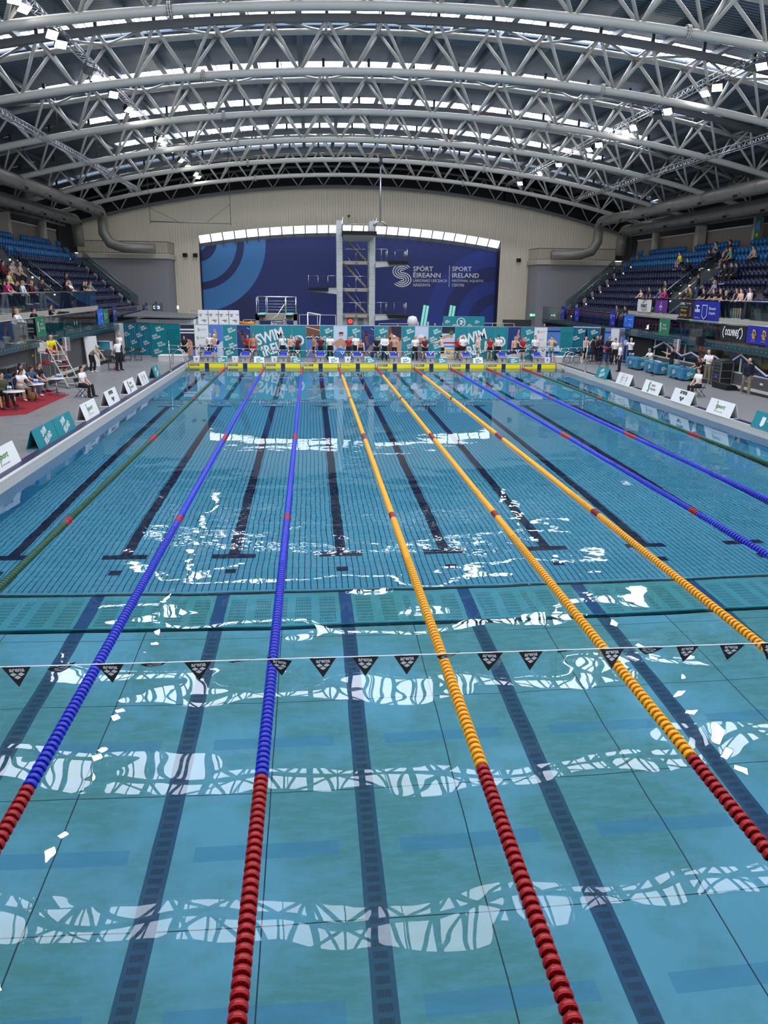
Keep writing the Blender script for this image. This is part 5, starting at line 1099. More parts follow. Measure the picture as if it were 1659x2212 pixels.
def body_mesh(pose):
    if pose in BODY: return BODY[pose]
    J = SK[pose] = skeleton(POSES[pose]); b = MB(); torso(b, J)
    b.tube([J['neck']-J['up']*.05, J['neck']+J['hu']*.04, J['head']-J['hu']*.03], [.068, .056, .055], 'skin', 12)
    H = head_frame(J)
    for c, r, sq in (((0, 0, .03), .1, (.8, .98, 1.05)), ((0, -.03, -.045), .07, (.78, .85, .95)), ((0, -.055, -.085), .03, (1, .9, .8))): ball(b, H @ Vector(c), r, sq, 14)
    b.tube([H @ Vector((0, -.088, .03)), H @ Vector((0, -.108, -.008)), H @ Vector((0, -.088, -.022))], [.009, .015, .011], 'skin', 8)
    for sx in (-1, 1): ball(b, H @ Vector((sx*.08, .005, .0)), .024, (.45, .7, 1.15), 8)
    for s, sx in (('l', 1), ('r', -1)):
        ball(b, J['sh'+s], .062); limb(b, [J['sh'+s], (J['sh'+s]*.55+J['el'+s]*.45), J['el'+s], (J['el'+s]*.7+J['wr'+s]*.3), J['wr'+s]], [.056, .05, .04, .041, .027])
        d = J['hdir'+s]; sd_ = Vector((0, -1, 0)) if abs(d.y) < .7 else Vector((-sx*1.0, 0, 0)); a = (sd_-d*sd_.dot(d)).normalized(); nrm = d.cross(a)
        w_ = J['wr'+s]; ell(b, [w_-d*.01, w_+d*.03, w_+d*.07, w_+d*.092], [(.024, .017), (.036, .016), (.041, .015), (.036, .012)], 10, a)
        inn = nrm if (nrm.dot(Vector((-sx, 0, -.3))) > 0) else -nrm
        for q in range(4):        # four fingers of different lengths, slightly curled towards the palm
            o = a*(.030-.020*q); L = (.068, .078, .072, .056)[q]; p0 = w_+d*.085+o; p1 = p0+d*L*.5+inn*.004; p2 = p1+(d*.85+inn*.5).normalized()*L*.5
            b.tube([p0, p1, p2], [.0105, .010, .0085], 'skin', 7)
        p0 = w_+d*.03+a*.03; p1 = p0+(a*.8+d*.6).normalized()*.035; p2 = p1+(a*.3+d*.9+inn*.3).normalized()*.03; b.tube([p0, p1, p2], [.013, .012, .009], 'skin', 7)
        hp, kn, an = J['hp'+s], J['kn'+s], J['an'+s]
        ball(b, hp, .09); limb(b, [hp, hp*.55+kn*.45, kn, kn*.68+an*.32, kn*.2+an*.8, an], [.09, .08, .056, .058, .036, .034])
        f = Vector((sx*.12, -1, 0)).normalized(); ell(b, [an+Vector((0, .05, -.045)), an+Vector((0, .02, -.04)), an+f*.08+Vector((0, 0, -.052)), an+f*.15+Vector((0, 0, -.062)), an+f*.19+Vector((0, 0, -.068))], [(.026, .03), (.034, .042), (.04, .03), (.042, .018), (.028, .012)], 12)
        ball(b, an-Vector((0, 0, .01)), .037)
    BODY[pose] = remesh(b, .0105, 'person_body', 'skin'); return BODY[pose]
def garment(pose, kind):
    k = (pose, kind)
    if k in GARM: return GARM[k]
    J = SK[pose]; b = MB(); vox = .014
    if kind in ('tshirt', 'jacket', 'vest', 'loose', 'dress'):
        torso(b, J, .016 if kind != 'jacket' else .03, True)
        if kind in ('tshirt', 'jacket', 'loose'):
            for s in 'lr':
                sh, el, wr = J['sh'+s], J['el'+s], J['wr'+s]; g = .010 if kind == 'tshirt' else .018; ball(b, sh, .058+g)
                if kind == 'tshirt': b.tube([sh, sh*.4+el*.6], [.058+g, .052+g], 'skin', 12)
                else: limb(b, [sh, el, el*.05+wr*.95], [.056+g, .042+g, .031+g])
        if kind == 'dress': p = J['pel']; ell(b, [p, p-Vector((0, 0, .25)), p-Vector((0, 0, .45))], [(.18, .13), (.2, .17), (.22, .19)])
        b.tube([J['neck']-J['up']*.03, J['neck']+J['hu']*.02], [.085, .064], 'skin', 12)
    if kind in ('trousers', 'shorts', 'jammer', 'long_shorts'):
        g = {'trousers': .018, 'shorts': .03, 'jammer': .006, 'long_shorts': .03}[kind]; p = J['pel']
        ell(b, [p-Vector((0, 0, .1)), p-Vector((0, 0, .02)), p+(J['waist']-p)*(.55 if kind != 'jammer' else .3)], [(.125+g, .095+g), (.166+g, .117+g), (.152+g, .107+g)])
        for s in 'lr':
            hp, kn, an = J['hp'+s], J['kn'+s], J['an'+s]; ball(b, hp, .09+g)
            if kind == 'trousers': limb(b, [hp, hp*.55+kn*.45, kn, kn*.5+an*.5, an+Vector((0, 0, .0))], [.09+g, .082+g, .062+g, .058+g, .056+g])
            else: e = {'shorts': .6, 'jammer': .82, 'long_shorts': .9}[kind]; b.tube([hp, hp*(1-e)+kn*e], [.09+g, (.072 if kind != 'jammer' else .062)+g], 'skin', 12)
    if kind in ('short_hair', 'cap', 'sun_cap', 'bald'):
        H = head_frame(J)
        if kind == 'bald': ball(b, H @ Vector((0, .035, -.01)), .05, (1.0, .6, .8))
        elif kind == 'cap': ball(b, H @ Vector((0, .012, .048)), .1, (.86, .98, .95), 14)
        else: ball(b, H @ Vector((0, .014, .05)), .102, (.86, .98, .96), 14); ball(b, H @ Vector((0, .05, -.01)), .075, (.95, .75, 1.0))
        if kind == 'sun_cap': ell(b, [H @ Vector((0, -.05, .07)), H @ Vector((0, -.12, .06)), H @ Vector((0, -.165, .05))], [(.075, .012), (.07, .01), (.04, .008)])
        vox = .01
    if kind in ('long_hair', 'bun'):
        H = head_frame(J); ball(b, H @ Vector((0, .018, .05)), .108, (.88, 1, .96), 14); ball(b, H @ Vector((0, .05, -.01)), .082, (1, .8, 1.1))
        if kind == 'long_hair': ell(b, [H @ Vector((0, .05, 0)), H @ Vector((0, .07, -.12)), H @ Vector((0, .08, -.27))], [(.09, .06), (.095, .045), (.06, .025)])
        else: ball(b, H @ Vector((0, .1, .1)), .042)
        vox = .01
    if kind == 'shoes':
        vox = .01
        for s, sx in (('l', 1), ('r', -1)):
            an = J['an'+s]; f = Vector((sx*.12, -1, 0)).normalized(); ell(b, [an+Vector((0, .062, -.042)), an+Vector((0, .02, -.036)), an+f*.08+Vector((0, 0, -.048)), an+f*.15+Vector((0, 0, -.058)), an+f*.205+Vector((0, 0, -.064))], [(.034, .04), (.044, .05), (.05, .037), (.05, .027), (.032, .018)], 12)
    me = remesh(b, vox, 'person_'+kind, None); GARM[k] = me; return me
def face_mesh(pose):
    k = (pose, 'face')
    if k in GARM: return GARM[k]
    H = head_frame(SK[pose]); b = MB()
    for sx in (-1, 1): b.lathe([(.001, -.008), (.007, -.005), (.009, 0), (.007, .005), (.001, .008)], 'eye', 8, M=H @ Matrix.Translation((sx*.032, -.087, .022)))
    b.bx((-.026, -.098, -.055), (.026, -.088, -.046), 'lips', H)
    for sx in (-1, 1): b.bx((sx*.032-.017, -.098, .038), (sx*.032+.017, -.086, .043), 'hair_dark', H)
    GARM[k] = b.mesh('person_face'); return GARM[k]
TINT = {}
def tinted(me, mt):
    k = (me.name, mt)
    if k not in TINT: c = me.copy(); c.materials.clear(); c.materials.append(MATS[mt]); TINT[k] = c
    return TINT[k]
def person(loc, rz, pose, label, top=None, bottom='trousers', hair=('short_hair', 'dark'), shoes='black', skin='skin', scale=1.0, group=None, seat=None, extra=None):
    """top/bottom = 'kind:colour'"""
    me = body_mesh(pose); J = SK[pose]
    z = loc[2]
    if seat is not None: z = seat - (J['pel'].z-.105)*scale      # buttocks on the seat
    t = thing('person', label, 'person', (loc[0], loc[1], z), math.radians(-rz), group); t.scale = (scale,)*3
    link('body', tinted(me, skin), t); link('face_features', face_mesh(pose), t)
    if top: k, c = top.split(':'); link('shirt' if k in ('tshirt', 'vest', 'loose') else k, tinted(garment(pose, k), 'cloth_'+c), t)
    if bottom: k, c = (bottom+':black').split(':')[:2]; link({'jammer': 'swim_shorts', 'long_shorts': 'shorts'}.get(k, k), tinted(garment(pose, k), 'cloth_'+c), t)
    if hair: link({'cap': 'swim_cap', 'sun_cap': 'cap'}.get(hair[0], 'hair'), tinted(garment(pose, hair[0]), 'hair_'+hair[1]), t)
    if shoes: link('shoes', tinted(garment(pose, 'shoes'), 'cloth_'+shoes), t)
    if extra: extra(t, J)
    return t
def people():
    def wh(J_): pass
    F = DECK
    # ---- behind the starting blocks
    P = person
    P((-13.0, 52.4, F), 8, 'clasp', 'child in black t-shirt and shorts before the leftmost photo banner', 'tshirt:black', 'long_shorts:black', ('short_hair', 'dark'), 'white', scale=.9)
    P((-11.25, 52.2, F), 0, 'back', 'official in white shirt hidden behind the swimmer of the leftmost lane', 'tshirt:white', 'trousers:black', ('short_hair', 'grey'))
    P((-10.85, 51.3, F), 10, 'hands_face', 'swimmer in blue jammers with hand to face, leftmost lane', None, 'jammer:blue', ('cap', 'cap_white'), None)
    P((-8.25, 51.2, F), -6, 'swim', 'swimmer in red jammers and blue cap before the diver banner', None, 'jammer:red', ('cap', 'cap_blue'), None, 'skin_tan', 1.04)
    P((-8.7, 52.2, F), 0, 'back', 'helper in red shirt half hidden behind the red-jammer swimmer', 'tshirt:red', 'long_shorts:black', ('short_hair', 'brown'), scale=.95)
    P((-6.3, 52.0, F), 10, 'hands_face', 'official in white polo and black trousers before the left big lettering', 'tshirt:white', 'trousers:black', ('short_hair', 'ginger'))
    P((-5.75, 51.15, F), -35, 'hands_face', 'swimmer in black jammers and dark cap, hand to face, before the left big lettering', None, 'jammer:black', ('cap', 'cap_blue'), None)
    P((-5.3, 52.1, F), 0, 'back', 'helper in dark red shirt behind the swimmer before the left big lettering', 'tshirt:maroon', 'long_shorts:black', ('short_hair', 'brown'), scale=.92)
    P((-4.15, 51.2, F), 60, 'swim', 'swimmer in black jammers standing sideways before the crowd photo banner', None, 'jammer:black', ('cap', 'cap_black'), None, 'skin_tan', 1.02)
    P((-3.7, 52.3, F), 0, 'back', 'helper in dark red shirt beside the sideways swimmer', 'tshirt:maroon', 'long_shorts:black', ('short_hair', 'dark'), scale=.93)
    P((-3.05, 52.2, F), 5, 'clipboard', 'official in white shirt with a clipboard, left of the goggled swimmer photo', 'tshirt:white', 'trousers:black', ('short_hair', 'dark'))
    P((-1.75, 52.4, F), 0, 'back', 'helper in red shirt left of the crouching swimmer', 'tshirt:red', 'long_shorts:black', ('short_hair', 'brown'), scale=.92)
    P((-1.25, 52.55, F), 0, 'clasp', 'official in white shirt standing right behind the crouching swimmer', 'tshirt:white', 'trousers:black', ('short_hair', 'grey'))
    P((-1.0, 51.35, F), 0, 'bent', 'swimmer bending forward over the block right of the goggled swimmer photo', None, 'jammer:black', ('cap', 'cap_black'), None)
    P((.2, 52.4, F), 0, 'clasp', 'helper in black t-shirt before the right diver banner', 'tshirt:black', 'long_shorts:black', ('short_hair', 'dark'), scale=.92)
    P((.75, 52.2, F), 0, 'clasp', 'broad official in white shirt beside the black t-shirt helper', 'loose:white', 'trousers:black', ('short_hair', 'dark'))
    P((1.35, 51.35, F), 20, 'goggles', 'swimmer adjusting goggles with both hands, in black trunks, near the brown face banner', None, 'jammer:black', ('cap', 'cap_white'), None)
    P((2.9, 52.2, F), 0, 'clasp', 'blonde official in white blouse before the teal banner left of the white-cap photo', 'tshirt:white', 'trousers:black', ('long_hair', 'blonde'), scale=.96)
    P((3.55, 51.9, F), 0, 'clasp', 'girl in dark red shirt before the white-cap swimmer photo', 'tshirt:maroon', 'shorts:black', ('bun', 'brown'), scale=.93)
    P((4.65, 50.95, F), 115, 'reach', 'swimmer in black cap stretching both arms forward to the left', None, 'jammer:black', ('cap', 'cap_black'), None, 'skin_light', 1.03)
    P((6.0, 52.5, F), 0, 'back', 'helper in red shirt behind the official before the right big lettering', 'tshirt:red', 'shorts:black', ('short_hair', 'dark'), scale=.9)
    P((6.3, 52.2, F), 5, 'clasp', 'bald official in white polo before the right big lettering', 'tshirt:white', 'shorts:black', ('bald', 'bald'))
    P((7.15, 51.05, F), 70, 'swim', 'swimmer in green jammers and red cap standing sideways before the right big lettering', None, 'jammer:green', ('cap', 'cap_red'), None, 'skin_light', 1.03)
    P((8.25, 52.2, F), 0, 'stand', 'girl with long brown hair in red shirt before the right big lettering', 'tshirt:red', 'shorts:black', ('long_hair', 'brown'), scale=.93)
    P((8.85, 52.2, F), 0, 'clipboard', 'dark-haired official in white shirt at the right end of the right big lettering', 'tshirt:white', 'trousers:black', ('short_hair', 'dark'))
    P((9.75, 51.15, F), -15, 'hands_face', 'swimmer in black jammers and blue cap before the raised-legs photo', None, 'jammer:black', ('cap', 'cap_blue'), None)
    P((10.6, 52.2, F), 0, 'clasp', 'girl with long auburn hair in red shirt beside the raised-legs photo', 'tshirt:red', 'shorts:black', ('long_hair', 'ginger'), 'white', scale=.93)
    P((11.5, 52.2, F), 0, 'clasp', 'official in white shirt and jeans before a teal banner near the right end', 'tshirt:white', 'trousers:denim', ('short_hair', 'dark'))
    P((12.45, 51.4, F), 20, 'goggles', 'swimmer in green jammers with hands at the face, rightmost lane', None, 'jammer:green', ('cap', 'cap_black'), None, 'skin_light', 1.02)
    # ---- left deck
    P((-15.75, 45.15, F), -60, 'back', 'grey-haired official in white shirt and black trousers standing by the left folding chairs', 'tshirt:white', 'trousers:black', ('short_hair', 'grey'), scale=1.04)
    P((-17.0, 50.9, F), -60, 'stand', 'second grey-haired official half hidden before the left teal curtain', 'tshirt:white', 'trousers:black', ('short_hair', 'grey'), scale=1.04)
    P((-17.05, 44.2, F), -70, 'bent', 'person in beige top and cap bending down by the left side wall', 'loose:beige', 'trousers:black', ('sun_cap', 'cap_beige'), 'white')
    P((-14.75, 33.75, F), -75, 'sit', 'seated official in white shirt on a folding chair on the left poolside', 'tshirt:white', 'trousers:black', ('short_hair', 'dark'), seat=DECK+.46)
    P((-17.45, 38.25, 0), -51, 'sit_lean', 'lifeguard in yellow shirt and red shorts sitting on the high chair', 'tshirt:yellow', 'shorts:red', ('bald', 'dark'), 'white', seat=DECK+1.6)
    P((-17.7, 41.0, F), -40, 'stand', 'person in dark shorts standing behind the lifeguard chair', 'tshirt:grey', 'long_shorts:maroon', ('short_hair', 'dark'), 'white')
    P((-17.3, 35.45, F), -75, 'sit_lean', 'man in black polo with lanyard sitting farthest along the red carpet', 'tshirt:black', 'trousers:grey', ('short_hair', 'brown'), seat=DECK+.47)
    P((-17.75, 34.75, F), -70, 'sit', 'dark-haired woman sitting behind the tables on the red carpet', 'tshirt:white', 'trousers:black', ('long_hair', 'dark'), seat=DECK+.47)
    P((-17.15, 34.15, F), -60, 'sit_work', 'long-haired woman in denim top at the middle round table', 'tshirt:denim', 'trousers:denim', ('long_hair', 'brown'), 'white', seat=DECK+.47)
    P((-17.15, 32.9, F), -55, 'sit_work', 'woman in pale top typing between the two nearest round tables', 'tshirt:white', 'trousers:beige', ('long_hair', 'brown'), 'white', seat=DECK+.47)
    P((-17.2, 31.0, F), -60, 'sit', 'person in yellow shirt and dark trousers cut by the left edge, nearest on the carpet', 'jacket:olive', 'trousers:black', ('short_hair', 'dark'), seat=DECK+.47)
    P((-17.35, 30.0, F), -60, 'sit', 'bare-legged person in a skirt cut by the left edge of the photo', 'tshirt:yellow', 'shorts:black', ('long_hair', 'brown'), seat=DECK+.47)
    # ---- right deck
    P((14.95, 45.1, F), 95, 'stand', 'official in white shirt and black trousers beside the tripod on the right', 'tshirt:white', 'trousers:black', ('short_hair', 'grey'))
    P((16.5, 49.9, F), 30, 'clipboard', 'official in white t-shirt left of the photo of the ball player', 'tshirt:white', 'trousers:black', ('short_hair', 'brown'))
    P((17.1, 48.7, F), 50, 'film', 'stout official in white shirt holding hands to the face before the ball player photo', 'loose:white', 'trousers:black', ('short_hair', 'grey'), scale=1.05)
    for i, (x, y, rz_, lab, hc) in enumerate(((15.95, 51.9, 10, 'grey-haired man in navy jacket, left of the three at the right curtain', 'grey'), (16.2, 52.1, -20, 'tallest man in navy jacket, middle of the three at the right curtain', 'dark'), (16.65, 51.4, 30, 'man in navy jacket with white sleeve stripe, right of the three at the curtain', 'grey'))):
        P((x, y, F), rz_, 'clasp', lab, 'jacket:navy', 'trousers:navy', ('short_hair', hc), scale=1.03 if i == 1 else 1.0)
    P((15.55, 51.6, F), 160, 'clasp', 'woman in black dress with bare legs before the right curtain', 'dress:black', None, ('bun', 'dark'))
    P((15.15, 52.1, F), -30, 'hands_face', 'bare-shouldered swimmer in pale cap beside the woman in black', None, 'jammer:black', ('cap', 'cap_red'), None, 'skin_light', .98)
    P((14.95, 53.9, F), -20, 'clasp', 'small person in dark top standing in the opening of the right curtain', 'loose:black', 'trousers:white', ('short_hair', 'dark'), scale=.9)
    P((17.55, 46.3, F), 75, 'sit_work', 'white-haired official sitting at the farthest teal-clothed table', 'tshirt:white', 'trousers:black', ('short_hair', 'grey'), seat=DECK+.46)
    P((17.0, 42.3, F), 100, 'film', 'photographer in black holding up a camera between the teal tables', 'tshirt:black', 'trousers:black', ('short_hair', 'dark'), 'white')
    P((17.75, 40.1, F), 70, 'sit_work', 'person in black with lanyard sitting behind the nearest teal table', 'tshirt:black', 'trousers:black', ('short_hair', 'ginger'), seat=DECK+.46)
    P((17.6, 39.0, F), 60, 'clipboard', 'man in white t-shirt and khaki trousers standing by the flight case rack', 'tshirt:white', 'trousers:khaki', ('bald', 'dark'), 'grey', scale=1.05)
    P((14.35, 33.6, F), 80, 'sit', 'official in white shirt sitting on a folding chair on the right poolside', 'tshirt:white', 'trousers:black', ('short_hair', 'dark'), seat=DECK+.46)
    P((17.3, 34.5, F), 20, 'walk', 'man in navy jacket and light blue shirt walking with head bowed, far right', 'jacket:navy', 'trousers:khaki', ('bald', 'bald'), 'grey', scale=1.04)
    # ---- left stand
    ZP = 3.7
    P((-19.75, 39.5, ZP), -85, 'rail', 'woman in pink top leaning at the left glass balustrade', 'tshirt:pink', 'trousers:grey', ('bun', 'brown'), 'white')
    P((-19.85, 45.5, ZP), -60, 'clipboard', 'bearded man in black top looking at his phone on the left platform', 'loose:black', 'trousers:grey', ('short_hair', 'dark'), 'grey', scale=1.02)
    P((-19.6, 48.7, ZP), -85, 'rail', 'person in black leaning on the left handrail beside the white t-shirt', 'jacket:black', 'trousers:navy', ('short_hair', 'dark'))
    P((-19.6, 49.4, ZP), -80, 'rail', 'grey-haired person in white t-shirt and navy trousers at the left handrail', 'tshirt:white', 'trousers:navy', ('short_hair', 'grey'))
    P((-19.75, 50.2, ZP), -80, 'stand', 'person with glasses in dark top at the left handrail', 'tshirt:black', 'trousers:navy', ('short_hair', 'dark'))
    P((-19.6, 52.5, ZP), -80, 'rail', 'person in black clapping over the left handrail, third from its far end', 'tshirt:black', 'trousers:navy', ('short_hair', 'dark'))
    P((-19.65, 53.2, ZP), -80, 'rail', 'person in dark green leaning on the left handrail, second from its far end', 'tshirt:olive', 'trousers:navy', ('short_hair', 'dark'))
    P((-19.6, 54.1, ZP), -80, 'rail', 'brown-haired person in grey top at the far end of the left handrail', 'loose:grey', 'trousers:navy', ('long_hair', 'brown'))
    def seated(sd, r, y, lab, pose='sit_lean', **k):
        x = sd*(row_x(r)-.22); P((x, y, 0), sd*90+(10 if pose == 'sit' else 0), pose, lab, seat=row_floor(r)+.44, **k)
        b = MB(); b.box((0, 0, 0), (.4, .44, .05), 'seat_navy' if r > 2 else 'seat_light_blue'); tag(b.build('folded_down_seat', None, (sd*(row_x(r)-.22), y, row_floor(r)+.41)), 'seat pad folded down under the ' + lab.split(' in the ')[0], 'seat')
        b = None
    rws = ['top', 'second', 'third', 'fourth', 'fifth', 'sixth', 'seventh', 'eighth', 'ninth']
    S = [(-1, 5, 46.6, 'person in maroon jacket', 'maroon', 'dark', 'long_hair', 'sit'), (-1, 5, 47.4, 'person in beige coat', 'beige', 'brown', 'short_hair', 'sit_chin'), (-1, 5, 48.2, 'person in grey cardigan', 'grey', 'grey', 'short_hair', 'sit'),
         (-1, 6, 45.1, 'person in cream jacket', 'cream', 'brown', 'short_hair', 'sit_lean'), (-1, 6, 46.0, 'grey-haired person in olive gilet', 'olive', 'grey', 'short_hair', 'sit'), (-1, 7, 42.9, 'person in patterned dark top', 'black', 'dark', 'long_hair', 'sit'),
         (-1, 7, 45.2, 'blonde person in white jacket', 'white', 'blonde', 'long_hair', 'sit_lean'), (-1, 7, 46.7, 'person in maroon jumper', 'maroon', 'blonde', 'long_hair', 'sit_lean'), (-1, 7, 44.2, 'person in black jacket', 'black', 'brown', 'short_hair', 'sit_lean'), (-1, 6, 43.6, 'person in dark green jacket', 'olive', 'dark', 'short_hair', 'sit'),
         (-1, 6, 56.4, 'long-haired woman in black', 'black', 'dark', 'long_hair', 'sit'), (-1, 5, 48.9, 'lone person in beige jumper', 'beige', 'grey', 'short_hair', 'sit_lean'),
         (1, 2, 57.6, 'lifeguard in yellow shirt', 'yellow', 'dark', 'short_hair', 'sit_lean'), (1, 3, 54.8, 'person in black t-shirt', 'black', 'dark', 'short_hair', 'sit_lean'), (1, 1, 53.5, 'man in pale grey shirt', 'grey', 'dark', 'short_hair', 'sit_lean'), (1, 1, 51.8, 'person in black top with bare legs', 'black', 'dark', 'long_hair', 'sit'),
         (1, 2, 53.3, 'long-haired person in black', 'black', 'brown', 'long_hair', 'sit'), (1, 2, 52.3, 'man in dark top with bare arms', 'navy', 'dark', 'short_hair', 'sit_work'), (1, 2, 50.9, 'person in dark shorts', 'black', 'brown', 'long_hair', 'sit'), (1, 2, 50.2, 'blonde girl in green top', 'green', 'blonde', 'long_hair', 'sit_lean'), (1, 2, 47.3, 'person in peach vest', 'beige', 'brown', 'bun', 'sit_lean'),
         (1, 4, 48.2, 'person in black hooded coat', 'black', 'dark', 'short_hair', 'sit_lean'), (1, 4, 47.6, 'person in black and white track top', 'black', 'brown', 'short_hair', 'sit'), (1, 4, 47.0, 'person with pink bag', 'navy', 'dark', 'long_hair', 'sit'),
         (1, 6, 46.8, 'person in light grey hoodie', 'hoodie', 'blonde', 'bun', 'sit_lean'), (1, 6, 54.2, 'person in dark green top', 'olive', 'dark', 'short_hair', 'sit')]
    for sd, r, y, lab, c, hc, hk, pose in S:
        seated(sd, r, y, '%s in the %s row of the %s stand' % (lab, rws[r], 'left' if sd < 0 else 'right'), pose, top=('tshirt:' if c in ('yellow', 'green', 'beige') else 'loose:')+c, bottom='shorts:black' if 'bare legs' in lab or 'shorts' in lab or c == 'yellow' else 'trousers:black' if c != 'white' else 'trousers:grey', hair=(hk, hc), shoes='white' if len(lab) % 2 else 'black')
    P((21.6, 49.3, row_floor(6)), 120, 'stand', 'long-haired woman in black standing in the middle of the right stand', 'loose:black', 'trousers:denim', ('long_hair', 'brown'), 'white')
    # right platform
    for x, y, lab, top, hair, pose, kw in (
        (19.65, 50.2, 'grey-blue clad person at the right handrail above the purple flag', 'loose:denim', ('long_hair', 'brown'), 'rail', {}), (19.65, 49.5, 'person in pink and red shirt at the right handrail above the purple flag', 'loose:pink', ('short_hair', 'grey'), 'rail', {}),
        (20.0, 47.1, 'person in black with lanyard on the right platform', 'jacket:black', ('short_hair', 'dark'), 'stand', {}), (19.7, 46.5, 'fair-haired person in black beside the lanyard wearer', 'jacket:black', ('short_hair', 'blonde'), 'rail', {}), (19.7, 45.9, 'person in olive jacket on the right platform', 'loose:olive', ('short_hair', 'brown'), 'rail', {}),
        (19.6, 44.0, 'person in black t-shirt leaning far over the right handrail, left of three', 'tshirt:black', ('short_hair', 'dark'), 'rail', {}), (19.6, 42.8, 'person in black t-shirt leaning on the right handrail, middle of three', 'tshirt:black', ('short_hair', 'dark'), 'rail', {}), (19.65, 42.1, 'person in black t-shirt leaning on the right handrail, right of three', 'tshirt:black', ('short_hair', 'brown'), 'rail', {}),
        (19.65, 41.5, 'blonde-haired girl in black top at the right handrail', 'tshirt:black', ('bun', 'blonde'), 'rail', dict(scale=.93)), (19.8, 40.95, 'bare-armed young person in dark vest on the right platform', 'vest:black', ('short_hair', 'brown'), 'clasp', dict(scale=.97)), (19.75, 40.4, 'bare-shouldered young swimmer with folded arms on the right platform', None, ('short_hair', 'dark'), 'clasp', dict(scale=.97, skin='skin_light')),
        (19.75, 39.5, 'woman in white sleeveless top with folded arms on the right platform', 'vest:white', ('short_hair', 'dark'), 'clasp', {}),
        (19.7, 53.5, 'bare-shouldered young swimmer at the far end of the right platform', None, ('long_hair', 'brown'), 'rail', dict(skin='skin_light', scale=.95)), (19.75, 52.7, 'person in dark top at the far end of the right platform', 'tshirt:navy', ('short_hair', 'dark'), 'stand', {})):
        P((x, y, ZP), 85, pose, lab, top, 'trousers:black' if top not in (None, 'vest:black') else 'shorts:black', hair, 'white', **kw)
    # lower galleries
    for sd, x, y, lab, top, hair, pose in ((-1, -18.45, 36.6, 'blonde person in pale green top leaning over the lower left gallery glass', 'loose:white', ('bun', 'blonde'), 'rail'), (-1, -18.6, 37.4, 'long-haired person on the lower left gallery, middle of three', 'loose:black', ('long_hair', 'brown'), 'stand'), (-1, -18.45, 38.9, 'dark-haired person in black leaning on the lower left gallery glass', 'loose:black', ('bun', 'dark'), 'rail'), (-1, -18.55, 42.6, 'camera operator in navy t-shirt on the lower left gallery', 'tshirt:navy', ('short_hair', 'dark'), 'film'),
        (1, 18.6, 55.5, 'person in dark green top seated low on the lower right gallery', 'tshirt:olive', ('short_hair', 'dark'), 'stand'), (1, 18.6, 53.9, 'person in black and red top on the lower right gallery', 'tshirt:black', ('short_hair', 'dark'), 'clasp')):
        P((x, y, 2.42), sd*85 if sd > 0 else -85, pose, lab, top, 'trousers:black', hair, 'white', scale=.96)
    # people behind the banners by the dive pool
    P((5.55, 60.2, F+.45), 30, 'stand', 'person in yellow hi-vis vest between the tilted springboards', 'vest:yellow', 'trousers:black', ('short_hair', 'brown'))
    P((-10.1, 60.5, F+.45), 0, 'stand', 'dark-clad person seen head and shoulders left of the springboard stage', 'tshirt:green', 'trousers:black', ('short_hair', 'ginger'))
    P((14.6, 60.5, F+.45), 0, 'stand', 'person seen by head and shoulders above the right end of the banner wall', 'tshirt:grey', 'trousers:black', ('short_hair', 'brown'))
people()
# ================================================================ DECK FURNITURE
def folding_chair():
    t = link('folding_chair', None); b = MB(); b.box((0, .02, .45), (.42, .4, .03), 'black_plastic'); b.build('seat', t)
    b = MB(); b.add([(-.21, .2, .66), (.21, .2, .66), (.2, .25, .84), (-.2, .25, .84), (-.21, .22, .66), (.21, .22, .66), (.2, .27, .84), (-.2, .27, .84)], [(0,1,2,3),(7,6,5,4),(0,4,5,1),(3,2,6,7),(1,5,6,2),(0,3,7,4)], 'black_plastic'); b.build('backrest', t)
    for sx in (-.215, .215):
        b = MB(); b.tube([(sx, .27, .86), (sx, .1, .45), (sx, -.26, 0)], .013, 'black_plastic', 6); b.build('leg', t)
        b = MB(); b.tube([(sx*.92, -.16, .44), (sx*.92, .27, 0)], .013, 'black_plastic', 6); b.build('leg', t)
    b = MB(); b.cyl((-.21, -.2, .08), (.21, -.2, .08), .01, 'black_plastic', 6); b.cyl((-.2, .22, .06), (.2, .22, .06), .01, 'black_plastic', 6); b.build('stretcher', t); return t
def banquet_chair():
    t = link('banquet_chair', None); b = MB(); b.box((0, 0, .46), (.42, .42, .07), 'navy_cloth'); b.build('seat', t)
    b = MB(); n = 12; pts = [(-.2, .6)]+[(-.2*math.cos(PI*i/n), .82+.13*math.sin(PI*i/n)) for i in range(n+1)]+[(.2, .6)]; b.prism(pts, .04, 'navy_cloth', M=Matrix.Translation((0, .25, 0)) @ Matrix.Rotation(PI/2, 4, 'X')); b.build('backrest', t)
    b = MB(); b.tube([(-.21, .18, 0), (-.21, .2, .5), (-.21, .24, .8)]+[(-.21*math.cos(PI*i/n), .24, .83+.14*math.sin(PI*i/n)) for i in range(1, n)]+[(.21, .24, .8), (.21, .2, .5), (.21, .18, 0)], .014, 'gold', 6); b.build('back_frame', t)
    for sx in (-.2, .2): b = MB(); b.tube([(sx, -.19, .44), (sx, -.21, 0)], .013, 'gold', 6); b.build('leg', t)
    return t
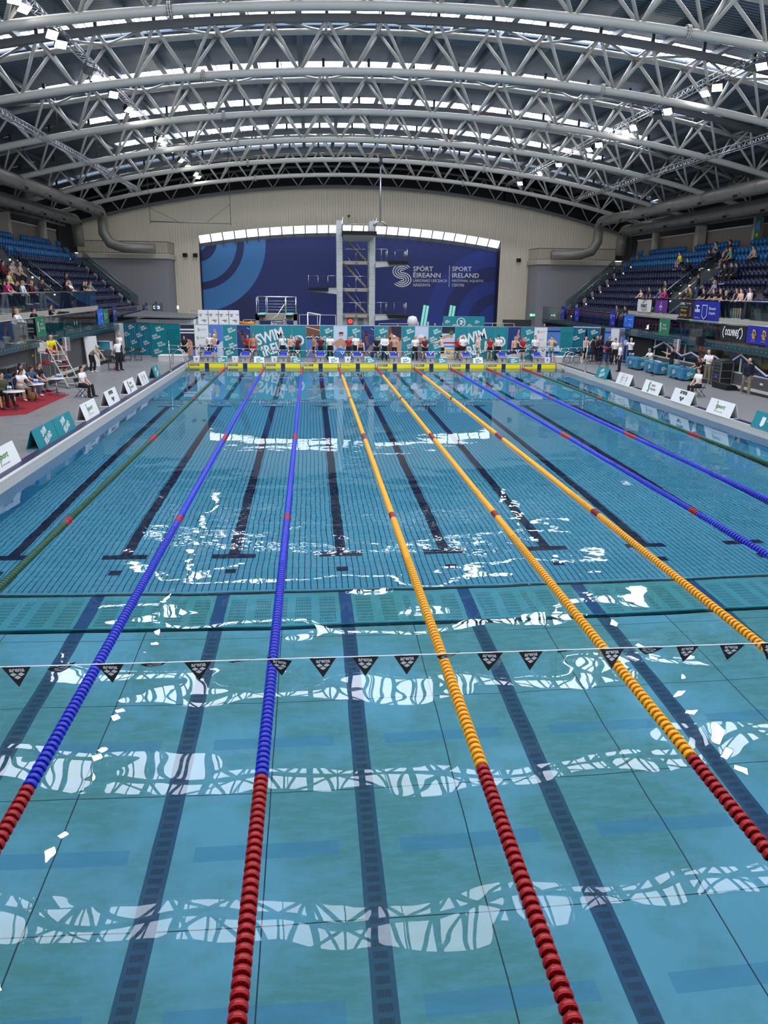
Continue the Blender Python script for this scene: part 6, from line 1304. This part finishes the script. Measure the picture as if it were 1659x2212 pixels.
def furniture():
    mat('navy_cloth', (26, 38, 92), .8); mat('carpet_red', (150, 14, 34), .95, noise=(30, .4, (128, 10, 28))); mat('teal_cloth', (58, 134, 142), .85, noise=(.9, .1, (40, 100, 140))); mat('tabletop', (214, 212, 206), .3)
    mat('clear_plastic', (200, 214, 222), .1); mat('label_blue', (40, 80, 170), .5); mat('leather', (150, 104, 54), .6); mat('led', (255, 30, 30), .5, emit=(255, 40, 50), es=4.0); mat('led_blue', (30, 60, 255), .5, emit=(40, 70, 255), es=4.0)
    F = DECK
    b = MB(); b.add([(-20.0, 27.4, F+.006), (-16.5, 28.2, F+.006), (-15.55, 28.8, F+.006), (-15.55, 34.55, F+.006), (-16.5, 34.6, F+.006), (-16.6, 36.2, F+.006), (-18.1, 36.2, F+.006), (-18.1, 27.4, F+.006)], [(1,2,3,4,5,6,7)], 'carpet_red')
    n_ = len(b.v); b.add([(v[0], v[1], F+.001) for v in b.v[1:]], [(6,5,4,3,2,1,0)], 'carpet_red'); b.v = b.v; tag(b.build('carpet'), 'red carpet laid on the left poolside under the round tables', 'carpet')
    c0 = folding_chair(); first = [True]
    def chair(x, y, rz, lab, grp=None):
        o = c0 if first[0] else copytree(c0, (0,0,0)); first[0] = False; o.location = (x, y, F); o.rotation_euler = (0, 0, math.radians(-rz)); tag(o, lab, 'chair', grp)
    chair(-14.75, 33.75, -75, 'black folding chair under the seated official on the left poolside'); chair(14.4, 33.6, 80, 'black folding chair under the seated official on the right poolside')
    chair(-16.2, 45.3, -30, 'black folding chair right next to the standing grey-haired official on the left')
    for x, y, rz, lab in ((-17.4, 49.6, -20, 'leftmost black folding chair before the left curtain'), (-16.75, 49.9, -30, 'second black folding chair from the left before the left curtain'), (-16.6, 51.2, 0, 'black folding chair left of the pair under the teal curtain'), (-15.9, 51.2, 0, 'rightmost black folding chair before the left curtain')): chair(x, y, rz, lab)
    for x, y, lab in ((13.3, 50.3, 'leftmost'), (13.95, 50.3, 'second'), (14.75, 50.0, 'third'), (15.4, 49.8, 'fourth'), (16.1, 49.6, 'rightmost')): chair(x, y, 180, '%s black folding chair in the row before the right curtain' % lab)
    for x, y, lab in ((17.6, 46.4, 'black folding chair behind the farthest teal table'), (17.8, 40.15, 'black folding chair behind the nearest teal table')): chair(x, y, 75, lab)
    for x, lab in ((3.7, 'white-cap photo banner'), (8.9, 'right big lettering'), (11.6, 'teal banner near the right end'), (-11.8, 'leftmost lane')): chair(x, 52.62, 0, 'black folding chair against the banners by the %s' % lab)
    g0 = banquet_chair(); f2 = [True]
    for x, y, rz, lab in ((-17.3, 35.5, -75, 'under the man in black polo'), (-17.8, 34.8, -70, 'under the dark-haired woman'), (-17.15, 34.2, -60, 'under the woman in denim'), (-17.15, 32.95, -55, 'under the typing woman in pale top'), (-17.25, 31.05, -60, 'under the person in yellow and dark clothes'), (-17.4, 30.05, -60, 'nearest the left edge of the photo'), (-17.85, 33.9, -60, 'empty, with a pale blue towel over its back'), (-17.95, 32.3, -50, 'empty, against the left wall')):
        o = g0 if f2[0] else copytree(g0, (0,0,0)); f2[0] = False; o.location = (x, y, F+.006); o.rotation_euler = (0, 0, math.radians(-rz)); tag(o, 'navy banquet chair with gold frame %s' % lab, 'chair')
    b = MB(); b.add([(-.2, .2, .55), (.2, .2, .55), (.2, .22, .99), (-.2, .22, .99), (-.2, .3, .99), (.2, .3, .99), (.2, .33, .6), (-.2, .33, .6)], [(0,1,2,3),(3,2,5,4),(4,5,6,7)], 'teal_cloth', True); o = tag(b.build('towel', None, (-17.85, 33.9, F)), 'pale blue striped towel hanging over an empty banquet chair', 'towel'); o.rotation_euler.z = math.radians(60)
    # round tables with star feet
    def rtable(x, y, lab, r=.42):
        t = thing('round_table', lab, 'table', (x, y, F+.006), 0, 'round white tables on the carpet')
        b = MB(); b.lathe([(0, .72), (r-.01, .72), (r, .735), (r-.01, .75), (0, .75)], 'tabletop', 28); b.build('tabletop', t)
        b = MB(); b.cyl((0, 0, .05), (0, 0, .72), .03, 'chrome', 12); b.build('pole', t)
        b = MB()
        for k in range(4): a = PI/2*k+.4; b.tube([(0, 0, .09), (.36*math.cos(a), .36*math.sin(a), .02)], [.025, .012], 'dark_steel', 6)
        b.build('star_base', t)
    rtable(-16.35, 30.0, 'round white-topped table nearest the left edge of the photo'); rtable(-16.35, 32.4, 'round white-topped table in the middle of the red carpet'); rtable(-16.1, 34.5, 'round white-topped table farthest away, in front of the lifeguard chair')
    def bottle(x, y, z, lab, h=.2, grp=None, mt='clear_plastic'):
        t = thing('bottle', lab, 'bottle', (x, y, z), 0, grp); b = MB(); b.lathe([(0, 0), (.033, 0), (.034, h*.7), (.014, h*.88), (.013, h*.95)], mt, 12); b.build('bottle_body', t); b = MB(); b.lathe([(.0345, h*.25), (.035, h*.26), (.035, h*.55), (.0345, h*.56)], 'label_blue', 12); b.build('label', t); b = MB(); b.cyl((0, 0, h*.93), (0, 0, h), .015, 'white', 10); b.build('cap', t)
    TZ = F+.756
    for i in range(4): bottle(-16.6+.09*(i % 2), 30.05+.1*(i//2), TZ, 'clear water bottle with blue label on the nearest round table', grp='bottles on the nearest round table')
    for i in range(4): bottle(-16.35+.09*(i % 2), 32.45+.1*(i//2), TZ, 'clear water bottle with blue label on the middle round table', grp='bottles on the middle round table')
    for i in range(3): bottle(-16.05+.08*i, 34.6, TZ, 'clear water bottle with blue label on the farthest round table', grp='bottles on the farthest round table')
    bottle(-16.5, 35.6, F+.006, 'small water bottle standing on the red carpet', .2); bottle(-14.6, 33.2, F, 'white cup-like bottle on the deck by the left seated official', .16, mt='white')
    t = thing('laptop', 'open dark laptop on the middle round table before the typing woman', 'laptop', (-16.5, 32.2, TZ), math.radians(120)); b = MB(); b.bx((-.16, -.11, 0), (.16, .11, .015), 'black_plastic'); b.build('keyboard_base', t); b = MB(); b.bx((-.16, .1, .01), (.16, .11, .22), 'black_plastic'); b.build('screen', t)
    b = MB(); b.lathe([(.0, 0), (.2, .0), (.23, .1), (.2, .24), (.1, .3), (0, .3)], 'leather', 16); b.tube([(-.12, 0, .28), (-.1, 0, .42), (.1, 0, .42), (.12, 0, .28)], .012, 'leather', 6); tag(b.build('handbag', None, (-16.65, 32.9, F+.006)), 'tan leather bag on the red carpet beside the middle table', 'bag')
    # lifeguard chair
    t = thing('lifeguard_chair', 'tall white steel lifeguard chair with sloping ladder', 'lifeguard chair', (-17.5, 38.2, F), math.radians(51)); t.scale = (1.1,)*3
    for sx in (-.33, .33):
        b = MB(); b.tube([(sx, .55, 0), (sx, .5, 1.2), (sx, .45, 1.85), (sx, .3, 2.0), (sx, -.2, 1.98), (sx, -.5, 1.7), (sx, -1.7, .1), (sx, -1.75, 0)], .028, 'white_steel', 8); b.build('side_rail', t)
        b = MB(); b.tube([(sx, .15, 0), (sx, .1, 1.5)], .022, 'white_steel', 6); b.build('leg', t)
        b = MB(); b.bx((sx-.03, -1.85, 0), (sx+.03, -1.62, .04), 'grey_steel'); b.build('foot', t)
    b = MB(); b.cyl((-.33, .55, .05), (-.33, -1.7, .05), .02, 'grey_steel', 6); b.cyl((.33, .55, .05), (.33, -1.7, .05), .02, 'grey_steel', 6); b.build('base_bar', t)
    for k in range(6): b = MB(); y = -.72-k*.18; b.bx((-.32, y-.05, 1.4-k*.245), (.32, y+.05, 1.43-k*.245), 'white_steel'); b.build('ladder_step', t)
    b = MB(); b.bx((-.3, -.15, 1.42), (.3, .35, 1.47), 'offwhite'); b.build('seat', t); b = MB(); b.bx((-.3, .33, 1.5), (.3, .38, 1.9), 'offwhite'); b.build('backrest', t)
    b = MB(); b.bx((-.34, -.75, .95), (.34, .4, .98), 'alu'); b.build('foot_platform', t)
    b = MB(); b.lathe([(0, 0), (.09, 0), (.1, .45), (.06, .5), (0, .5)], 'red', 12, M=Matrix.Rotation(PI/2, 4, 'Y')); o = tag(b.build('rescue_buoy', None, (-17.9, 38.1, F+1.1)), 'red rescue tube lying on the platform of the lifeguard chair', 'buoy')
    # rack and trolley at the left wall
    t = thing('storage_rack', 'empty metal shelving frame against the left wall behind the tables', 'rack', (-17.75, 33.2, F))
    b = MB()
    for x in (-.02, -.35):
        for y in (0, 1.2, 2.6): b.bx((x-.02, y-.02, 0), (x+.02, y+.02, 1.35), 'dark_steel')
    b.build('posts', t)
    for z in (.1, .7, 1.3): b = MB(); b.bx((-.38, 0, z), (.0, 2.6, z+.03), 'grey_steel'); b.build('shelf', t)
    b = MB(); b.lathe([(0, 0), (.3, 0), (.34, .75), (0, .75)], 'navy', 20); tag(b.build('tub', None, (-17.7, 37.0, F)), 'large round blue tub behind the seated group on the left', 'tub')
    # far left: table with cooler, leaning board
    t = thing('utility_table', 'small white table with a teal box on it, far left under the gallery', 'table', (-17.8, 50.8, F)); b = MB(); b.bx((-.45, -.5, .72), (.45, .5, .76), 'white'); b.build('tabletop', t)
    for sx in (-.42, .42):
        for sy in (-.46, .46): b = MB(); b.bx((sx-.03, sy-.03, 0), (sx+.03, sy+.03, .72), 'white'); b.build('leg', t)
    b = MB(); b.bx((-.4, -.35, 0), (.35, .35, .6), 'teal_cloth'); b.bx((.35, -.35, 0), (.37, .35, .6), 'white'); b.bx((-.42, -.37, .55), (.37, .37, .6), 'white'); tag(b.build('storage_box', None, (-17.85, 50.8, F+.76)), 'teal and white box standing on the small white table', 'box')
    b = MB(); b.bx((-.5, -.03, 0), (.5, .03, 1.85), 'offwhite', Matrix.Rotation(-.08, 4, 'X')); o = tag(b.build('leaning_board', None, (-17.75, 47.2, F)), 'tall pale board leaning against the left wall', 'board'); o.rotation_euler.z = math.radians(60)
    # timing clocks on the galleries
    for sd, y in ((-1, 41.6), (1, 43.1)):
        t = thing('timing_clock', 'grey two-faced pace clock with red digits on the %s gallery edge' % ('left' if sd < 0 else 'right'), 'clock', (sd*17.62, y, 1.72))
        for k in (0, 1):
            M = Matrix.Rotation((PI/5 if k else -PI/3)*(-sd), 4, 'Z') @ Matrix.Translation((0, -.05, 0)); b = MB(); b.bx((-.2, -.04, 0), (.2, .04, .72), 'grey' if k else 'offwhite', M); b.bx((0, -.03, .55), (sd*.34, .03, .62), 'dark_steel')
            hs = b.build('housing', t)
            b = MB(); Mf = M @ facing((0, -.045, 0), 0)
            if k == (0 if sd > 0 else 0): b.text('80' if sd < 0 else '20', .24, 'led', Mf @ Matrix.Translation((-.16, .08, 0)), .02, .3)
            else: b.text('CTS', .1, 'black_print', Mf @ Matrix.Translation((-.1, .45, 0)), .02, .2); b.strip([(-.08, .15), (.08, .4)], .03, 'black_print', Mf)
            b.build('display', hs)
    b = MB(); b.bx((-.18, -.15, 0), (.18, .15, .52), 'black_plastic'); b.bx((-.02, 0, .2), (.35 , .04, .3), 'dark_steel'); tag(b.build('loudspeaker', None, (17.6, 40.3, 2.25)), 'black loudspeaker hanging on the right gallery glass', 'speaker')
    b = MB(); b.bx((-.2, -.25, 0), (.2, .55, .4), 'black_plastic'); b.bx((-.1, -.8, .2), (.1, -.2, .32), 'black_plastic'); b.cyl((0, 0, 0), (0, 0, -.9), .03, 'dark_steel', 6); tag(b.build('broadcast_camera', None, (-18.25, 43.7, 3.3)), 'black broadcast camera on the lower left gallery', 'camera')
    b = MB(); b.bx((-.2, -.4, 0), (.2, .4, .36), 'black_plastic'); b.cyl((0, 0, 0), (0, 0, -.95), .03, 'dark_steel', 6); tag(b.build('broadcast_camera', None, (18.25, 44.0, 3.35)), 'black camera box on the lower right gallery beside the green flag', 'camera')
    # teal-clothed tables on the right
    def ctable(x, y, L, lab, logo=True):
        t = thing('trestle_table', lab+', folding table under the cloth', 'table', (x, y, F)); b = MB(); b.bx((-.36, -L/2, .7), (.36, L/2, .735), 'white'); b.build('tabletop', t)
        for sy in (-1, 1): b = MB(); b.bx((-.3, sy*(L/2-.25)-.02, 0), (-.26, sy*(L/2-.25)+.02, .7), 'grey_steel'); b.bx((.26, sy*(L/2-.25)-.02, 0), (.3, sy*(L/2-.25)+.02, .7), 'grey_steel'); b.build('leg_frame', t)
        b = MB(); per = []; n = 96; a, c = .385, L/2+.03
        for i in range(n):
            s_ = i/n*2*(a+c)*2; 
            if s_ < 2*a: p = (-a+s_, -c)
            elif s_ < 2*a+2*c: p = (a, -c+s_-2*a)
            elif s_ < 4*a+2*c: p = (a-(s_-2*a-2*c), c)
            else: p = (-a, c-(s_-4*a-2*c))
            per.append(p)
        vs = []
        for j in range(6):
            v = j/5
            for i, (px, py) in enumerate(per): w_ = 1+v*(.05+.05*math.sin(i*1.1)*1.0); vs.append((px*w_, py*(1+(w_-1)*.4), .745-v*(.62+.05*math.sin(i*.5))))
        b.add(vs, [(j*n+i, (j+1)*n+i, (j+1)*n+(i+1) % n, j*n+(i+1) % n) for j in range(5) for i in range(n)]+[tuple(range(n))], 'teal_cloth', True)
        if logo: swim_logo(b, Matrix.Translation((-.46, -.0, .45)) @ Matrix.Rotation(-PI/2, 4, 'Z') @ Matrix.Rotation(PI/2, 4, 'X'), .4)
        if logo: swim_logo(b, facing((0, -L/2-.085, .42), 0), .36)
        tag(b.build('tablecloth', None, (x, y, F)), 'teal cloth draped over the '+lab.split(' ', 1)[1], 'tablecloth')
    ctable(16.75, 46.6, 1.7, 'the farthest of the three tables on the right deck'); ctable(16.85, 43.9, 1.9, 'the middle table of the three on the right deck'); ctable(17.0, 40.9, 1.9, 'the nearest table of the three on the right deck')
    for i in range(5): bottle(16.5+.12*(i % 3), 47.0+.13*i, F+.75, 'clear bottle in a row on the farthest teal table', .24, 'bottles on the farthest teal table')
    for i, (x, y) in enumerate(((16.75, 40.3), (17.1, 43.5))):
        t = thing('laptop', 'open laptop on the %s teal table' % ('nearest', 'middle')[i], 'laptop', (x, y, F+.75), math.radians(-100)); b = MB(); b.bx((-.16, -.11, 0), (.16, .11, .015), 'dark_steel'); b.build('keyboard_base', t); b = MB(); b.bx((-.16, .1, .01), (.16, .11, .22), 'dark_steel'); b.build('screen', t)
    b = MB(); b.lathe([(0, 0), (.16, 0), (.2, .12), (.12, .3), (0, .34)], 'grey', 14); tag(b.build('backpack', None, (16.95, 41.45, F+.75)), 'grey bag lying on the nearest teal table', 'bag')
    for i in range(3): b = MB(); b.box((0, 0, .003), (.21, .3, .006), 'white', rz=.3*i); tag(b.build('paper_sheets', None, (16.8+.1*i, 43.4+.45*i, F+.75)), 'white paper lying on the middle teal table, %s one' % ('nearest', 'middle', 'farthest')[i], 'paper')
    # camera tripod
    t = thing('camera_tripod', 'black tripod with a red camera on top before the white panel on the right', 'tripod', (14.5, 46.4, F))
    for k in range(3): a = 2*PI*k/3+.5; b = MB(); b.tube([(0, 0, 1.25), (.38*math.cos(a), .38*math.sin(a), 0)], .018, 'black_plastic', 6); b.build('leg', t)
    b = MB(); b.bx((-.12, -.1, 1.25), (.12, .1, 1.38), 'red'); b.cyl((0, -.1, 1.32), (0, -.2, 1.32), .04, 'black_plastic', 10); b.build('camera_body', t)
    # flight-case rack and mic stand, speaker case
    t = thing('equipment_rack', 'black flight-case rack of audio gear with metal corners by the right window', 'rack', (17.85, 37.9, F))
    b = MB(); b.bx((-.32, -.42, .06), (.32, .42, 1.28), 'black_plastic')
    for x in (-.33, .33):
        for y in (-.43, .43): b.bx((x-.025, y-.025, .05), (x+.025, y+.025, 1.3), 'alu')
    for z in (.08, .45, .85, 1.27): b.bx((-.345, -.445, z-.015), (.345, .445, z+.015), 'alu')
    fc = b.build('flight_case', t)
    b = MB()
    for k in range(6): b.bx((-.35, -.38, .2+k*.18), (-.335, .38, .32+k*.18), 'dark_steel')
    b.bx((-.36, -.05, .5), (-.345, .05, .53), 'led_blue'); b.build('audio_unit', fc)
    for sx in (-.25, .25):
        for sy in (-.35, .35): b = MB(); b.lathe([(.0, -.02), (.04, -.02), (.04, .02), (0, .02)], 'black', 10, M=Matrix.Translation((sx, sy, .04)) @ Matrix.Rotation(PI/2, 4, 'Y')); b.build('castor', fc)
    t = thing('mixing_desk', 'grey mixing desk on top of the equipment rack', 'mixing desk', (17.8, 37.9, F+1.3)); b = MB(); b.prism([(-.3, 0), (.3, 0), (.3, .16), (-.3, .05)], .8, 'dark_steel', M=Matrix.Translation((0, .4, 0)) @ Matrix.Rotation(PI/2, 4, 'X')); b.build('desk_body', t)
    b = MB()
    for k in range(12): b.box((-.1, -.34+k*.06, .1), (.05, .02, .03), 'grey')
    b.build('faders', t)
    b = MB(); b.bx((-.3, -.75, 0), (.3, .75, .2), 'black'); b.bx((-.25, -.7, .2), (.25, .7, .26), 'black'); tag(b.build('equipment_case', None, (17.35, 36.6, F)), 'long flat black equipment case on the floor by the right wall', 'case')
    b = MB(); b.cyl((0, 0, 0), (0, 0, 1.5), .012, 'black_plastic', 6); b.lathe([(.14, 0), (.14, .02), (.02, .03)], 'black_plastic', 14); tag(b.build('microphone_stand', None, (16.1, 42.7, F)), 'thin black stand in front of the middle teal table', 'stand')
    for x, y, sd in ((-15.1, 34.9, 1), (15.55, 51.0, -1)): pass
    b = MB(); b.lathe([(0, 0), (.04, 0), (.04, .2), (.02, .26), (0, .26)], 'red', 10); tag(b.build('drink_bottle', None, (-15.95, 45.0, F)), 'dark red drink bottle under the folding chair by the standing official', 'bottle')
    b = MB(); b.lathe([(0, 0), (.04, 0), (.04, .2), (.02, .26), (0, .26)], 'offwhite', 10); tag(b.build('drink_bottle', None, (14.1, 49.6, F)), 'pale pink drink bottle on the deck before the right chairs', 'bottle')
    # cloth flags on the balustrades
    def flag(x, y0, y1, z0, z1, sd, base, lab, draw, sag=0.0):
        b = MB(); L = abs(y1-y0); nx, nz = 24, 8; vs = []
        rz = PI/2 if sd < 0 else -PI/2; M = Matrix.Translation((x, (y0+y1)/2, z0)) @ Matrix.Rotation(rz, 4, 'Z') @ Matrix.Rotation(PI/2, 4, 'X'); H = z1-z0
        f = lambda u, v: .018*math.sin(u*9+v*3)*(1-v*.5)
        for j in range(nz+1):
            for i in range(nx+1): u, v = i/nx, j/nz; vs.append(((u-.5)*L, v*H-(sag*4*u*(1-u) if v in (0, 1) else sag*4*u*(1-u)), f(u, v)))
        b.add(vs, [(j*(nx+1)+i, j*(nx+1)+i+1, (j+1)*(nx+1)+i+1, (j+1)*(nx+1)+i) for j in range(nz) for i in range(nx)], base, True, M)
        draw(b, M @ Matrix.Translation((0, 0, .03)), L, H); tag(b.build('flag'), lab, 'flag')
    def TT(b, M, t, x, y, h, w_, mt='white', bold=.01, sh=0): b.text(t, h, mt, M @ Matrix.Translation((x, y, 0)), bold, w_, sh)
    def coolmine(b, M, L, H):
        TT(b, M, 'OOLMINE', -.75, .26, .34, 1.25, 'white', .035)
        for x, s_ in ((-.92, 1), (.92, -1), (.66, 0)):
            if s_: b.strip([(x+s_*.1, .14), (x-s_*.02, .28), (x-s_*.06, .42), (x-s_*.02, .56), (x+s_*.1, .72)], .07, 'white', M)
        b.strip([(.5, .16), (.62, .26), (.55, .42), (.6, .58), (.74, .68)], .08, 'white', M)
    flag(17.87, 38.7, 36.15, 2.72, 3.56, 1, 'black_print', 'black flag with white lettering on the lower right gallery glass', coolmine, .04)
    def drag(b, M, L, H):
        for s_ in (-.35, .55): TT(b, M, 'D', s_-.13, .28, .42, .3, 'gold', .02); TT(b, M, 'S', s_-.05, .22, .3, .2, 'gold', .02); b.strip([(s_-.25, .42), (s_-.05, .5), (s_+.25, .46)], .03, 'gold', M); TT(b, M, 'SWIMMING CLUB', s_-.2, .12, .05, .42, 'gold', 0)
    flag(17.87, 36.05, 34.0, 2.72, 3.6, 1, 'royal', 'royal blue flag with gold monograms cut by the right edge', drag)
    mat('sky_flag', (30, 100, 200), .6)
    def si(b, M, L, H): swirl(b, M @ Matrix.Translation((-.3*L, H*.5, 0)), H*.5, 'offwhite', .55); TT(b, M, 'SPORT', -.12*L, H*.55, H*.12, L*.34, 'offwhite', 0); TT(b, M, 'IRELAND', -.12*L, H*.36, H*.12, L*.44, 'offwhite', 0)
    flag(17.87, 46.4, 44.9, 2.5, 3.55, 1, 'bottle_green', 'green flag with pale swirl on the lower right gallery glass', si)
    flag(-17.87, 37.95, 39.4, 2.65, 3.65, -1, 'bottle_green', 'green flag with pale swirl on the lower left gallery glass, nearest', si)
    flag(-17.87, 50.95, 52.2, 2.7, 3.66, -1, 'bottle_green', 'green flag farther along the lower left gallery glass', si)
    def sb(b, M, L, H): swirl(b, M @ Matrix.Translation((-.25*L, H*.6, 0)), H*.3, 'white', .6); TT(b, M, 'SPORT IRELAND', -.05*L, H*.62, H*.08, L*.45, 'white', 0); b.strip([(.1*L, .18*H), (.2*L, .3*H), (.16*L, .2*H), (.3*L, .16*H)], .03, 'white', M)
    flag(-17.87, 49.45, 50.9, 2.7, 3.7, -1, 'sky_flag', 'bright blue flag on the lower left gallery glass', sb); flag(17.87, 52.2, 50.5, 2.72, 3.56, 1, 'sky_flag', 'bright blue flag on the lower right gallery glass', sb)
    for sd, y, lab in ((1, 66.4, 'far right'), (1, 62.6, 'beyond the first far right one'), (1, 54.7, 'right before the bright blue flag'), (-1, 53.2, 'left beyond the green flag'), (-1, 64.0, 'far left'), (-1, 68.2, 'farthest on the left')):
        flag(sd*17.8, y, y-1.0*sd if sd > 0 else y+1.0, 2.68, 3.78, sd, 'royal' if sd > 0 else 'photo_navy', 'narrow blue upright banner on the lower gallery, %s' % lab, sb)
    ZB = 3.72
    def nac(b, M, L, H): TT(b, M, 'NAC', -.42*1.2, .3, .24, 1.0, 'navy', .03); TT(b, M, 'SWIMMING CLUB', -.5, .16, .08, 1.0, 'navy', 0); b.strip([(-.25, .62), (-.05, .7), (.05, .82), (.3, .74)], .05, 'navy', M); b.strip([(-.3, .12), (0, .06), (.3, .12)], .03, 'navy', M)
    flag(19.1, 53.0, 50.7, 3.78, 4.62, 1, 'offwhite', 'white flag with dark blue letters on the right balustrade', nac, .03)
    def pur(b, M, L, H): b.quad([(-.05, .35, 0), (.05, .35, 0), (.02, .7, 0), (-.02, .7, 0)], 'white', M); b.strip([(-.22, .38), (.22, .38)], .08, 'white', M); TT(b, M, 'SWIM', -.2, .24, .06, .4, 'white', 0); TT(b, M, 'CLUB', -.12, .12, .1, .24, 'white', 0)
    flag(19.1, 50.0, 48.2, 3.82, 4.62, 1, 'purple', 'purple flag with small white print on the right balustrade', pur)
    def upmc(b, M, L, H): TT(b, M, 'UPMC', -.8, .78, .16, .65, 'white', .015); TT(b, M, 'AUT EVEN', .0, .84, .08, .6, 'white', .01); TT(b, M, 'Your Health. Our Heart.', -.8, .64, .06, 1.0, 'white', 0); TT(b, M, 'Kilkenny', -.7, .36, .18, .8, 'gold', .01, .3); TT(b, M, 'Swim Team', -.75, .1, .18, .95, 'gold', .01, .3); b.quad([(.5, .1, 0), (.8, .1, 0), (.75, .6, 0), (.6, .75, 0)], 'photo_brown', M)
    flag(19.1, 46.4, 44.55, 3.6, 4.66, 1, 'black_print', 'black flag with white and gold lettering on the right balustrade', upmc)
    def rbc(b, M, L, H):
        TT(b, M, 'T', -1.25, .5, .42, .42, 'white', .03); TT(b, M, 'TEMPLEOGUE', -1.32, .55, .1, .62, 'royal', 0); b.bx((-1.34, .52, -.004), (-.7, .68, -.002), 'white', M); TT(b, M, 'swimming.ie', -1.3, .14, .09, .6, 'white', 0)
        b.prism([(-.45, .95), (.15, .95), (.15, .3), (-.15, .1), (-.45, .3)], .003, 'white', M=M @ Matrix.Translation((0, 0, -.006))); b.prism([(-.41, .91), (.11, .91), (.11, .33), (-.15, .15), (-.41, .33)], .003, 'royal', M=M @ Matrix.Translation((0, 0, -.002)))
        b.strip([(-.3, .8), (-.1, .7), (-.25, .55), (0, .45)], .1, 'gold', M); TT(b, M, 'RBC', -.37, .2, .16, .44, 'white', .02); TT(b, M, 'Brewin', .4, .68, .17, .75, 'white', .01); TT(b, M, 'Dolphin', .4, .38, .19, .75, 'white', .01)
    flag(19.1, 44.5, 41.4, 3.5, 4.66, 1, 'royal', 'large royal blue flag with white crest on the right balustrade', rbc)
    b = MB(); b.bx((-.02, -.35, 0), (.02, .35, 2.6), 'green'); b.bx((-.03, -.25, 1.7), (-.02, .25, 2.3), 'photo_blue'); b.bx((-.03, -.15, 1.3), (-.02, .15, 1.5), 'gold'); TT(b, Matrix.Translation((-.03, 0, .9)) @ Matrix.Rotation(-PI/2, 4, 'Z') @ Matrix.Rotation(PI/2, 4, 'X'), 'NATIONAL', -.22, 0, .1, .44); tag(b.build('hanging_banner', None, (26.0, 50.6, 7.55)), 'tall narrow green banner hanging beside the last cream column on the right', 'banner')
    # right-hand glazed control room
    b = MB(); b.bx((20.5, 24, DECK), (20.6, 48, 2.2), 'brick_grey'); b.bx((18.4, 48.0, DECK), (20.6, 48.1, 2.2), 'brick_grey'); b.bx((18.3, 24, 2.2), (20.6, 48, 2.22), 'brick_grey'); b.bx((18.3, 23.9, DECK), (20.6, 24, 2.2), 'brick_grey')
    for k in range(5): b.bx((20.45, 25+k*4.6, 1.1), (20.5, 27.5+k*4.6, 2.0), 'beige_panel')
    struct(b.build('wall_control_room'))
    mat('added_fill_glow', (255, 250, 240), .5, emit=(255, 244, 228), es=5.0)  # glowing strips added to brighten the control room, no such fittings visible
    for k in range(6): b = MB(); b.bx((-.6, -.08, 0), (.6, .08, .04), 'added_fill_glow'); tag(b.build('added_fill_strip', None, (19.5, 26+k*3.9, 2.15)), 'lit strip lamp on the ceiling of the right control room', 'lamp', 'added control room fill strips')
    b = MB(); b.bx((18.42, 24, 1.08), (18.44, 48, 2.12), 'glass')
    for y in (24.1, 29, 33.6, 37.2, 40.6, 43.6, 46, 47.9): b.bx((18.38, y-.03, 1.05), (18.46, y+.03, 2.12), 'offwhite')
    b.bx((18.3, 24, 1.05), (18.6, 48, 1.09), 'offwhite'); struct(b.build('window_30'))
    for y, lab in ((35.6, 'nearest'), (37.0, 'middle'), (42.0, 'farthest')):
        b = MB(); b.bx((-.3, -.4, 0), (.3, .4, .75), 'dark_steel'); b.bx((-.05, -.3, .8), (0, .3, 1.2), 'black_plastic'); tag(b.build('control_desk', None, (19.2, y, DECK)), 'dark desk with a monitor inside the right control room, %s one' % lab, 'desk')
    # zigzag band along the glass
    Z = [(50.2, 1.95), (49.2, 1.9), (47.9, 1.6), (46.5, 2.05), (43.9, 1.4), (42.7, 1.7), (41.3, 1.42), (39.9, 1.72), (38.6, 1.38), (37.2, 2.02), (34.6, 1.2), (33.5, 1.6)]
    b = MB(); M = Matrix.Translation((18.36, 0, 0)) @ Matrix.Rotation(-PI/2, 4, 'Z') @ Matrix.Rotation(PI/2, 4, 'X'); b.strip([(-y, z) for y, z in Z], .1, 'white', M); b.strip([(-y, z-.11) for y, z in Z], .12, 'photo_navy', M @ Matrix.Translation((0, 0, -.01))); struct(b.build('trim_60'))
    # warning light and small wall fittings on the left
    for y, z, lab in ((38.2, 1.75, 'nearer'), (44.2, 1.75, 'farther')): b = MB(); b.lathe([(0, 0), (.08, 0), (.07, .08), (0, .1)], 'gold', 12, M=Matrix.Rotation(PI/2, 4, 'Y')); tag(b.build('wall_lamp', None, (-18.3, y, z)), 'small round yellow lamp on the left grey wall, %s one' % lab, 'lamp')
    for i, (sd, y, z, lab) in enumerate(((1, 36.3, .75, 'left'), (1, 34.8, .75, 'right'))): b = MB(); b.bx((-.03, -.12, -.05), (0, .12, .05), 'white'); tag(b.build('wall_socket', None, (18.3, y, z)), 'white socket on the low grey wall at the right, %s one' % lab, 'socket')
mat('beige_panel', (140, 120, 96), .8)
furniture()
